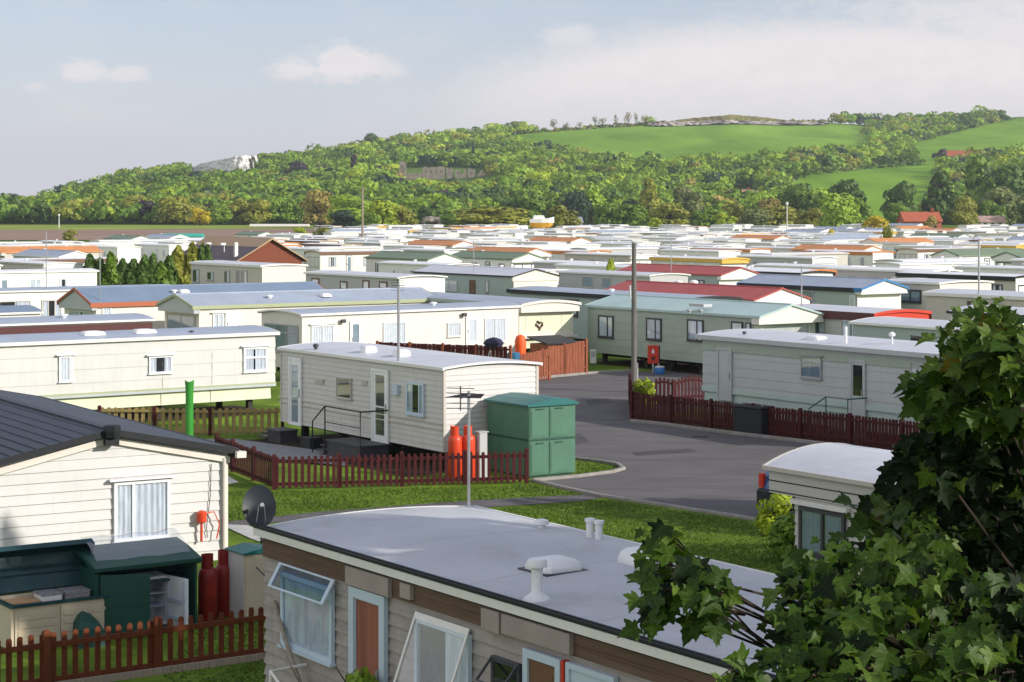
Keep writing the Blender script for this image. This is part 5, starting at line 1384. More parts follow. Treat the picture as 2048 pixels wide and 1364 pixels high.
# green half round post behind the dark tiled roof
p = at(379, 850); Yp = 50.0
p = Vector(((379 - 1024) * Yp / F, Yp, 0))
mb = MB(); n = 12; out = []; 
for z, r in ((0, .1), (2.3, .1), (2.5, .105), (2.66, .122)):
    ring = [(r * math.cos(t), r * math.sin(t), z + (.05 * abs(math.cos(t)) if z > 2.6 else 0)) for t in [math.pi * (0.0 + 1.0 * k / n) + math.pi for k in range(n + 1)]] + [(r * .86 * math.cos(t), r * .86 * math.sin(t), z) for t in [math.pi * (1 - 1.0 * k / n) + math.pi for k in range(n + 1)]]
    out.append(ring)
mb.loft(out); thing('drain_post', mb, pm('bright_green_plastic', (.035, .25, .03), rough=.35, var=.12, scale=2, spec=.5), 'tall bright green half round post standing before the ochre fence', 'post', loc=p, smooth=True)

# green two tier locker by the road
p = at(1058, 957)
o = empty('garden_locker', p, math.atan2(wdir.y, wdir.x), 'two tier green locker with teal domed lid beside the maroon fence', 'locker')
L_green = pm('locker_green', (.07, .17, .11), rough=.6, var=.1, scale=2, spec=.3, streak=.12); L_teal = pm('locker_teal_lid', (.012, .13, .125), rough=.45, var=.1, scale=2, spec=.4); L_dk = pm('locker_dark_green', (.02, .07, .05), rough=.6)
Wl, Dl = 1.50, 2.0
for z0_, z1_ in ((.06, .98), (1.02, 1.88)):
    mb = MB(); mb.box(0, Wl, 0, Dl, z0_, z1_)
    mb.build('cabinet_body', L_green, o)
    for x0, x1 in ((.03, .62), (.65, 1.26)):
        mb = MB(); mb.box(x0, x1, -.022, -.002, z0_ + .03, z1_ - .04); mb.box(x0 + .04, x1 - .04, -.034, -.021, z0_ + .08, z1_ - .1)
        d_ = mb.build('door', L_green, o)
        mb = MB(); mb.box((x0 + x1) / 2 - .12, (x0 + x1) / 2 + .12, -.05, -.035, z1_ - .09, z1_ - .06); mb.build('handle', L_dk, d_)
mb = MB(); mb.box(-.03, Wl + .03, -.03, Dl + .03, .982, 1.018); mb.build('seam_band', L_dk, o)
mb = MB(); mb.box(.06, Wl - .06, .06, Dl - .06, 0, .06); mb.build('base', L_dk, o)
mb = MB(); mb.prism([(-.07, 1.882), (Wl + .07, 1.882), (Wl + .07, 1.93), (Wl * .82, 2.04), (Wl * .55, 2.07), (Wl * .25, 2.02), (-.07, 1.93)], -.07, Dl + .07, 'y')
mb.build('lid', L_teal, o)

# gas bottles
G_red = pm('gas_bottle_red', (.62, .055, .015), rough=.4, var=.08, scale=4, spec=.45, streak=.08); G_deep = pm('gas_bottle_deep_red', (.22, .012, .009), rough=.45, var=.12, scale=4, spec=.4, streak=.12)
M_brass = pm('brass_valve', (.35, .24, .08), rough=.4, metal=.8)
def gas_bottle(loc, label, mat, h=1.12, r=.185, group=None):
    o = empty('gas_bottle', loc, 0, label, 'gas bottle', group)
    mb = MB(); mb.lathe([(r * .96, 0), (r * .96, .05), (r, .06), (r, h - .14), (r * .96, h - .06), (r * .8, h - .01), (r * .35, h + .03)], n=20); mb.build('cylinder', mat, o, smooth=True)
    mb = MB(); ring = []
    for t in [6.2832 * (.12 + .76 * k / 14) for k in range(15)]:
        ring.append(t)
    for k in range(14):
        t0, t1 = ring[k], ring[k + 1]
        mb.loft([[(q * math.cos(t), q * math.sin(t), z) for q, z in ((r * .62, h), (r * .68, h), (r * .68, h + .24), (r * .62, h + .24))] for t in (t0, t1)])
    mb.build('collar', mat, o)
    mb = MB(); mb.lathe([(.03, h + .02), (.03, h + .10), (.055, h + .10), (.055, h + .14), (.02, h + .15)], n=10); mb.tube([(0, 0, h + .09), (.09, -.03, h + .1)], .02, 6); mb.build('valve', M_brass, o)
    return o
pb = at(909, 963); pb2 = at(936, 962)
gas_bottle(pb + Vector((0, .5, 0)), 'left of the two red gas bottles at the sunlit end of the white caravan', G_red, 1.14, .185)
gas_bottle(pb2 + Vector((0, .55, 0)), 'right of the two red gas bottles at the sunlit end of the white caravan', G_red, 1.14, .185)
mb = MB(); b0 = pb + Vector((0, .5, 0))
mb.tube([tuple(b0 + Vector((.03, -.06, 1.26))), tuple(b0 + Vector((-.1, -.12, 1.42))), tuple(b0 + Vector((-.12, .1, 1.30))), tuple(b0 + Vector((-.05, .32, 1.1)))], .016, 6)
thing('gas_hose', mb, G_red, 'curled red hose above the left gas bottle by the white caravan', 'hose')
mb = MB(); rb = at(962, 965) + Vector((.0, .9, 0)); mb.rbox(-.13, .13, -.1, .1, 0, 1.2, .02)
o = empty('meter_cabinet', rb, math.atan2(wdir.y, wdir.x), 'narrow grey cabinet between the gas bottles and the green locker', 'cabinet'); mb.build('cabinet_body', P_grey, o)
mb = MB(); mb.box(-.15, .15, -.12, .12, 1.202, 1.23); mb.build('lid', P_grey, o)

# ---- the yard at the lower left: chest, cupboard with fridge, bottles, tall cupboard
yrz = math.atan2(wdir.y, wdir.x)
C_beige = pm('chest_beige', (.52, .45, .33), rough=.65, var=.08, scale=2, spec=.25, streak=.12); C_teal = pm('chest_dark_teal', (.012, .05, .058), rough=.5, var=.15, scale=2, spec=.35); C_green = pm('cupboard_green', (.012, .062, .046), rough=.5, var=.12, scale=2, spec=.35, streak=.1)
p = at(22, 1305)
o = empty('storage_chest', Vector((p.x, p.y, 0)), yrz, 'beige storage chest with its dark teal lid standing open', 'storage chest')
Lc, Dc, Hc = 1.62, .78, .70
mb = MB()
mb.box(0, Lc, 0, .04, .02, Hc); mb.box(0, Lc, Dc - .04, Dc, .02, Hc + .06); mb.box(0, .04, .04, Dc - .04, .02, Hc); mb.box(Lc - .04, Lc, .04, Dc - .04, .02, Hc); mb.box(.04, Lc - .04, .04, Dc - .04, .02, .06)
mb.build('chest_body', C_beige, o)
for x0, x1 in ((.06, .80), (.82, 1.56)):
    mb = MB(); mb.box(x0, x1, -.022, -.002, .06, Hc - .05)
    for k in range(4): mb.box(x0 + .05, x1 - .05, -.034, -.021, .10 + k * .13, .20 + k * .13)
    mb.build('front_panel', C_beige, o)
mb = MB(); mb.box(-.03, Lc + .03, -.04, .05, Hc + .001, Hc + .04); mb.box(-.03, .05, .05, Dc, Hc + .001, Hc + .04); mb.box(Lc - .05, Lc + .03, .05, Dc, Hc + .001, Hc + .04); mb.build('rim', C_teal, o)
mb = MB()     # lid, hinged at the back and thrown open
lid = []
for x in (-.04, Lc + .04):
    pts = [(Dc - .02, Hc + .08), (Dc + .24, Hc + .46), (Dc + .30, Hc + .68), (Dc + .22, Hc + .80), (Dc - .02, Hc + .86), (Dc - .12, Hc + .80), (Dc + .12, Hc + .74), (Dc + .20, Hc + .64), (Dc + .15, Hc + .48), (Dc - .07, Hc + .12)]
    lid.append([(x, a, z) for a, z in pts])
mb.loft(lid)
for x in (-.04, Lc + .02):
    mb.loft([[(x + dx, a, z) for a, z in ((Dc - .05, Hc + .1), (Dc + .16, Hc + .5), (Dc + .2, Hc + .66), (Dc + .1, Hc + .76), (Dc - .12, Hc + .82), (Dc - .16, Hc + .78), (Dc - .02, Hc + .6))] for dx in (0, .02)])
for k in range(3): mb.box(.1, Lc - .1, Dc + .06 - .02, Dc + .075, Hc + .22 + k * .13, Hc + .235 + k * .13)
mb.build('lid', C_teal, o)
mb = MB(); mb.tube([(Lc - .06, .1, Hc + .02), (Lc - .02, Dc - .1, Hc + .7)], .012, 6); mb.build('lid_stay', M_wframe, o)
def yard_item(name, loc_local, dims, mats, label, cat, rz=0):
    base = o.matrix_basis @ Vector((loc_local[0], loc_local[1], 0)); oo = empty(name, Vector((base.x, base.y, loc_local[2])), yrz + rz, label, cat)
    mb = MB(); mb.rbox(-dims[0] / 2, dims[0] / 2, -dims[1] / 2, dims[1] / 2, 0, dims[2], .01); mb.build('box_body', mats[0], oo)
    mb = MB(); mb.box(-dims[0] / 2 - .006, dims[0] / 2 + .006, -dims[1] / 2 - .006, dims[1] / 2 + .006, dims[2] + .001, dims[2] + .03); mb.build('lid', mats[1], oo)
    return oo
M_card = pm('cardboard', (.42, .27, .14), rough=.85, var=.15, scale=5); M_print = pm('printed_carton', (.7, .68, .66), rough=.6, var=.5, scale=14, col2=(.1, .1, .12))
yard_item('carton', (.32, .42, .08), (.48, .4, .62), (M_card, M_card), 'brown carton inside the open storage chest', 'carton')
yard_item('carton', (.78, .45, .08), (.34, .4, .70), (P_white, M_print), 'white printed carton in the middle of the open storage chest', 'carton')
yard_item('carton', (1.22, .45, .08), (.42, .4, .70), (M_print, M_print), 'dark speckled carton at the right end of the open storage chest', 'carton')
# green cupboard
p = at(206, 1286); base = Vector((p.x, p.y, 0)) + adir * .25
o = empty('storage_cupboard', base, yrz, 'dark green storage cupboard standing open with a fridge inside', 'cupboard')
Lk, Dk, Hk = 1.78, .9, 1.12
mb = MB()
mb.box(0, .04, 0, Dk, 0, Hk); mb.box(Lk - .04, Lk, 0, Dk, 0, Hk); mb.box(.04, Lk - .04, Dk - .04, Dk, 0, Hk + .1); mb.box(.04, Lk - .04, .01, Dk - .05, .0, .05)
mb.build('cupboard_body', C_green, o)
mb = MB(); mb.prism([(-.08, Hk + .002), (.02, Hk - .04), (.5, Hk + .14), (Dk + .06, Hk + .22), (Dk + .06, Hk + .27), (.5, Hk + .20), (-.08, Hk + .06)], -.06, Lk + .06)
mb.build('lid', C_green, o)
mb = MB(); mb.box(.06, Lk - .06, .2, Dk - .06, .80, .83); mb.build('shelf', C_teal, o)
mb = MB()
ca, sa = math.cos(R(-22)), math.sin(R(-22))
def rot2(x, y): return (.05 + x * ca - y * sa, -.02 + x * sa + y * ca)
def rbx(mb, x0, x1, y0, y1, z0_, z1_, m=0):
    c = [(*rot2(x, y), z) for z in (z0_, z1_) for y in (y0, y1) for x in (x0, x1)]
    mb.mesh(c, [(0, 2, 3, 1), (4, 5, 7, 6), (0, 1, 5, 4), (2, 6, 7, 3), (0, 4, 6, 2), (1, 3, 7, 5)], m)
rbx(mb, 0, .80, -.03, 0, .06, Hk - .06); rbx(mb, .05, .75, -.042, -.029, .12, .5); rbx(mb, .05, .75, -.042, -.029, .56, Hk - .14)
mb.build('door', C_green, o)
# fridge inside, its door swung out
fb = o.matrix_basis @ Vector((1.12, .3, 0)); fo = empty('fridge', Vector((fb.x, fb.y, .055)), yrz, 'small white fridge with its door open inside the green cupboard', 'fridge')
F_white = pm('fridge_white', (.72, .75, .80), rough=.3, var=.04, scale=2, spec=.5); F_in = pm('fridge_liner', (.45, .52, .64), rough=.4, var=.08, scale=2)
mb = MB(); mb.box(-.27, -.23, 0, .5, 0, .82); mb.box(.23, .27, 0, .5, 0, .82); mb.box(-.23, .23, 0, .5, .78, .82); mb.box(-.23, .23, 0, .5, 0, .05); mb.box(-.23, .23, .46, .5, .05, .78); mb.build('fridge_body', F_white, fo)
for z in (.3, .52): 
    mb = MB(); mb.box(-.228, .228, .05, .45, z, z + .015); mb.build('shelf', F_in, fo)
mb = MB(); c_, s_ = math.cos(R(-78)), math.sin(R(-78))
def rd(x, y): return (.27 + (x) * c_ - y * s_, -.01 + x * s_ + y * c_)
for x0, x1, y0, y1, z0_, z1_, m_ in ((0, .53, -.02, .03, 0, .82, 0), (.04, .49, .031, .06, .1, .16, 1), (.04, .49, .031, .06, .4, .46, 1), (.04, .06, .031, .05, .06, .78, 1), (.47, .49, .031, .05, .06, .78, 1)):
    c = [(*rd(x, -y), z) for z in (z0_, z1_) for y in (y0, y1) for x in (x0, x1)]
    mb.mesh(c, [(0, 2, 3, 1), (4, 5, 7, 6), (0, 1, 5, 4), (2, 6, 7, 3), (0, 4, 6, 2), (1, 3, 7, 5)], m_)
mb.build('door', [F_white, F_in], fo)
# clear plastic sheet over the cupboard
mb = MB(); rows = []
for i in range(8):
    t = i / 7; rows.append([(x, .15 + .75 * t, Hk + .14 + .30 * math.sin(t * 1.7) + .01 * math.sin(x * 9 + t * 5)) for x in np.linspace(.05, Lk - .05, 14)])
mb.loft(rows, cap=False, closed=False)
tag(mb.build('plastic_sheet', glassmat('clear_plastic', (.93, .95, .97), .16), None, fix=False, smooth=True, loc=base, rz=yrz), 'clear plastic sheet laid over the green cupboard roof', 'plastic sheet')
mb = MB(); tb = o.matrix_basis @ Vector((-.28, -.25, 0)); mb.loft([[(-.25, -.2, 0), (.25, -.25, 0), (.3, .2, 0), (-.2, .25, 0)], [(-.2, -.16, .3), (.22, -.2, .25), (.24, .16, .36), (-.16, .2, .40)], [(-.14, -.06, .42), (.12, -.12, .36), (.1, .09, .48), (-.05, .08, .55)]])
thing('tarpaulin', mb, C_green, 'crumpled green tarpaulin between the open chest and the cupboard', 'tarpaulin', loc=Vector((tb.x, tb.y, 0)), rz=yrz)
# dark red bottles and regulator by the lodge wall
pl = at(416, 1250)
gas_bottle(pl + Vector((-.06, .35, 0)), 'left of the two dark red gas bottles at the white lodge wall', G_deep, .90, .17)
gas_bottle(pl + Vector((.17, .75, 0)), 'right of the two dark red gas bottles at the white lodge wall', G_deep, .90, .17)
yl = lodge.P + lodge.w * (W1 - .62); mb = MB(); wl = lodge.P + lodge.w * (W1 - .55)
mb.tube([tuple(Vector((wl.x, wl.y, 0)) - lodge.a * .12 + Vector((0, 0, .75))), tuple(Vector((wl.x, wl.y, 0)) - lodge.a * .12 + Vector((0, 0, 1.12)))], .025, 8)
mb.lathe([(.05, 0), (.095, .03), (.095, .2), (.04, .24)], tuple(Vector((wl.x, wl.y, 0)) - lodge.a * .13 + Vector((0, 0, 1.1))), 12)
q_ = Vector((wl.x, wl.y, 0)) - lodge.a * .14
mb.tube([tuple(q_ + lodge.w * .05 + Vector((0, 0, 1.28))), tuple(q_ + lodge.w * .25 + Vector((0, 0, 1.3))), tuple(q_ + lodge.w * .36 + Vector((0, 0, 1.05))), tuple(q_ + lodge.w * .3 + Vector((0, 0, .78)))], .014, 6)
thing('gas_regulator', mb, G_red, 'red gas regulator with looping hose on the white lodge wall', 'regulator', smooth=True)
p = at(489, 1246); o = empty('utility_cupboard', Vector((p.x, p.y, 0)), math.atan2(wdir.y, wdir.x), 'narrow beige cupboard with teal lid left of the grey caravan corner', 'cupboard')
mb = MB(); mb.box(0, .62, 0, .62, .02, 1.16); mb.build('cupboard_body', C_beige, o)
mb = MB(); mb.box(.03, .59, -.02, -.002, .08, 1.1); mb.build('door', C_beige, o)
mb = MB(); mb.box(-.012, -.001, .02, .60, .05, 1.14); mb.build('side_panel', P_grey, o)
mb = MB(); mb.prism([(-.05, 1.162), (.67, 1.162), (.67, 1.19), (.31, 1.25), (-.05, 1.19)], -.05, .67, 'y'); mb.build('lid', L_teal, o)
mb = MB(); q0 = Vector((p.x, p.y, 0)) + wdir * .18 - adir * .03
mb.tube([tuple(q0 - adir * .05 + Vector((0, 0, .95))), tuple(q0 + wdir * .5 - adir * .3 + Vector((0, 0, .35)))], .012, 6)
thing('leaning_cane', mb, M_wframe, 'dark cane leaning on the narrow beige cupboard', 'cane')

# fire point by the pole, blue barrel, white box
p = at(1306, 746)
o = empty('fire_point', Vector((p.x, p.y, 0)), math.atan2(wdir.y, wdir.x) * 0, 'red fire point cabinet with white flame mark beside the telegraph pole', 'fire point')
mb = MB(); mb.box(-.04, .04, -.02, .05, 0, .5); mb.box(.2, .28, -.02, .05, 0, .5); mb.build('stand', M_steel, o)
mb = MB(); mb.box(-.22, .24, -.08, .3, .42, 1.2); mb.build('cabinet_body', P_red, o)
mb = MB(); mb.box(.241, .30, -.07, .29, .43, 1.19); mb.build('side_panel', P_black, o)
mb = MB(); mb.loft([[(-.05, y, .86), (.05, y, .86), (.06, y, .94), (.02, y, 1.0), (.01, y, 1.10), (-.03, y, 1.02), (-.06, y, .95)] for y in (-.088, -.081)]); mb.build('flame_mark', P_white, o)
mb = MB(); mb.box(-.07, .08, -.088, -.081, .55, .72); mb.build('notice_plate', P_maroon, o)
p = at(1313, 747); mb = MB(); mb.lathe([(.2, 0), (.23, .08), (.23, .26), (.2, .30)], n=16)
o = empty('water_carrier', Vector((p.x + .12, p.y - .3, 0)), 0, 'blue water barrel on the ground under the fire point', 'barrel'); mb.build('barrel_body', pm('barrel_blue', (.03, .16, .42), rough=.4, var=.1), o, smooth=True); mb = MB(); mb.lathe([(.21, .302), (.21, .34), (.1, .35)], n=16); mb.build('lid', P_white, o)
p = at(1194, 745); mb = MB(); mb.rbox(-.14, .14, -.1, .1, 0, .62, .02); o = empty('junction_box', Vector((p.x, p.y + 4, .1)), 0, 'small white meter box at the corner of the sage green caravan', 'box'); mb.build('box_body', P_white, o); mb = MB(); mb.box(-.1, .1, -.112, -.101, .3, .55); mb.build('door', P_mist, o)
# dark shed roof and orange windbreak beside the board fence
p = at(1118, 744); o = empty('timber_shed', Vector((p.x - .2, p.y + 1.6, 0)), math.atan2(wdir.y, wdir.x), 'low timber shed with dark felt roof behind the board fence', 'shed')
mb = MB(); mb.box(-.8, .8, -.7, .7, 0, 1.15); mb.build('shed_body', F_board, o); mb = MB(); mb.prism([(-.8, 1.16), (.8, 1.40), (.8, 1.46), (-.8, 1.22)], -.9, .9, 'x'); mb.build('roof', P_black, o)
p = at(1041, 760); o = empty('orange_cover', Vector((p.x, p.y + 1.2, 0)), 0, 'bright orange covered gas bottle beside the cream bay window', 'gas bottle')
mb = MB(); mb.lathe([(.22, .5), (.24, .6), (.24, 1.55), (.18, 1.75), (.05, 1.82)], n=14); mb.build('cover', pm('orange_cover', (.75, .10, .01), rough=.5, var=.1), o, smooth=True); mb = MB(); mb.lathe([(.2, 0), (.2, .5)], n=14); mb.build('cylinder', P_grey, o)
p = at(1027, 765); mb = MB(); mb.lathe([(.22, 0), (.26, .1), (.27, 1.15), (.22, 1.2)], n=14); thing('water_butt', mb, pm('butt_blue', (.03, .14, .24), rough=.45, var=.1), 'dark blue water butt at the end of the tall maroon fence', 'water butt', loc=(p.x, p.y + .6, 0), smooth=True)
mb = MB(); p = at(985, 770); z_ = 1.0
mb.tube([(0, 0, 0), (.5, .1, 1.75)], .03, 6); o = empty('clothes_dryer', Vector((p.x - .5, p.y - .6, 0)), 0, 'folded dark parasol leaning on the tall maroon fence', 'parasol'); mb.build('pole', M_steel, o)
mb = MB(); mb.lathe([(.04, 0), (.34, .05), (.42, .2), (.3, .34), (.05, .42)], (.55, .1, 1.55), 14); mb.build('canopy', pm('dark_blue_cloth', (.03, .03, .06), rough=.9, var=.2), o, smooth=True)

# blue car beyond the striped caravan
ca_ = at(1516, 1030, 0); 
Yc = 43.4; cx = (1514 - 1024) * Yc / F + 1.15
o = empty('parked_car', (cx, Yc, 0), math.atan2(wdir.y, wdir.x), 'blue parked hatchback with black bumper beyond the old white touring caravan', 'car')
C_blue = pm('car_paint_blue', (.02, .085, .24), rough=.22, var=.05, scale=1, spec=.6)
prof = [(.02, .42), (0, .62), (.05, .85), (.10, .98), (.42, 1.40), (.75, 1.50), (1.6, 1.53), (2.3, 1.46), (2.95, 1.02), (3.7, .90), (4.05, .74), (4.12, .5), (4.05, .28), (.10, .28)]
mb = MB(); rings = []
for y, ins, dz in ((0, .10, -.02), (.10, 0, 0), (.45, -.02, .0), (.85, -.03, .015), (1.25, -.02, 0), (1.6, 0, 0), (1.7, .10, -.02)):
    r_ = []
    for (x, z) in prof:
        tumble = max(0, z - .95) * .35
        yy = y + (tumble if y < .85 else -tumble if y > .85 else 0)
        r_.append((x + (ins if x < 2 else -ins) * (1 if z < 1 else .5), yy, z + dz))
    rings.append(r_)
mb.loft(rings); mb.build('car_body', C_blue, o, smooth=True)
mb = MB(); mb.rbox(-.10, .25, .02, 1.68, .34, .68, .05); mb.build('bumper', P_black, o)
mb = MB(); mb.box(-.118, -.101, .5, 1.1, .42, .56); mb.build('number_plate', P_white, o)
for y in (.05, 1.5):
    mb = MB(); mb.rbox(-.035, .08, y, y + .16, .70, 1.02, .02); mb.build('tail_light', P_red, o)
mb = MB(); mb.mesh([(.085, .3, 1.0), (.085, 1.4, 1.0), (.40, 1.28, 1.40), (.40, .42, 1.40), (.07, .3, 1.0), (.07, 1.4, 1.0), (.385, 1.28, 1.41), (.385, .42, 1.41)], [(0, 1, 2, 3), (4, 7, 6, 5), (0, 4, 5, 1), (1, 5, 6, 2), (2, 6, 7, 3), (3, 7, 4, 0)]); mb.build('rear_window', M_wframe, o)
for x0, x1, x2, x3 in ((.5, 1.35, 1.32, .72), (1.42, 2.75, 2.25, 1.4)):
    mb = MB(); mb.mesh([(x0, .02, .98), (x1, .02, .98), (x2, .15, 1.40), (x3, .15, 1.40), (x0, .06, .98), (x1, .06, .98), (x2, .19, 1.40), (x3, .19, 1.40)], [(0, 1, 2, 3), (4, 7, 6, 5), (0, 4, 5, 1), (1, 5, 6, 2), (2, 6, 7, 3), (3, 7, 4, 0)]); mb.build('side_window', M_wframe, o)
for y in (.3, 1.36):
    mb = MB(); mb.tube([(.8, y, 1.55), (2.2, y, 1.55)], .02, 6); mb.build('roof_rail', P_black, o)
for x in (.75, 3.3):
    for y in (-.02, 1.55):
        mb = MB(); mb.loft([[(x + .31 * q * math.cos(t), y + dy, .31 + .31 * q * math.sin(t)) for t in [6.2832 * k / 18 for k in range(18)]] for q, dy in ((.6, .01), (.95, 0), (1, .04), (1, .15), (.95, .18), (.6, .17))]); w_ = mb.build('wheel', M_tyre, o)
        mb = MB(); mb.loft([[(x + .19 * math.cos(t), y + dy, .31 + .19 * math.sin(t)) for t in [6.2832 * k / 14 for k in range(14)]] for dy in (-.004, .185)]); mb.build('rim', M_steel, w_)

CARFLAT = flat_tree(o)
def more_car(px, Y, deg, col, label):
    new = copy_flat(CARFLAT); c = new[0]; c.location = ((px - 1024) * Y / F, Y, tz((px - 1024) * Y / F, Y)); c.rotation_euler = (0, 0, R(deg)); c['label'] = label
    for ch in new[1:]:
        if ch.name.startswith('car_body'):
            ch.material_slots[0].link = 'OBJECT'; ch.material_slots[0].material = pm('car_paint_' + col[0], col[1], rough=.25, var=.05, spec=.6)
more_car(205, 146, 15, ('black', (.012, .012, .014)), 'black parked car in front of the conifer row at left')
more_car(1128, 118, 40, ('silver', (.42, .43, .45)), 'silver parked car glimpsed between caravans left of the telegraph pole')
# ------------------------------------------------------------------ buildings far off
M_brick = pm('red_brick', (.20, .068, .042), rough=.9, var=.2, scale=6, spec=.1); M_stone = pm('ruin_stone', (.235, .205, .165), rough=.95, var=.3, scale=.6, spec=.05, bump=.5); M_chalk = pm('chalk', (.62, .60, .56), rough=.95, var=.25, scale=.12, spec=.05, bump=.6, bscale=.5, col2=(.7, .68, .64))
M_tile_red = pm('red_roof_tiles', (.38, .11, .06), rough=.8, var=.2, scale=1.5, spec=.15)
# clubhouse: purple slate roof with brown ridge, brick gable
a9, w9 = dirs('A', -34)
gy = 185.0; pr = Vector(((604 - 1024) * gy / F, gy, 0)); Wc = 6.6; pc = pr - w9 * Wc
club = caravan('brick clubhouse with purple grey slate roof and brown ridge behind the grey clad caravan', 'A', pos=(pc.x, pc.y, 2.6), L=13.5, W=Wc, eave=2.5, z0=0, name='clubhouse', cat='building', body=M_brick, roof='pitch', rise=2.0, roofm=R_purple, ov=.35, fascia=P_tan, fh=.2, chassis=False)
mb = MB(club.s)
mb.prism([(Wc / 2 - 1.4, 3.75), (Wc / 2 - 1.4, 3.80), (Wc / 2, 4.66), (Wc / 2 + 1.4, 3.80), (Wc / 2 + 1.4, 3.75), (Wc / 2, 4.6)], -.38, 13.9); mb.build('ridge_tiles', P_tan, club.root)
for k, (u, hgt) in enumerate(((8.2, 1.0), (5.0, 1.0))):
    mb = MB(club.s); mb.tube([(u, .9, 2.9), (u, .9, 2.9 + hgt)], .045, 6)
    q_ = mb.build('dish_pole', P_white, club.root); mb = MB(club.s); mb.rbox(u - .2, u + .2, .5, 1.0, 2.9 + hgt, 3.1 + hgt, .04); mb.build('lamp_head', P_white, q_)  # white satellite dishes on poles, modelled with boxed heads
mb = MB(club.s); mb.box(1.2, 1.5, .2, .5, 2.6, 4.2); mb.build('vent_stack', P_white, club.root)
# castle ruin on the wooded slope
def ruin():
    px0, py0 = 888, 358; y = depth_at(px0, py0); m = y / F
    x = (px0 - 1024) * m; z = tz(x, y)
    o = empty('castle_ruin', (x, y, z), 0, 'ruined stone castle with a slim broken tower in the woods', 'ruin')
    def X(px): return (px - px0) * m
    def Z(py): return (py0 - py) * m
    rr = random.Random(4)
    mb = MB(); x0, x1 = X(799), X(813); d = x1 - x0
    mb.loft([[(x0, -d, -6), (x1, -d, -6), (x1, 0, -6), (x0, 0, -6)], [(x0 + .1, -d, Z(330)), (x1, -d, Z(331)), (x1, 0, Z(333)), (x0 + .1, 0, Z(330))], [(x0 + .5, -d * .9, Z(323)), (x1 - .7, -d * .9, Z(325)), (x1 - .8, -.3, Z(326)), (x0 + .5, -.3, Z(324))]]); mb.build('tower', M_stone, o)
    def wall(pxa, pxb, tops, dep, name='curtain_wall'):
        mb = MB(); n = len(tops); lo = []; hi = []
        for yy in (0, dep):
            mb_r = []
        pts = [(X(pxa + (pxb - pxa) * i / (n - 1)), Z(t)) for i, t in enumerate(tops)]
        prof = [(pts[0][0], -8)] + pts + [(pts[-1][0], -8)]
        mb.loft([[(a, yy, z_) for a, z_ in prof] for yy in (0, dep)]); mb.build(name, M_stone, o)
    wall(813, 846, [349, 347, 347, 346, 348, 346, 347], 3); wall(845, 890, [335, 334, 336, 334, 335, 334, 333, 335], 12, 'hall_wall')
    wall(893, 905, [334, 337, 339, 336, 340], 10, 'hall_wall'); wall(910, 933, [342, 339, 340, 349, 348, 338, 340], 6); wall(936, 950, [337, 336, 340, 338], 5); wall(955, 975, [352, 346, 340, 341, 347, 353], 4)
    for pxw_, pyw in ((806, 335), (806, 345), (852, 343), (862, 344), (872, 343), (882, 344), (899, 345), (916, 346), (943, 346)):
        mb = MB(); mb.box(X(pxw_) - .28, X(pxw_) + .28, -.06 - (d if pxw_ < 812 else 0), -.02 - (d if pxw_ < 812 else 0), Z(pyw + 1.6), Z(pyw - 1.6)); mb.build('window', M_dark, o)
ruin()
def house(label, px, pyb, wpx, hpx, roofpx, matw, matr, Y=None, chim=True, rot=.3, wings=True, mst=None):
    y = Y or depth_at(px, pyb); m = y / F; x = (px - 1024) * m; z = tz(x, y); w = wpx * m; h = hpx * m; rh = roofpx * m
    o = empty('house', (x, y, z), rot, label, 'house')
    mb = MB(); d = w * .6; mb.box(-w / 2, w / 2, 0, d, -1, h); mb.prism([(0, h), (d, h), (d / 2, h + rh)], -w / 2, -w / 2 + .1); mb.prism([(0, h), (d, h), (d / 2, h + rh)], w / 2 - .1, w / 2); mb.build('walls', matw, o)
    mb = MB(); mb.prism([(-.5, h - .35), (-.5, h - .1), (d / 2, h + rh + .25), (d + .5, h - .1), (d + .5, h - .35), (d / 2, h + rh)], -w / 2 - .3, w / 2 + .3); r_ = mb.build('roof', matr, o)
    if chim: mb = MB(); mb.box(w * .3, w * .3 + .9, d / 2 - .4, d / 2 + .4, h + rh * .6, h + rh + 1.4); mb.build('chimney', M_brick, r_)
    for k in range(3):
        mb = MB(); xx = -w * .35 + k * w * .3; mb.box(xx, xx + w * .12, -.06, -.02, h * .35, h * .8); mb.build('window', M_dark, o)
    return o
house('red brick house with red tiled roof behind the last caravans at right', 1846, 448, 76, 27, 16, pm('bright_brick', (.36, .12, .075), rough=.9, var=.2, scale=3, spec=.1), M_tile_red, 560, rot=.1)
house('red roofed house among the hillside trees at the upper right', 1918, 324, 50, 11, 11, P_ivory, M_tile_red, rot=-.2)
house('low tan roofed house among the trees below the lower meadow', 1482, 402, 66, 12, 10, P_ivory, pm('tan_tiles', (.33, .19, .12), rough=.85, var=.2, scale=1), rot=.2)
house('low pale pink roofed house at the right end of the tree line', 1985, 442, 50, 20, 9, P_ivory, pm('pink_tiles', (.40, .27, .23), rough=.85, var=.15, scale=1), 600, rot=0, chim=False)
house('small white gabled cottage glimpsed under the wood edge', 1150, 448, 30, 14, 8, P_white, P_white, 640, rot=.2, chim=False)
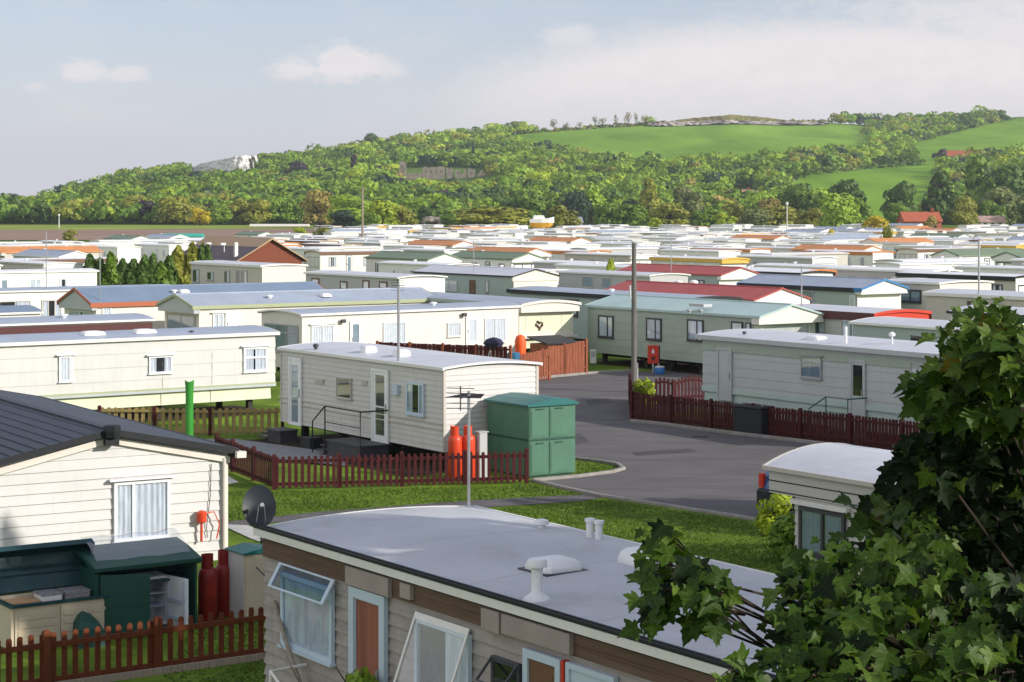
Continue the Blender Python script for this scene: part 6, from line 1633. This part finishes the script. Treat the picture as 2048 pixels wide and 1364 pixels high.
# chalk face of the old quarry, and the rim of a second one on the brow
def rockface(name, pts, d_off, mat, label=None, depth=12, rough=2.2, seed=1):
    """pts: (px, top py, bottom py)"""
    rr = np.random.default_rng(seed); V = []; nn = 46; mm = 12
    for i in range(nn + 1):
        t = i / nn * (len(pts) - 1); k = min(int(t), len(pts) - 2); f = t - k
        px = pts[k][0] * (1 - f) + pts[k + 1][0] * f; pt = pts[k][1] * (1 - f) + pts[k + 1][1] * f; pb = pts[k][2] * (1 - f) + pts[k + 1][2] * f
        yb = depth_at(px, pb + 4) + d_off
        for j in range(mm + 1):
            s = j / mm; py = pb + (pt - pb) * s; y = yb + depth * s + rr.uniform(-1, 1) * rough * (1 if 0 < j < mm else .3)
            x = (px - 1024) * yb / F + rr.uniform(-.5, .5); z = H - (py - HZ) * (yb + depth * s) / F + rr.uniform(-.5, .5) * rough * .4
            V.append((x, y, z))
        V.append((V[-1][0], V[-1][1] + 40, V[-1][2] - 12))
    m2 = mm + 2; idx = np.arange((nn + 1) * m2).reshape(nn + 1, m2)
    qd = np.stack([idx[:-1, :-1], idx[1:, :-1], idx[1:, 1:], idx[:-1, 1:]], -1).reshape(-1, 4)
    o = link(name, npmesh(name, np.array(V), 4, mat, loops=qd)); tag(o, kind='structure')
rockface('chalk_quarry', [(372, 338, 342), (400, 326, 343), (430, 320, 344), (462, 313, 345), (490, 311, 342), (515, 308, 330), (530, 307, 320)], -4, M_chalk)
rockface('quarry_rim', [(1298, 246, 251), (1330, 241, 251), (1370, 243, 250), (1420, 242, 248), (1480, 240, 247), (1560, 243, 249), (1660, 243, 248)], -3, pm('quarry_rock', (.38, .34, .31), rough=.95, var=.5, scale=.15, spec=.05, bump=.6, bscale=.5), rough=3, seed=3)
rockface('heath_knoll', [(1340, 243, 246), (1380, 237, 246), (1430, 233, 246), (1470, 229, 246), (1520, 233, 246), (1580, 240, 246)], 6, pm('dry_heath', (.19, .17, .06), rough=.95, var=.35, scale=.12, spec=.05), rough=1.5, depth=26, seed=5)
# boat on the hard behind the caravans
x = (1082 - 1024) * 520 / F; zb = tz(x, 520)
o = empty('boat', (x, 520, zb + 1.9), .1, 'small boat with white topsides and yellow hull between two rounded trees', 'boat')
mb = MB(); rings = []
for t, wd, zk in ((0, .9, .9), (1.2, 1.2, .3), (3, 1.3, .1), (5, 1.0, .4), (6.2, .1, 1.6)):
    rings.append([(t - 3, -wd, 2.0), (t - 3, -wd * .7, .6 + zk * .5), (t - 3, 0, zk), (t - 3, wd * .7, .6 + zk * .5), (t - 3, wd, 2.0)])
mb.loft(rings); hull_mb = mb; mb = MB(); mb.box(-2.2, -1.9, -.8, .8, -1.9, .7); mb.build('cradle', M_bark_pale, o); mb = MB(); mb.box(1.6, 1.9, -.6, .6, -1.9, .8); mb.build('cradle', M_bark_pale, o); mb = hull_mb; mb.build('hull', pm('boat_yellow', (.65, .33, .03), rough=.4, var=.1), o)
mb = MB(); mb.loft([[(t - 3, -wd, 2.0), (t - 3, -wd * 1.06, 3.0 + up), (t - 3, wd * 1.06, 3.0 + up), (t - 3, wd, 2.0)] for t, wd, up in ((0, .92, 0), (3, 1.32, 0), (5, 1.02, .2), (6.5, .12, .6))]); mb.build('topsides', P_white, o)
mb = MB(); mb.loft([[(-2.2, -.8, 3.0), (-2.2, .8, 3.0), (1.2, .8, 3.0), (1.2, -.8, 3.0)], [(-1.9, -.7, 4.0), (-1.9, .7, 4.0), (.6, .7, 4.0), (.6, -.7, 4.0)]]); mb.build('cabin', P_white, o)
# long pale polytunnel and green trailer at the left
def longbox(name, label, cat, px0, px1, Y, ytop, ybot, mat, mat2):
    x0, x1 = (px0 - 1024) * Y / F, (px1 - 1024) * Y / F; z1_ = H - (ytop - HZ) * Y / F; z0_ = min(H - (ybot - HZ) * Y / F, tz(x0, Y)) - .3
    o = empty(name, ((x0 + x1) / 2, Y, 0), 0, label, cat); l = (x1 - x0) / 2
    mb = MB(); mb.box(-l, l, 0, 4, z0_, z1_ - .8); mb.build('walls', mat2, o); mb = MB(); mb.prism([(-.2, z1_ - .85), (-.2, z1_ - .6), (1.2, z1_), (2.8, z1_), (4.2, z1_ - .6), (4.2, z1_ - .85)], -l - .2, l + .2); mb.build('roof', mat, o)
longbox('polytunnel', 'long low pale polytunnel in front of the wood edge', 'polytunnel', 500, 616, 660, 448, 453, P_ivory, P_tan)
longbox('container', 'long teal green container beyond the far caravans at left', 'container', 327, 402, 460, 467, 477, pm('teal_paint', (.05, .36, .28), rough=.5, var=.08), pm('teal_side', (.05, .32, .26), rough=.5, var=.08))
# ------------------------------------------------------------------ the crowd of caravans behind
STY = {}
def proto(key, kind, body, roof, rise, roofm, fascia, fh, ped, pedm, endm, wframe, L, W):
    c = caravan('x', kind, pos=(0, -300, 2.75), L=L, W=W, eave=2.75, z0=.5, body=body, roof=roof, rise=rise, roofm=roofm, fascia=fascia, fh=fh, ped=ped, pedm=pedm, endbody=endm, chassis=False, zbase=0, far=True)
    nwin = 4; r_ = random.Random(hash(key) % 99 if False else len(key) * 7 + int(L * 3))
    for k in range(nwin):
        u = .9 + k * (L - 1.6) / nwin + r_.uniform(0, .5); wd = r_.choice([.6, .9, 1.3])
        if k == 1: door(c, (u, u + .75, .55, 2.45), px=False, frame=wframe, leaf=P_white, pane=M_curtblue)
        else: window_far(c, u, u + wd, 1.25, 2.3, 'S', wframe, 1 if wd > .8 else 0, r_.choice(['full', 'sides', 'wide']))
    window_far(c, .25, W - .25, 1.15, 2.3, 'E', wframe, 2, 'full', .1)
    roof_bits(c, (L * .7,))
    STY[key] = flat_tree(c.root)
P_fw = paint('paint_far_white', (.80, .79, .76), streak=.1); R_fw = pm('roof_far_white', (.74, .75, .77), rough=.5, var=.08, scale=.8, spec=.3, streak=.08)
specs = [
 ('white roofed white', P_fw, 'barrel', .12, R_fw, P_fw, .08, 0, None, P_fw, M_upvc, 10.5, 3.05),
 ('white roofed grey sided', P_grey, 'barrel', .12, R_fw, P_fw, .10, 0, None, P_fw, M_alu, 10.5, 3.05),
 ('white roofed stone sided', P_stone, 'barrel', .11, R_fw, P_stone, .10, .25, P_fw, P_fw, M_alu, 11, 3.2),
 ('cream', P_cream, 'barrel', .12, R_fw, P_cream, .10, 0, None, P_cream, M_upvc, 9.8, 3.05),
 ('orange edged', P_fw, 'barrel', .12, R_fw, P_orange, .30, 0, P_orange, P_fw, M_upvc, 10.5, 3.05),
 ('brown edged', P_cream, 'barrel', .12, R_fw, P_brown, .30, 0, P_tan, P_cream, M_alu, 10.5, 3.05),
 ('pitched orange roofed', P_stone, 'pitch', .5, R_orange, R_orange, .1, .35, P_fw, P_fw, P_brown, 11, 3.5),
 ('pitched green roofed', P_fw, 'pitch', .5, R_green, R_green, .12, .3, P_fw, P_fw, M_wframe, 11, 3.5),
 ('pitched grey roofed', P_mist, 'pitch', .5, R_grey, P_fw, .1, .3, P_fw, P_fw, M_upvc, 11, 3.5),
 ('tan roofed', P_fw, 'barrel', .16, pm('roof_tan', (.46, .36, .28), rough=.6, var=.1, scale=1, streak=.1), P_fw, .1, 0, None, P_fw, M_upvc, 10, 3.05),
 ('dark edged', P_stone, 'barrel', .12, R_fw, P_black, .26, 0, P_black, P_fw, M_wframe, 10.5, 3.05),
 ('yellow edged', P_cream, 'barrel', .14, R_fw, P_yellow, .28, .3, P_yellow, P_cream, M_upvc, 10, 3.05),
]
for s in specs:
    for kind in 'AB': proto((s[0], kind), kind, *s[1:])
FARLIST = []
def place(sty, kind, x, y, label=None, dz=0.0, ang=0.0):
    new = copy_flat(STY[(sty, kind)]); o = new[0]
    o.location = (x, y, tz(x, y) + dz); o.rotation_euler[2] += ang
    o['label'] = label or 'x'; o['category'] = 'caravan'; o['group'] = 'static caravans crowded across the park'
    FARLIST.append((sty, kind, o, label, new)); return o
def place_px(sty, kind, px, py, label, eave=2.75):
    """near eave corner at a pixel"""
    P = at(px, py, eave)
    if P.y > 450: P = atY(px, py, min(P.y, 560))
    dz = H - (py - HZ) * P.y / F - eave - tz(P.x, P.y)
    return place(sty, kind, P.x, P.y, label, max(dz, -.25) if dz < .9 else 0)
# the ones that stand out
place_px('pitched green roofed', 'A', 853, 519, 'left of the two green roofed caravans with white gables left of centre')
place_px('pitched green roofed', 'A', 1022, 518, 'right of the two green roofed caravans with white gables left of centre')
place_px('pitched green roofed', 'B', 1922, 511, 'green roofed caravan with shaded gable near the right edge')
place_px('pitched green roofed', 'B', 2048, 516, 'green roofed caravan cut by the right edge')
place_px('pitched orange roofed', 'A', 1718, 502, 'orange roofed caravan with sunlit gable right of centre')
place_px('brown edged', 'B', 1836, 500, 'brown edged caravan between the orange roof and the green roof at right')
place_px('orange edged', 'A', 1500, 500, 'caravan with broad rusty roof band right of the telegraph pole')
place_px('white roofed grey sided', 'A', 1624, 517, 'white ended grey caravan just behind the smaller red roof')
place_px('dark edged', 'A', 1600, 548, 'caravan with dark brown roof edge behind the smaller red roof')
place_px('orange edged', 'A', 1605, 545, 'caravan with orange end band behind the smaller red roof')
place_px('dark edged', 'A', 2030, 556, 'dark edged white roofed caravan above the boxed out window at right')
place_px('pitched orange roofed', 'A', 1546, 478, 'orange roofed caravan in the far rows above the telegraph pole')
place_px('cream', 'A', 1250, 478, 'broad cream caravan in the far rows left of the telegraph pole top')
place_px('white roofed grey sided', 'A', 930, 480, 'white caravan with grey end panel left of centre in the far rows')
place_px('white roofed stone sided', 'A', 800, 480, 'stone sided caravan below the yellow green tree by the bare pole')
place_px('white roofed white', 'A', 640, 500, 'white caravan with a row of windows right of the brick clubhouse')
place_px('white roofed white', 'A', 890, 532, 'white roofed caravan directly below the two green roofs')
place_px('white roofed grey sided', 'A', 1215, 530, 'grey sided caravan left of the telegraph pole behind the white gable')
place_px('white roofed stone sided', 'A', 1260, 512, 'stone sided caravan crossing behind the telegraph pole')
place_px('yellow edged', 'A', 1440, 520, 'yellow edged caravan just above the smaller red roof')
place_px('white roofed grey sided', 'A', 1860, 545, 'white roofed grey caravan between blue gable and dark edged caravan')
place_px('white roofed white', 'B', 1800, 530, 'white caravan with a band of windows behind the boxed out window')
place_px('white roofed white', 'B', -90, 548, 'white caravan at the left edge behind the lilac roof')
place_px('brown edged', 'B', 10, 522, 'brown edged white caravan left of the conifers')
place_px('pitched orange roofed', 'B', 10, 505, 'orange roofed caravan at the left edge of the park')
placed = [(o.location.x, o.location.y) for _, _, o, _, _ in FARLIST]
near = [(c.P + c.a * c.L * .5 + c.w * c.W * .5) for c in (c4, c5, c8, c9, c10, c11, c12, c13, c15, c16, c20, c21, c22, c23, c3, c14, c17)]
rr = random.Random(21)
wts = {'white roofed white': 15, 'white roofed grey sided': 6, 'white roofed stone sided': 6, 'cream': 10, 'orange edged': 3, 'brown edged': 2, 'pitched orange roofed': 1.5, 'pitched green roofed': .6, 'pitched grey roofed': 4, 'tan roofed': 2, 'dark edged': 1.2, 'yellow edged': 1.2}
a0, w0 = HEAD['A']
Yd = 118.0
SHR = []
i = 0
for iu in range(-40, 60):
    for iw in range(-50, 60):
        # rows: long axis spacing 15 m, across 9 m, a lane every second row
        u = iu * 17.5 + (iw % 3) * 4.0; v = iw * 11.0
        x = a0.x * u + w0.x * v + rr.uniform(-1.6, 1.6); y = a0.y * u + w0.y * v + 300 + rr.uniform(-1.4, 1.4)
        px = 1024 + F * x / max(y, 1)
        lim = 560 if px > 650 else 285 if px < 250 else 330 if px < 500 else 400
        if not (128 < y < lim) or not (-150 < px < 2250): continue
        if y > 300 and rr.random() < .3: continue
        if px < 640 and y < 155 and px > 160: continue
        if 330 < px < 640 and 150 < y < 235: continue        # clubhouse and its lawn
        if 150 < px < 440 and y < 215: continue              # conifers
        c = Vector((x, y)) + Vector(a0.xy) * 5 + Vector(w0.xy) * 1.5
        if min((c - Vector(n.xy)).length for n in near) < 9.5: continue
        if placed and min(math.hypot(x - p[0], y - p[1]) for p in placed) < 8.5: continue
        sty = rr.choices(list(wts), list(wts.values()))[0]
        kind = 'A' if rr.random() < (.86 if px > 500 else .55) else 'B'
        if kind == 'B': x, y = x + a0.x * 4 - w0.x * 3, y + a0.y * 4 - w0.y * 3
        o = place(sty, kind, x, y, None, 0, R(rr.uniform(-3, 3)))
        if rr.random() < .10: SHR.append((x + rr.uniform(-3, 3) + 6, y - 4))
for fl in STY.values():
    for ob, _ in fl[::-1]: bpy.data.objects.remove(ob)
print('far caravans', len(FARLIST))
BUSH = []
for k, (x, y) in enumerate(SHR):
    px = 1024 + F * x / y
    if not 0 < px < 2048: continue
    o = tree('bush', x, y, rr.uniform(1.6, 2.6), rr.uniform(1.6, 3.4), rr.choice(['olive', 'mid', 'lime', 'dark']), 'bush', k, 'x', 'bush', 'bushes among the caravans')
    BUSH.append((px, o))
tree('bush', (1776 - 1024) * 330 / F, 330, 2.4, 5.6, 'olive', 'bush', 1, 'square cut olive bush among the far caravans on the right', 'bush')
tree('bush', (1663 - 1024) * 350 / F, 350, 2.2, 4.6, 'gold', 'bush', 2, 'small yellow bush among the far caravans right of centre', 'bush')
tree('bush', (1222 - 1024) * 140 / F, 140, 1.2, 4.2, 'lime', 'bush', 2, 'small yellow green bush left of the telegraph pole among white roofs', 'bush')
# ------------------------------------------------------------------ the big maple at the right, shade trees added outside the view, lawn grass
LEAF = [(0, .02), (.10, -.03), (.22, -.10), (.40, -.04), (.30, .12), (.44, .18), (.60, .40), (.46, .44), (.36, .43), (.25, .50), (.28, .62), (.18, .68), (.14, .80), (.07, .88), (0, 1.04)]
outline = LEAF + [(-x, y) for x, y in LEAF[-2:0:-1]]
def leaf_mesh(tip_positions, normals, downs, sizes, r, name, mat):
    """lobed maple leaves: each a folded, slightly curled fan with its own pose"""
    O = np.array(outline); n = len(O); m = len(sizes)
    cx, cy = 0.0, .32
    P2 = np.vstack([[cx, cy], O])
    k = n + 1
    ax = P2[:, 0][None]; ay = P2[:, 1][None]
    fold = r.uniform(.05, .55, (m, 1)); curl = r.uniform(-.1, .45, (m, 1)); wob = r.uniform(-.12, .12, (m, k))
    lx = ax * r.uniform(.85, 1.15, (m, 1)); ly = ay - .02
    lz = fold * np.abs(ax) - curl * (ay - .3) ** 2 + wob * np.abs(ax) * .8
    N_ = normals / np.linalg.norm(normals, axis=1, keepdims=True)
    D_ = downs - (downs * N_).sum(1, keepdims=True) * N_; D_ /= np.linalg.norm(D_, axis=1, keepdims=True) + 1e-9
    S_ = np.cross(D_, N_)
    V = tip_positions[:, None, :] + sizes[:, None, None] * (lx[..., None] * S_[:, None] + ly[..., None] * D_[:, None] + lz[..., None] * N_[:, None])
    V = V.reshape(-1, 3)
    tri = np.array([(0, 1 + i, 1 + (i + 1) % n) for i in range(n)])
    loops = (tri[None] + (np.arange(m) * k)[:, None, None]).reshape(-1)
    cc = np.zeros((m, k, 3)); cc[..., 0] = np.abs(ax); cc[..., 1] = ay
    return npmesh(name, V, 3, mat, colors=cc.reshape(-1, 3), smooth=True, loops=loops)
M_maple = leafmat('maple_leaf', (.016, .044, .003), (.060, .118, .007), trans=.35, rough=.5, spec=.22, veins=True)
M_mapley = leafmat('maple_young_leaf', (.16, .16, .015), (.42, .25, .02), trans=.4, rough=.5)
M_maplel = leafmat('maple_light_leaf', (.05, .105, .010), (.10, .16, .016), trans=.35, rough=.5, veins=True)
M_maplei = leafmat('maple_shaded_leaf', (.003, .009, .002), (.009, .023, .003), trans=.15, rough=.6, spec=.12, veins=True)  # near-black copy of the leaf, the crown's deep shade put into its colour
def maple():
    r = np.random.default_rng(3)
    base = Vector((3.15, 8.6, 0))
    root = empty('maple_tree', base, 0, 'dark leafed maple filling the lower right corner close by', 'tree')
    # clusters: centre px, py, radius px, depth, leaves, light share
    CL = [(1985, 660, 62, 6.6, 24, .75), (1935, 700, 60, 6.8, 26, .5), (2030, 720, 70, 6.6, 34, .4), (1960, 780, 80, 6.9, 44, .3), (2040, 800, 80, 6.9, 50, .3), (1890, 790, 60, 6.9, 22, .3), (1850, 770, 34, 7.0, 6, .3),
          (1930, 870, 90, 7.2, 60, .15), (2030, 890, 100, 7.3, 80, .1), (1865, 920, 70, 7.0, 40, .2), (1880, 1000, 110, 7.6, 90, .06), (2000, 1000, 120, 7.8, 120, .04), (1820, 1000, 50, 7.4, 20, .1),
          (1800, 1090, 110, 7.2, 60, .12), (1900, 1120, 130, 7.6, 120, .05), (2020, 1140, 140, 7.6, 130, .04), (1760, 1180, 120, 6.6, 70, .2), (1870, 1240, 140, 6.8, 120, .12), (2000, 1280, 150, 7.0, 140, .05), (1740, 1290, 120, 6.4, 80, .2), (1860, 1350, 130, 6.4, 100, .15),
          (1650, 1165, 80, 6.8, 36, .25), (1640, 1210, 60, 6.5, 18, .2), (1640, 1250, 110, 6.4, 60, .15), (1600, 1335, 80, 6.2, 34, .12), (1680, 1350, 110, 6.1, 70, .15), (1480, 1350, 50, 6.1, 14, .1),
          (1340, 1140, 60, 6.4, 18, .15), (1395, 1185, 64, 6.3, 30, .1), (1310, 1210, 60, 6.3, 18, .08), (1425, 1232, 44, 6.3, 15, .08), (1300, 1130, 36, 6.4, 6, .1),
          (1780, 1060, 40, 7.2, 10, .9), (1320, 1060, 40, 7.0, 7, .6)]
    pos, nrm, dwn, siz, cls = [], [], [], [], []
    limbs = MB()
    trunk_top = Vector((3.0, 8.5, 4.2))
    tw = MB()
    for (px, py, rad, Y, n, light) in CL:
        c = atY(px, py, Y); rr_ = rad * Y / F
        hub = Vector((2.7 + (c.x - 2.7) * .3, 8.2 + (c.y - 8.2) * .35, min(max(c.z - .9, 1.8), 5.2)))
        hub += Vector(r.normal(size=3) * np.array([.28, .28, .34])); d = [hub, hub.lerp(c, .5) + Vector(r.normal(size=3) * .07) + Vector((0, 0, -.08)), c]
        tw.tube([tuple(p - base) for p in d], .009, 6, r1=.004)
        n = int(n * (2.6 if px > 1780 and py < 1150 else 1.6 if px > 1580 else 1.35))
        P = r.normal(size=(n, 3)); P /= np.linalg.norm(P, axis=1, keepdims=True)
        P *= (rr_ * 1.12 * r.random(n) ** .5)[:, None]; P[:, 1] *= 1.6
        P += np.array(c)
        for p in P[: max(3, n // 7)]:
            tw.tube([tuple(c.lerp(hub, .15) - base), tuple((Vector(p) + c) * .5 - base + Vector((0, 0, .02))), tuple(Vector(p) - base)], .005, 4, r1=.002)
        nn = np.stack([r.normal(size=n) * .55 - .25, r.normal(size=n) * .5 - .75, r.normal(size=n) * .45 + .75], 1)
        dd = np.stack([r.normal(size=n) * .8 - .3, r.normal(size=n) * .5 - .4, -.7 + r.normal(size=n) * .35], 1)
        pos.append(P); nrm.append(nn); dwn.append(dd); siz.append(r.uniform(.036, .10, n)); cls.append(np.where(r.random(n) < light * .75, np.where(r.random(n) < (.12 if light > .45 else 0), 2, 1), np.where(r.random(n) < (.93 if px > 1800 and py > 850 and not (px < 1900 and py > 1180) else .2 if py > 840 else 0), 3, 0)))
    # the shaded mass inside and beyond the frame edge
    n = 7000
    P = np.stack([r.normal(2.9, .62, n), r.normal(8.7, .75, n), r.normal(4.0, 1.25, n)], 1)
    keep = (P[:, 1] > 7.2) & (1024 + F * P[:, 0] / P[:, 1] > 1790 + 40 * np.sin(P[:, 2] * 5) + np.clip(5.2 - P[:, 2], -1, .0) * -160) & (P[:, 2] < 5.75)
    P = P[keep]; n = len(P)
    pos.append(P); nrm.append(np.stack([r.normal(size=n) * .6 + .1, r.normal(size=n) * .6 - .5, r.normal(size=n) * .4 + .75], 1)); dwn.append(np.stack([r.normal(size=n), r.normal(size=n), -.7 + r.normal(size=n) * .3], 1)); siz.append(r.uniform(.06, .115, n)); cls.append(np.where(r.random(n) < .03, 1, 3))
    pos, nrm, dwn, siz, cls = map(np.concatenate, (pos, nrm, dwn, siz, cls))
    pos = pos - np.array(base)
    for k, (mat, nm) in enumerate(((M_maple, 'crown'), (M_maplel, 'light_leaves'), (M_mapley, 'young_leaves'), (M_maplei, 'shaded_leaves'))):
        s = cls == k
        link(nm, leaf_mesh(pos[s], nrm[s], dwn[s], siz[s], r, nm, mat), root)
    tw.build('branches', M_bark, root)
    mb = MB(); mb.tube([(0, 0, -.05), (.02, -.05, 1.2), (-.12, -.1, 2.4), (-.15, -.1, 4.6)], .13, 10, r1=.035)
    for e in ((-.5, -.6, 4.6), (-.9, -.9, 3.4), (.2, -.5, 5.2), (-1.2, -1.2, 3.0), (-.3, -1.0, 4.0), (.5, -.2, 4.4)):
        mb.tube([(-.1, -.08, e[2] - 1.6), ((e[0] - .1) * .5, e[1] * .5, e[2] - .7), e], .05, 7, r1=.02)
    mb.build('trunk', M_bark, root)
maple()
# small leaved shrubs by the touring caravan
p = at(1528, 1055); tree('shrub', p.x + .1, p.y - 1, .95, 1.0, 'lime', 'bush', 0, 'small yellow green shrub at the corner of the old touring caravan', 'shrub')
p = at(1590, 1120); tree('shrub', p.x, p.y, 1.3, 1.1, 'mid', 'bush', 1, 'mid green shrub under the window of the old touring caravan', 'shrub')
p = at(1760, 1090); tree('shrub', p.x + .3, p.y - 2.5, 2.0, 2.4, 'dark', 'bush', 3, 'dark shrub against the side of the old touring caravan', 'shrub')
# tall unseen trees added right of the view to shade the foreground
SHADE = [(14.2, 21.5, 7.0, 12.0, 'dark', 'dome'), (12.6, 15.6, 6.4, 11.5, 'mid', 'dome'), (15.6, 40.6, 6.6, 7.6, 'mid', 'dome'), (8.6, 4.4, 4.6, 8.4, 'dark', 'dome'), (8.2, -.5, 4.6, 8.6, 'mid', 'dome'), (11.5, 8.8, 5.4, 9.2, 'dark', 'dome'), (12.5, 1.5, 5.4, 10, 'dark', 'dome'), (15.5, 33.5, 6.0, 8.2, 'mid', 'dome'), (11.8, 24.3, 6.2, 11.8, 'dark', 'dome'), (10.4, 19.2, 5.8, 10.8, 'mid', 'dome'), (10.0, 14.5, 5.0, 8.0, 'dark', 'dome'), (19.5, 31.0, 6.5, 9.5, 'dark', 'dome'), (17.0, 24.0, 6.5, 10, 'mid', 'dome'), (14.5, 17.0, 6.0, 10, 'dark', 'dome')]
for i, (x, y, w, h, c, k) in enumerate(SHADE):
    tree('hedge_tree', x, y, w, h, c, k, i, f"{ordw(i)} of the leafy trees added out of view to shade the foreground", 'tree', 'unseen trees added for shade')

def lawn():
    """short grass on the near lawns"""
    r = np.random.default_rng(8)
    polys = [gp((430, 985), (1055, 972), (1190, 992), (960, 1002), (640, 1028), (430, 1046)), gp((1205, 1000), (1480, 1042), (1760, 1090), (1700, 1400), (300, 1400), (480, 1090), (640, 1040), (960, 1020)),
             gp((1152, 922), (1236, 932), (1244, 940), (1154, 952)), gp((300, 1400), (545, 1312), (760, 1400)), gp((1060, 968), (1120, 980), (1050, 985))]
    Vs = []
    for pl in polys:
        X = np.array([p.x for p in pl]); Y = np.array([p.y for p in pl])
        area = abs(np.dot(X, np.roll(Y, 1)) - np.dot(Y, np.roll(X, 1))) / 2
        n = int(min(area * 260, 60000))
        x = r.uniform(X.min(), X.max(), n * 3); y = r.uniform(Y.min(), Y.max(), n * 3)
        ins = np.zeros(len(x), bool); j = len(X) - 1
        for i in range(len(X)):
            c = ((Y[i] > y) != (Y[j] > y)) & (x < (X[j] - X[i]) * (y - Y[i]) / (Y[j] - Y[i] + 1e-12) + X[i]); ins ^= c; j = i
        x, y = x[ins][:n], y[ins][:n]; n = len(x)
        a = r.uniform(0, 6.283, n); w = r.uniform(.012, .03, n); h = r.uniform(.02, .055, n) * (1 + .5 * np.sin(x * 1.7) * np.sin(y * 1.3)); ln = r.uniform(-.05, .05, (n, 2))
        V = np.empty((n, 3, 3)); V[:, 0] = np.stack([x - np.cos(a) * w, y - np.sin(a) * w, 0 * x], 1); V[:, 1] = np.stack([x + np.cos(a) * w, y + np.sin(a) * w, 0 * x], 1); V[:, 2] = np.stack([x + ln[:, 0], y + ln[:, 1], h], 1)
        Vs.append(V.reshape(-1, 3))
    me = npmesh('lawn_grass', np.concatenate(Vs), 3, leafmat('grass_blades', (.07, .13, .012), (.135, .21, .028), trans=.35))
    tag(link('lawn_grass', me), 'short green lawn grass around the caravans by the road', 'grass', kind='stuff')
lawn()
# ------------------------------------------------------------------ leave out what cannot be seen, then say which one is which
sc.render.engine = 'CYCLES'
sc.cycles.max_bounces = 6
sc.cycles.diffuse_bounces = 3
sc.cycles.transparent_max_bounces = 16
sc.cycles.use_adaptive_sampling = True
bpy.context.view_layer.update()
dg = bpy.context.evaluated_depsgraph_get()
PART_OF = {}
def seen(root, parts):
    """how many of a thing's mesh points the eye at the camera sees"""
    eye = Vector((0, 0, H)); hit = 0; xs = []
    mine = {p.name for p in parts}
    for ch in [c for c in parts if c.type == 'MESH' and c.name.split('.')[0] in ('roof', 'body', 'gable_board', 'fascia', 'crown', 'end_panel', 'verge')]:
        vs = ch.data.vertices; st = max(1, len(vs) // 24)
        for i in range(0, len(vs), st):
            w = ch.matrix_world @ vs[i].co; d = w - eye; L_ = d.length
            px = 1024 + F * w.x / w.y
            if not 0 < px < 2048: continue
            ok, loc, nr, idx, ob, mw = sc.ray_cast(dg, eye, d.normalized(), distance=L_ + 1)
            if (ok and ob.name in mine) or (not ok): hit += 1; xs.append(px)
            if hit > 12: break
    return hit, (sum(xs) / len(xs) if xs else 0)
groups = {}
drop = []
for sty, kind, o, lab, parts in FARLIST:
    h, px = seen(o, parts)
    if h < 3: drop.append(parts); continue
    if lab: continue
    band = 'nearest' if o.location.y < 215 else 'middle' if o.location.y < 340 else 'farthest'
    groups.setdefault((sty, kind, band), []).append((px, o))
for (sty, kind, band), l in groups.items():
    l.sort(key=lambda t: t[0])
    turn = 'sunlit ends' if kind == 'A' else 'sunlit sides'
    for i, (px, o) in enumerate(l):
        o['label'] = (f"{ordw(i)} from left of {sty} caravans, {turn}, {band} rows" if len(l) > 1 else f"single {sty} caravan with {turn[:-1]} in the {band} rows")
kept = []
for px, o in sorted(BUSH, key=lambda t: t[0]):
    parts = [o] + list(o.children); h, _ = seen(o, parts)
    if h < 2: drop.append(parts)
    else: kept.append(o)
for k, o in enumerate(kept): o['label'] = f"{ordw(k)} from the left of the small bushes among the crowded caravans"
for parts in drop:
    for ob in parts[::-1]: bpy.data.objects.remove(ob)
print('left out', len(drop), 'kept caravans', sum(len(l) for l in groups.values()))

# ------------------------------------------------------------------ the air: a thin even haze over the whole scene
def haze():
    mb = MB(); mb.box(-2900, 2900, -500, 5300, -3, 175)
    mt = bpy.data.materials.new('haze_air'); mt.use_nodes = True; nt = mt.node_tree; nt.nodes.clear()
    v = nt.nodes.new('ShaderNodeVolumePrincipled'); v.inputs['Color'].default_value = (.80, .86, .96, 1); v.inputs['Density'].default_value = HAZE; v.inputs['Anisotropy'].default_value = .2
    o = nt.nodes.new('ShaderNodeOutputMaterial'); nt.links.new(v.outputs[0], o.inputs['Volume'])
    tag(mb.build('haze', mt), kind='stuff')
HAZE = .00011
haze()
sc.cycles.volume_bounces = 0
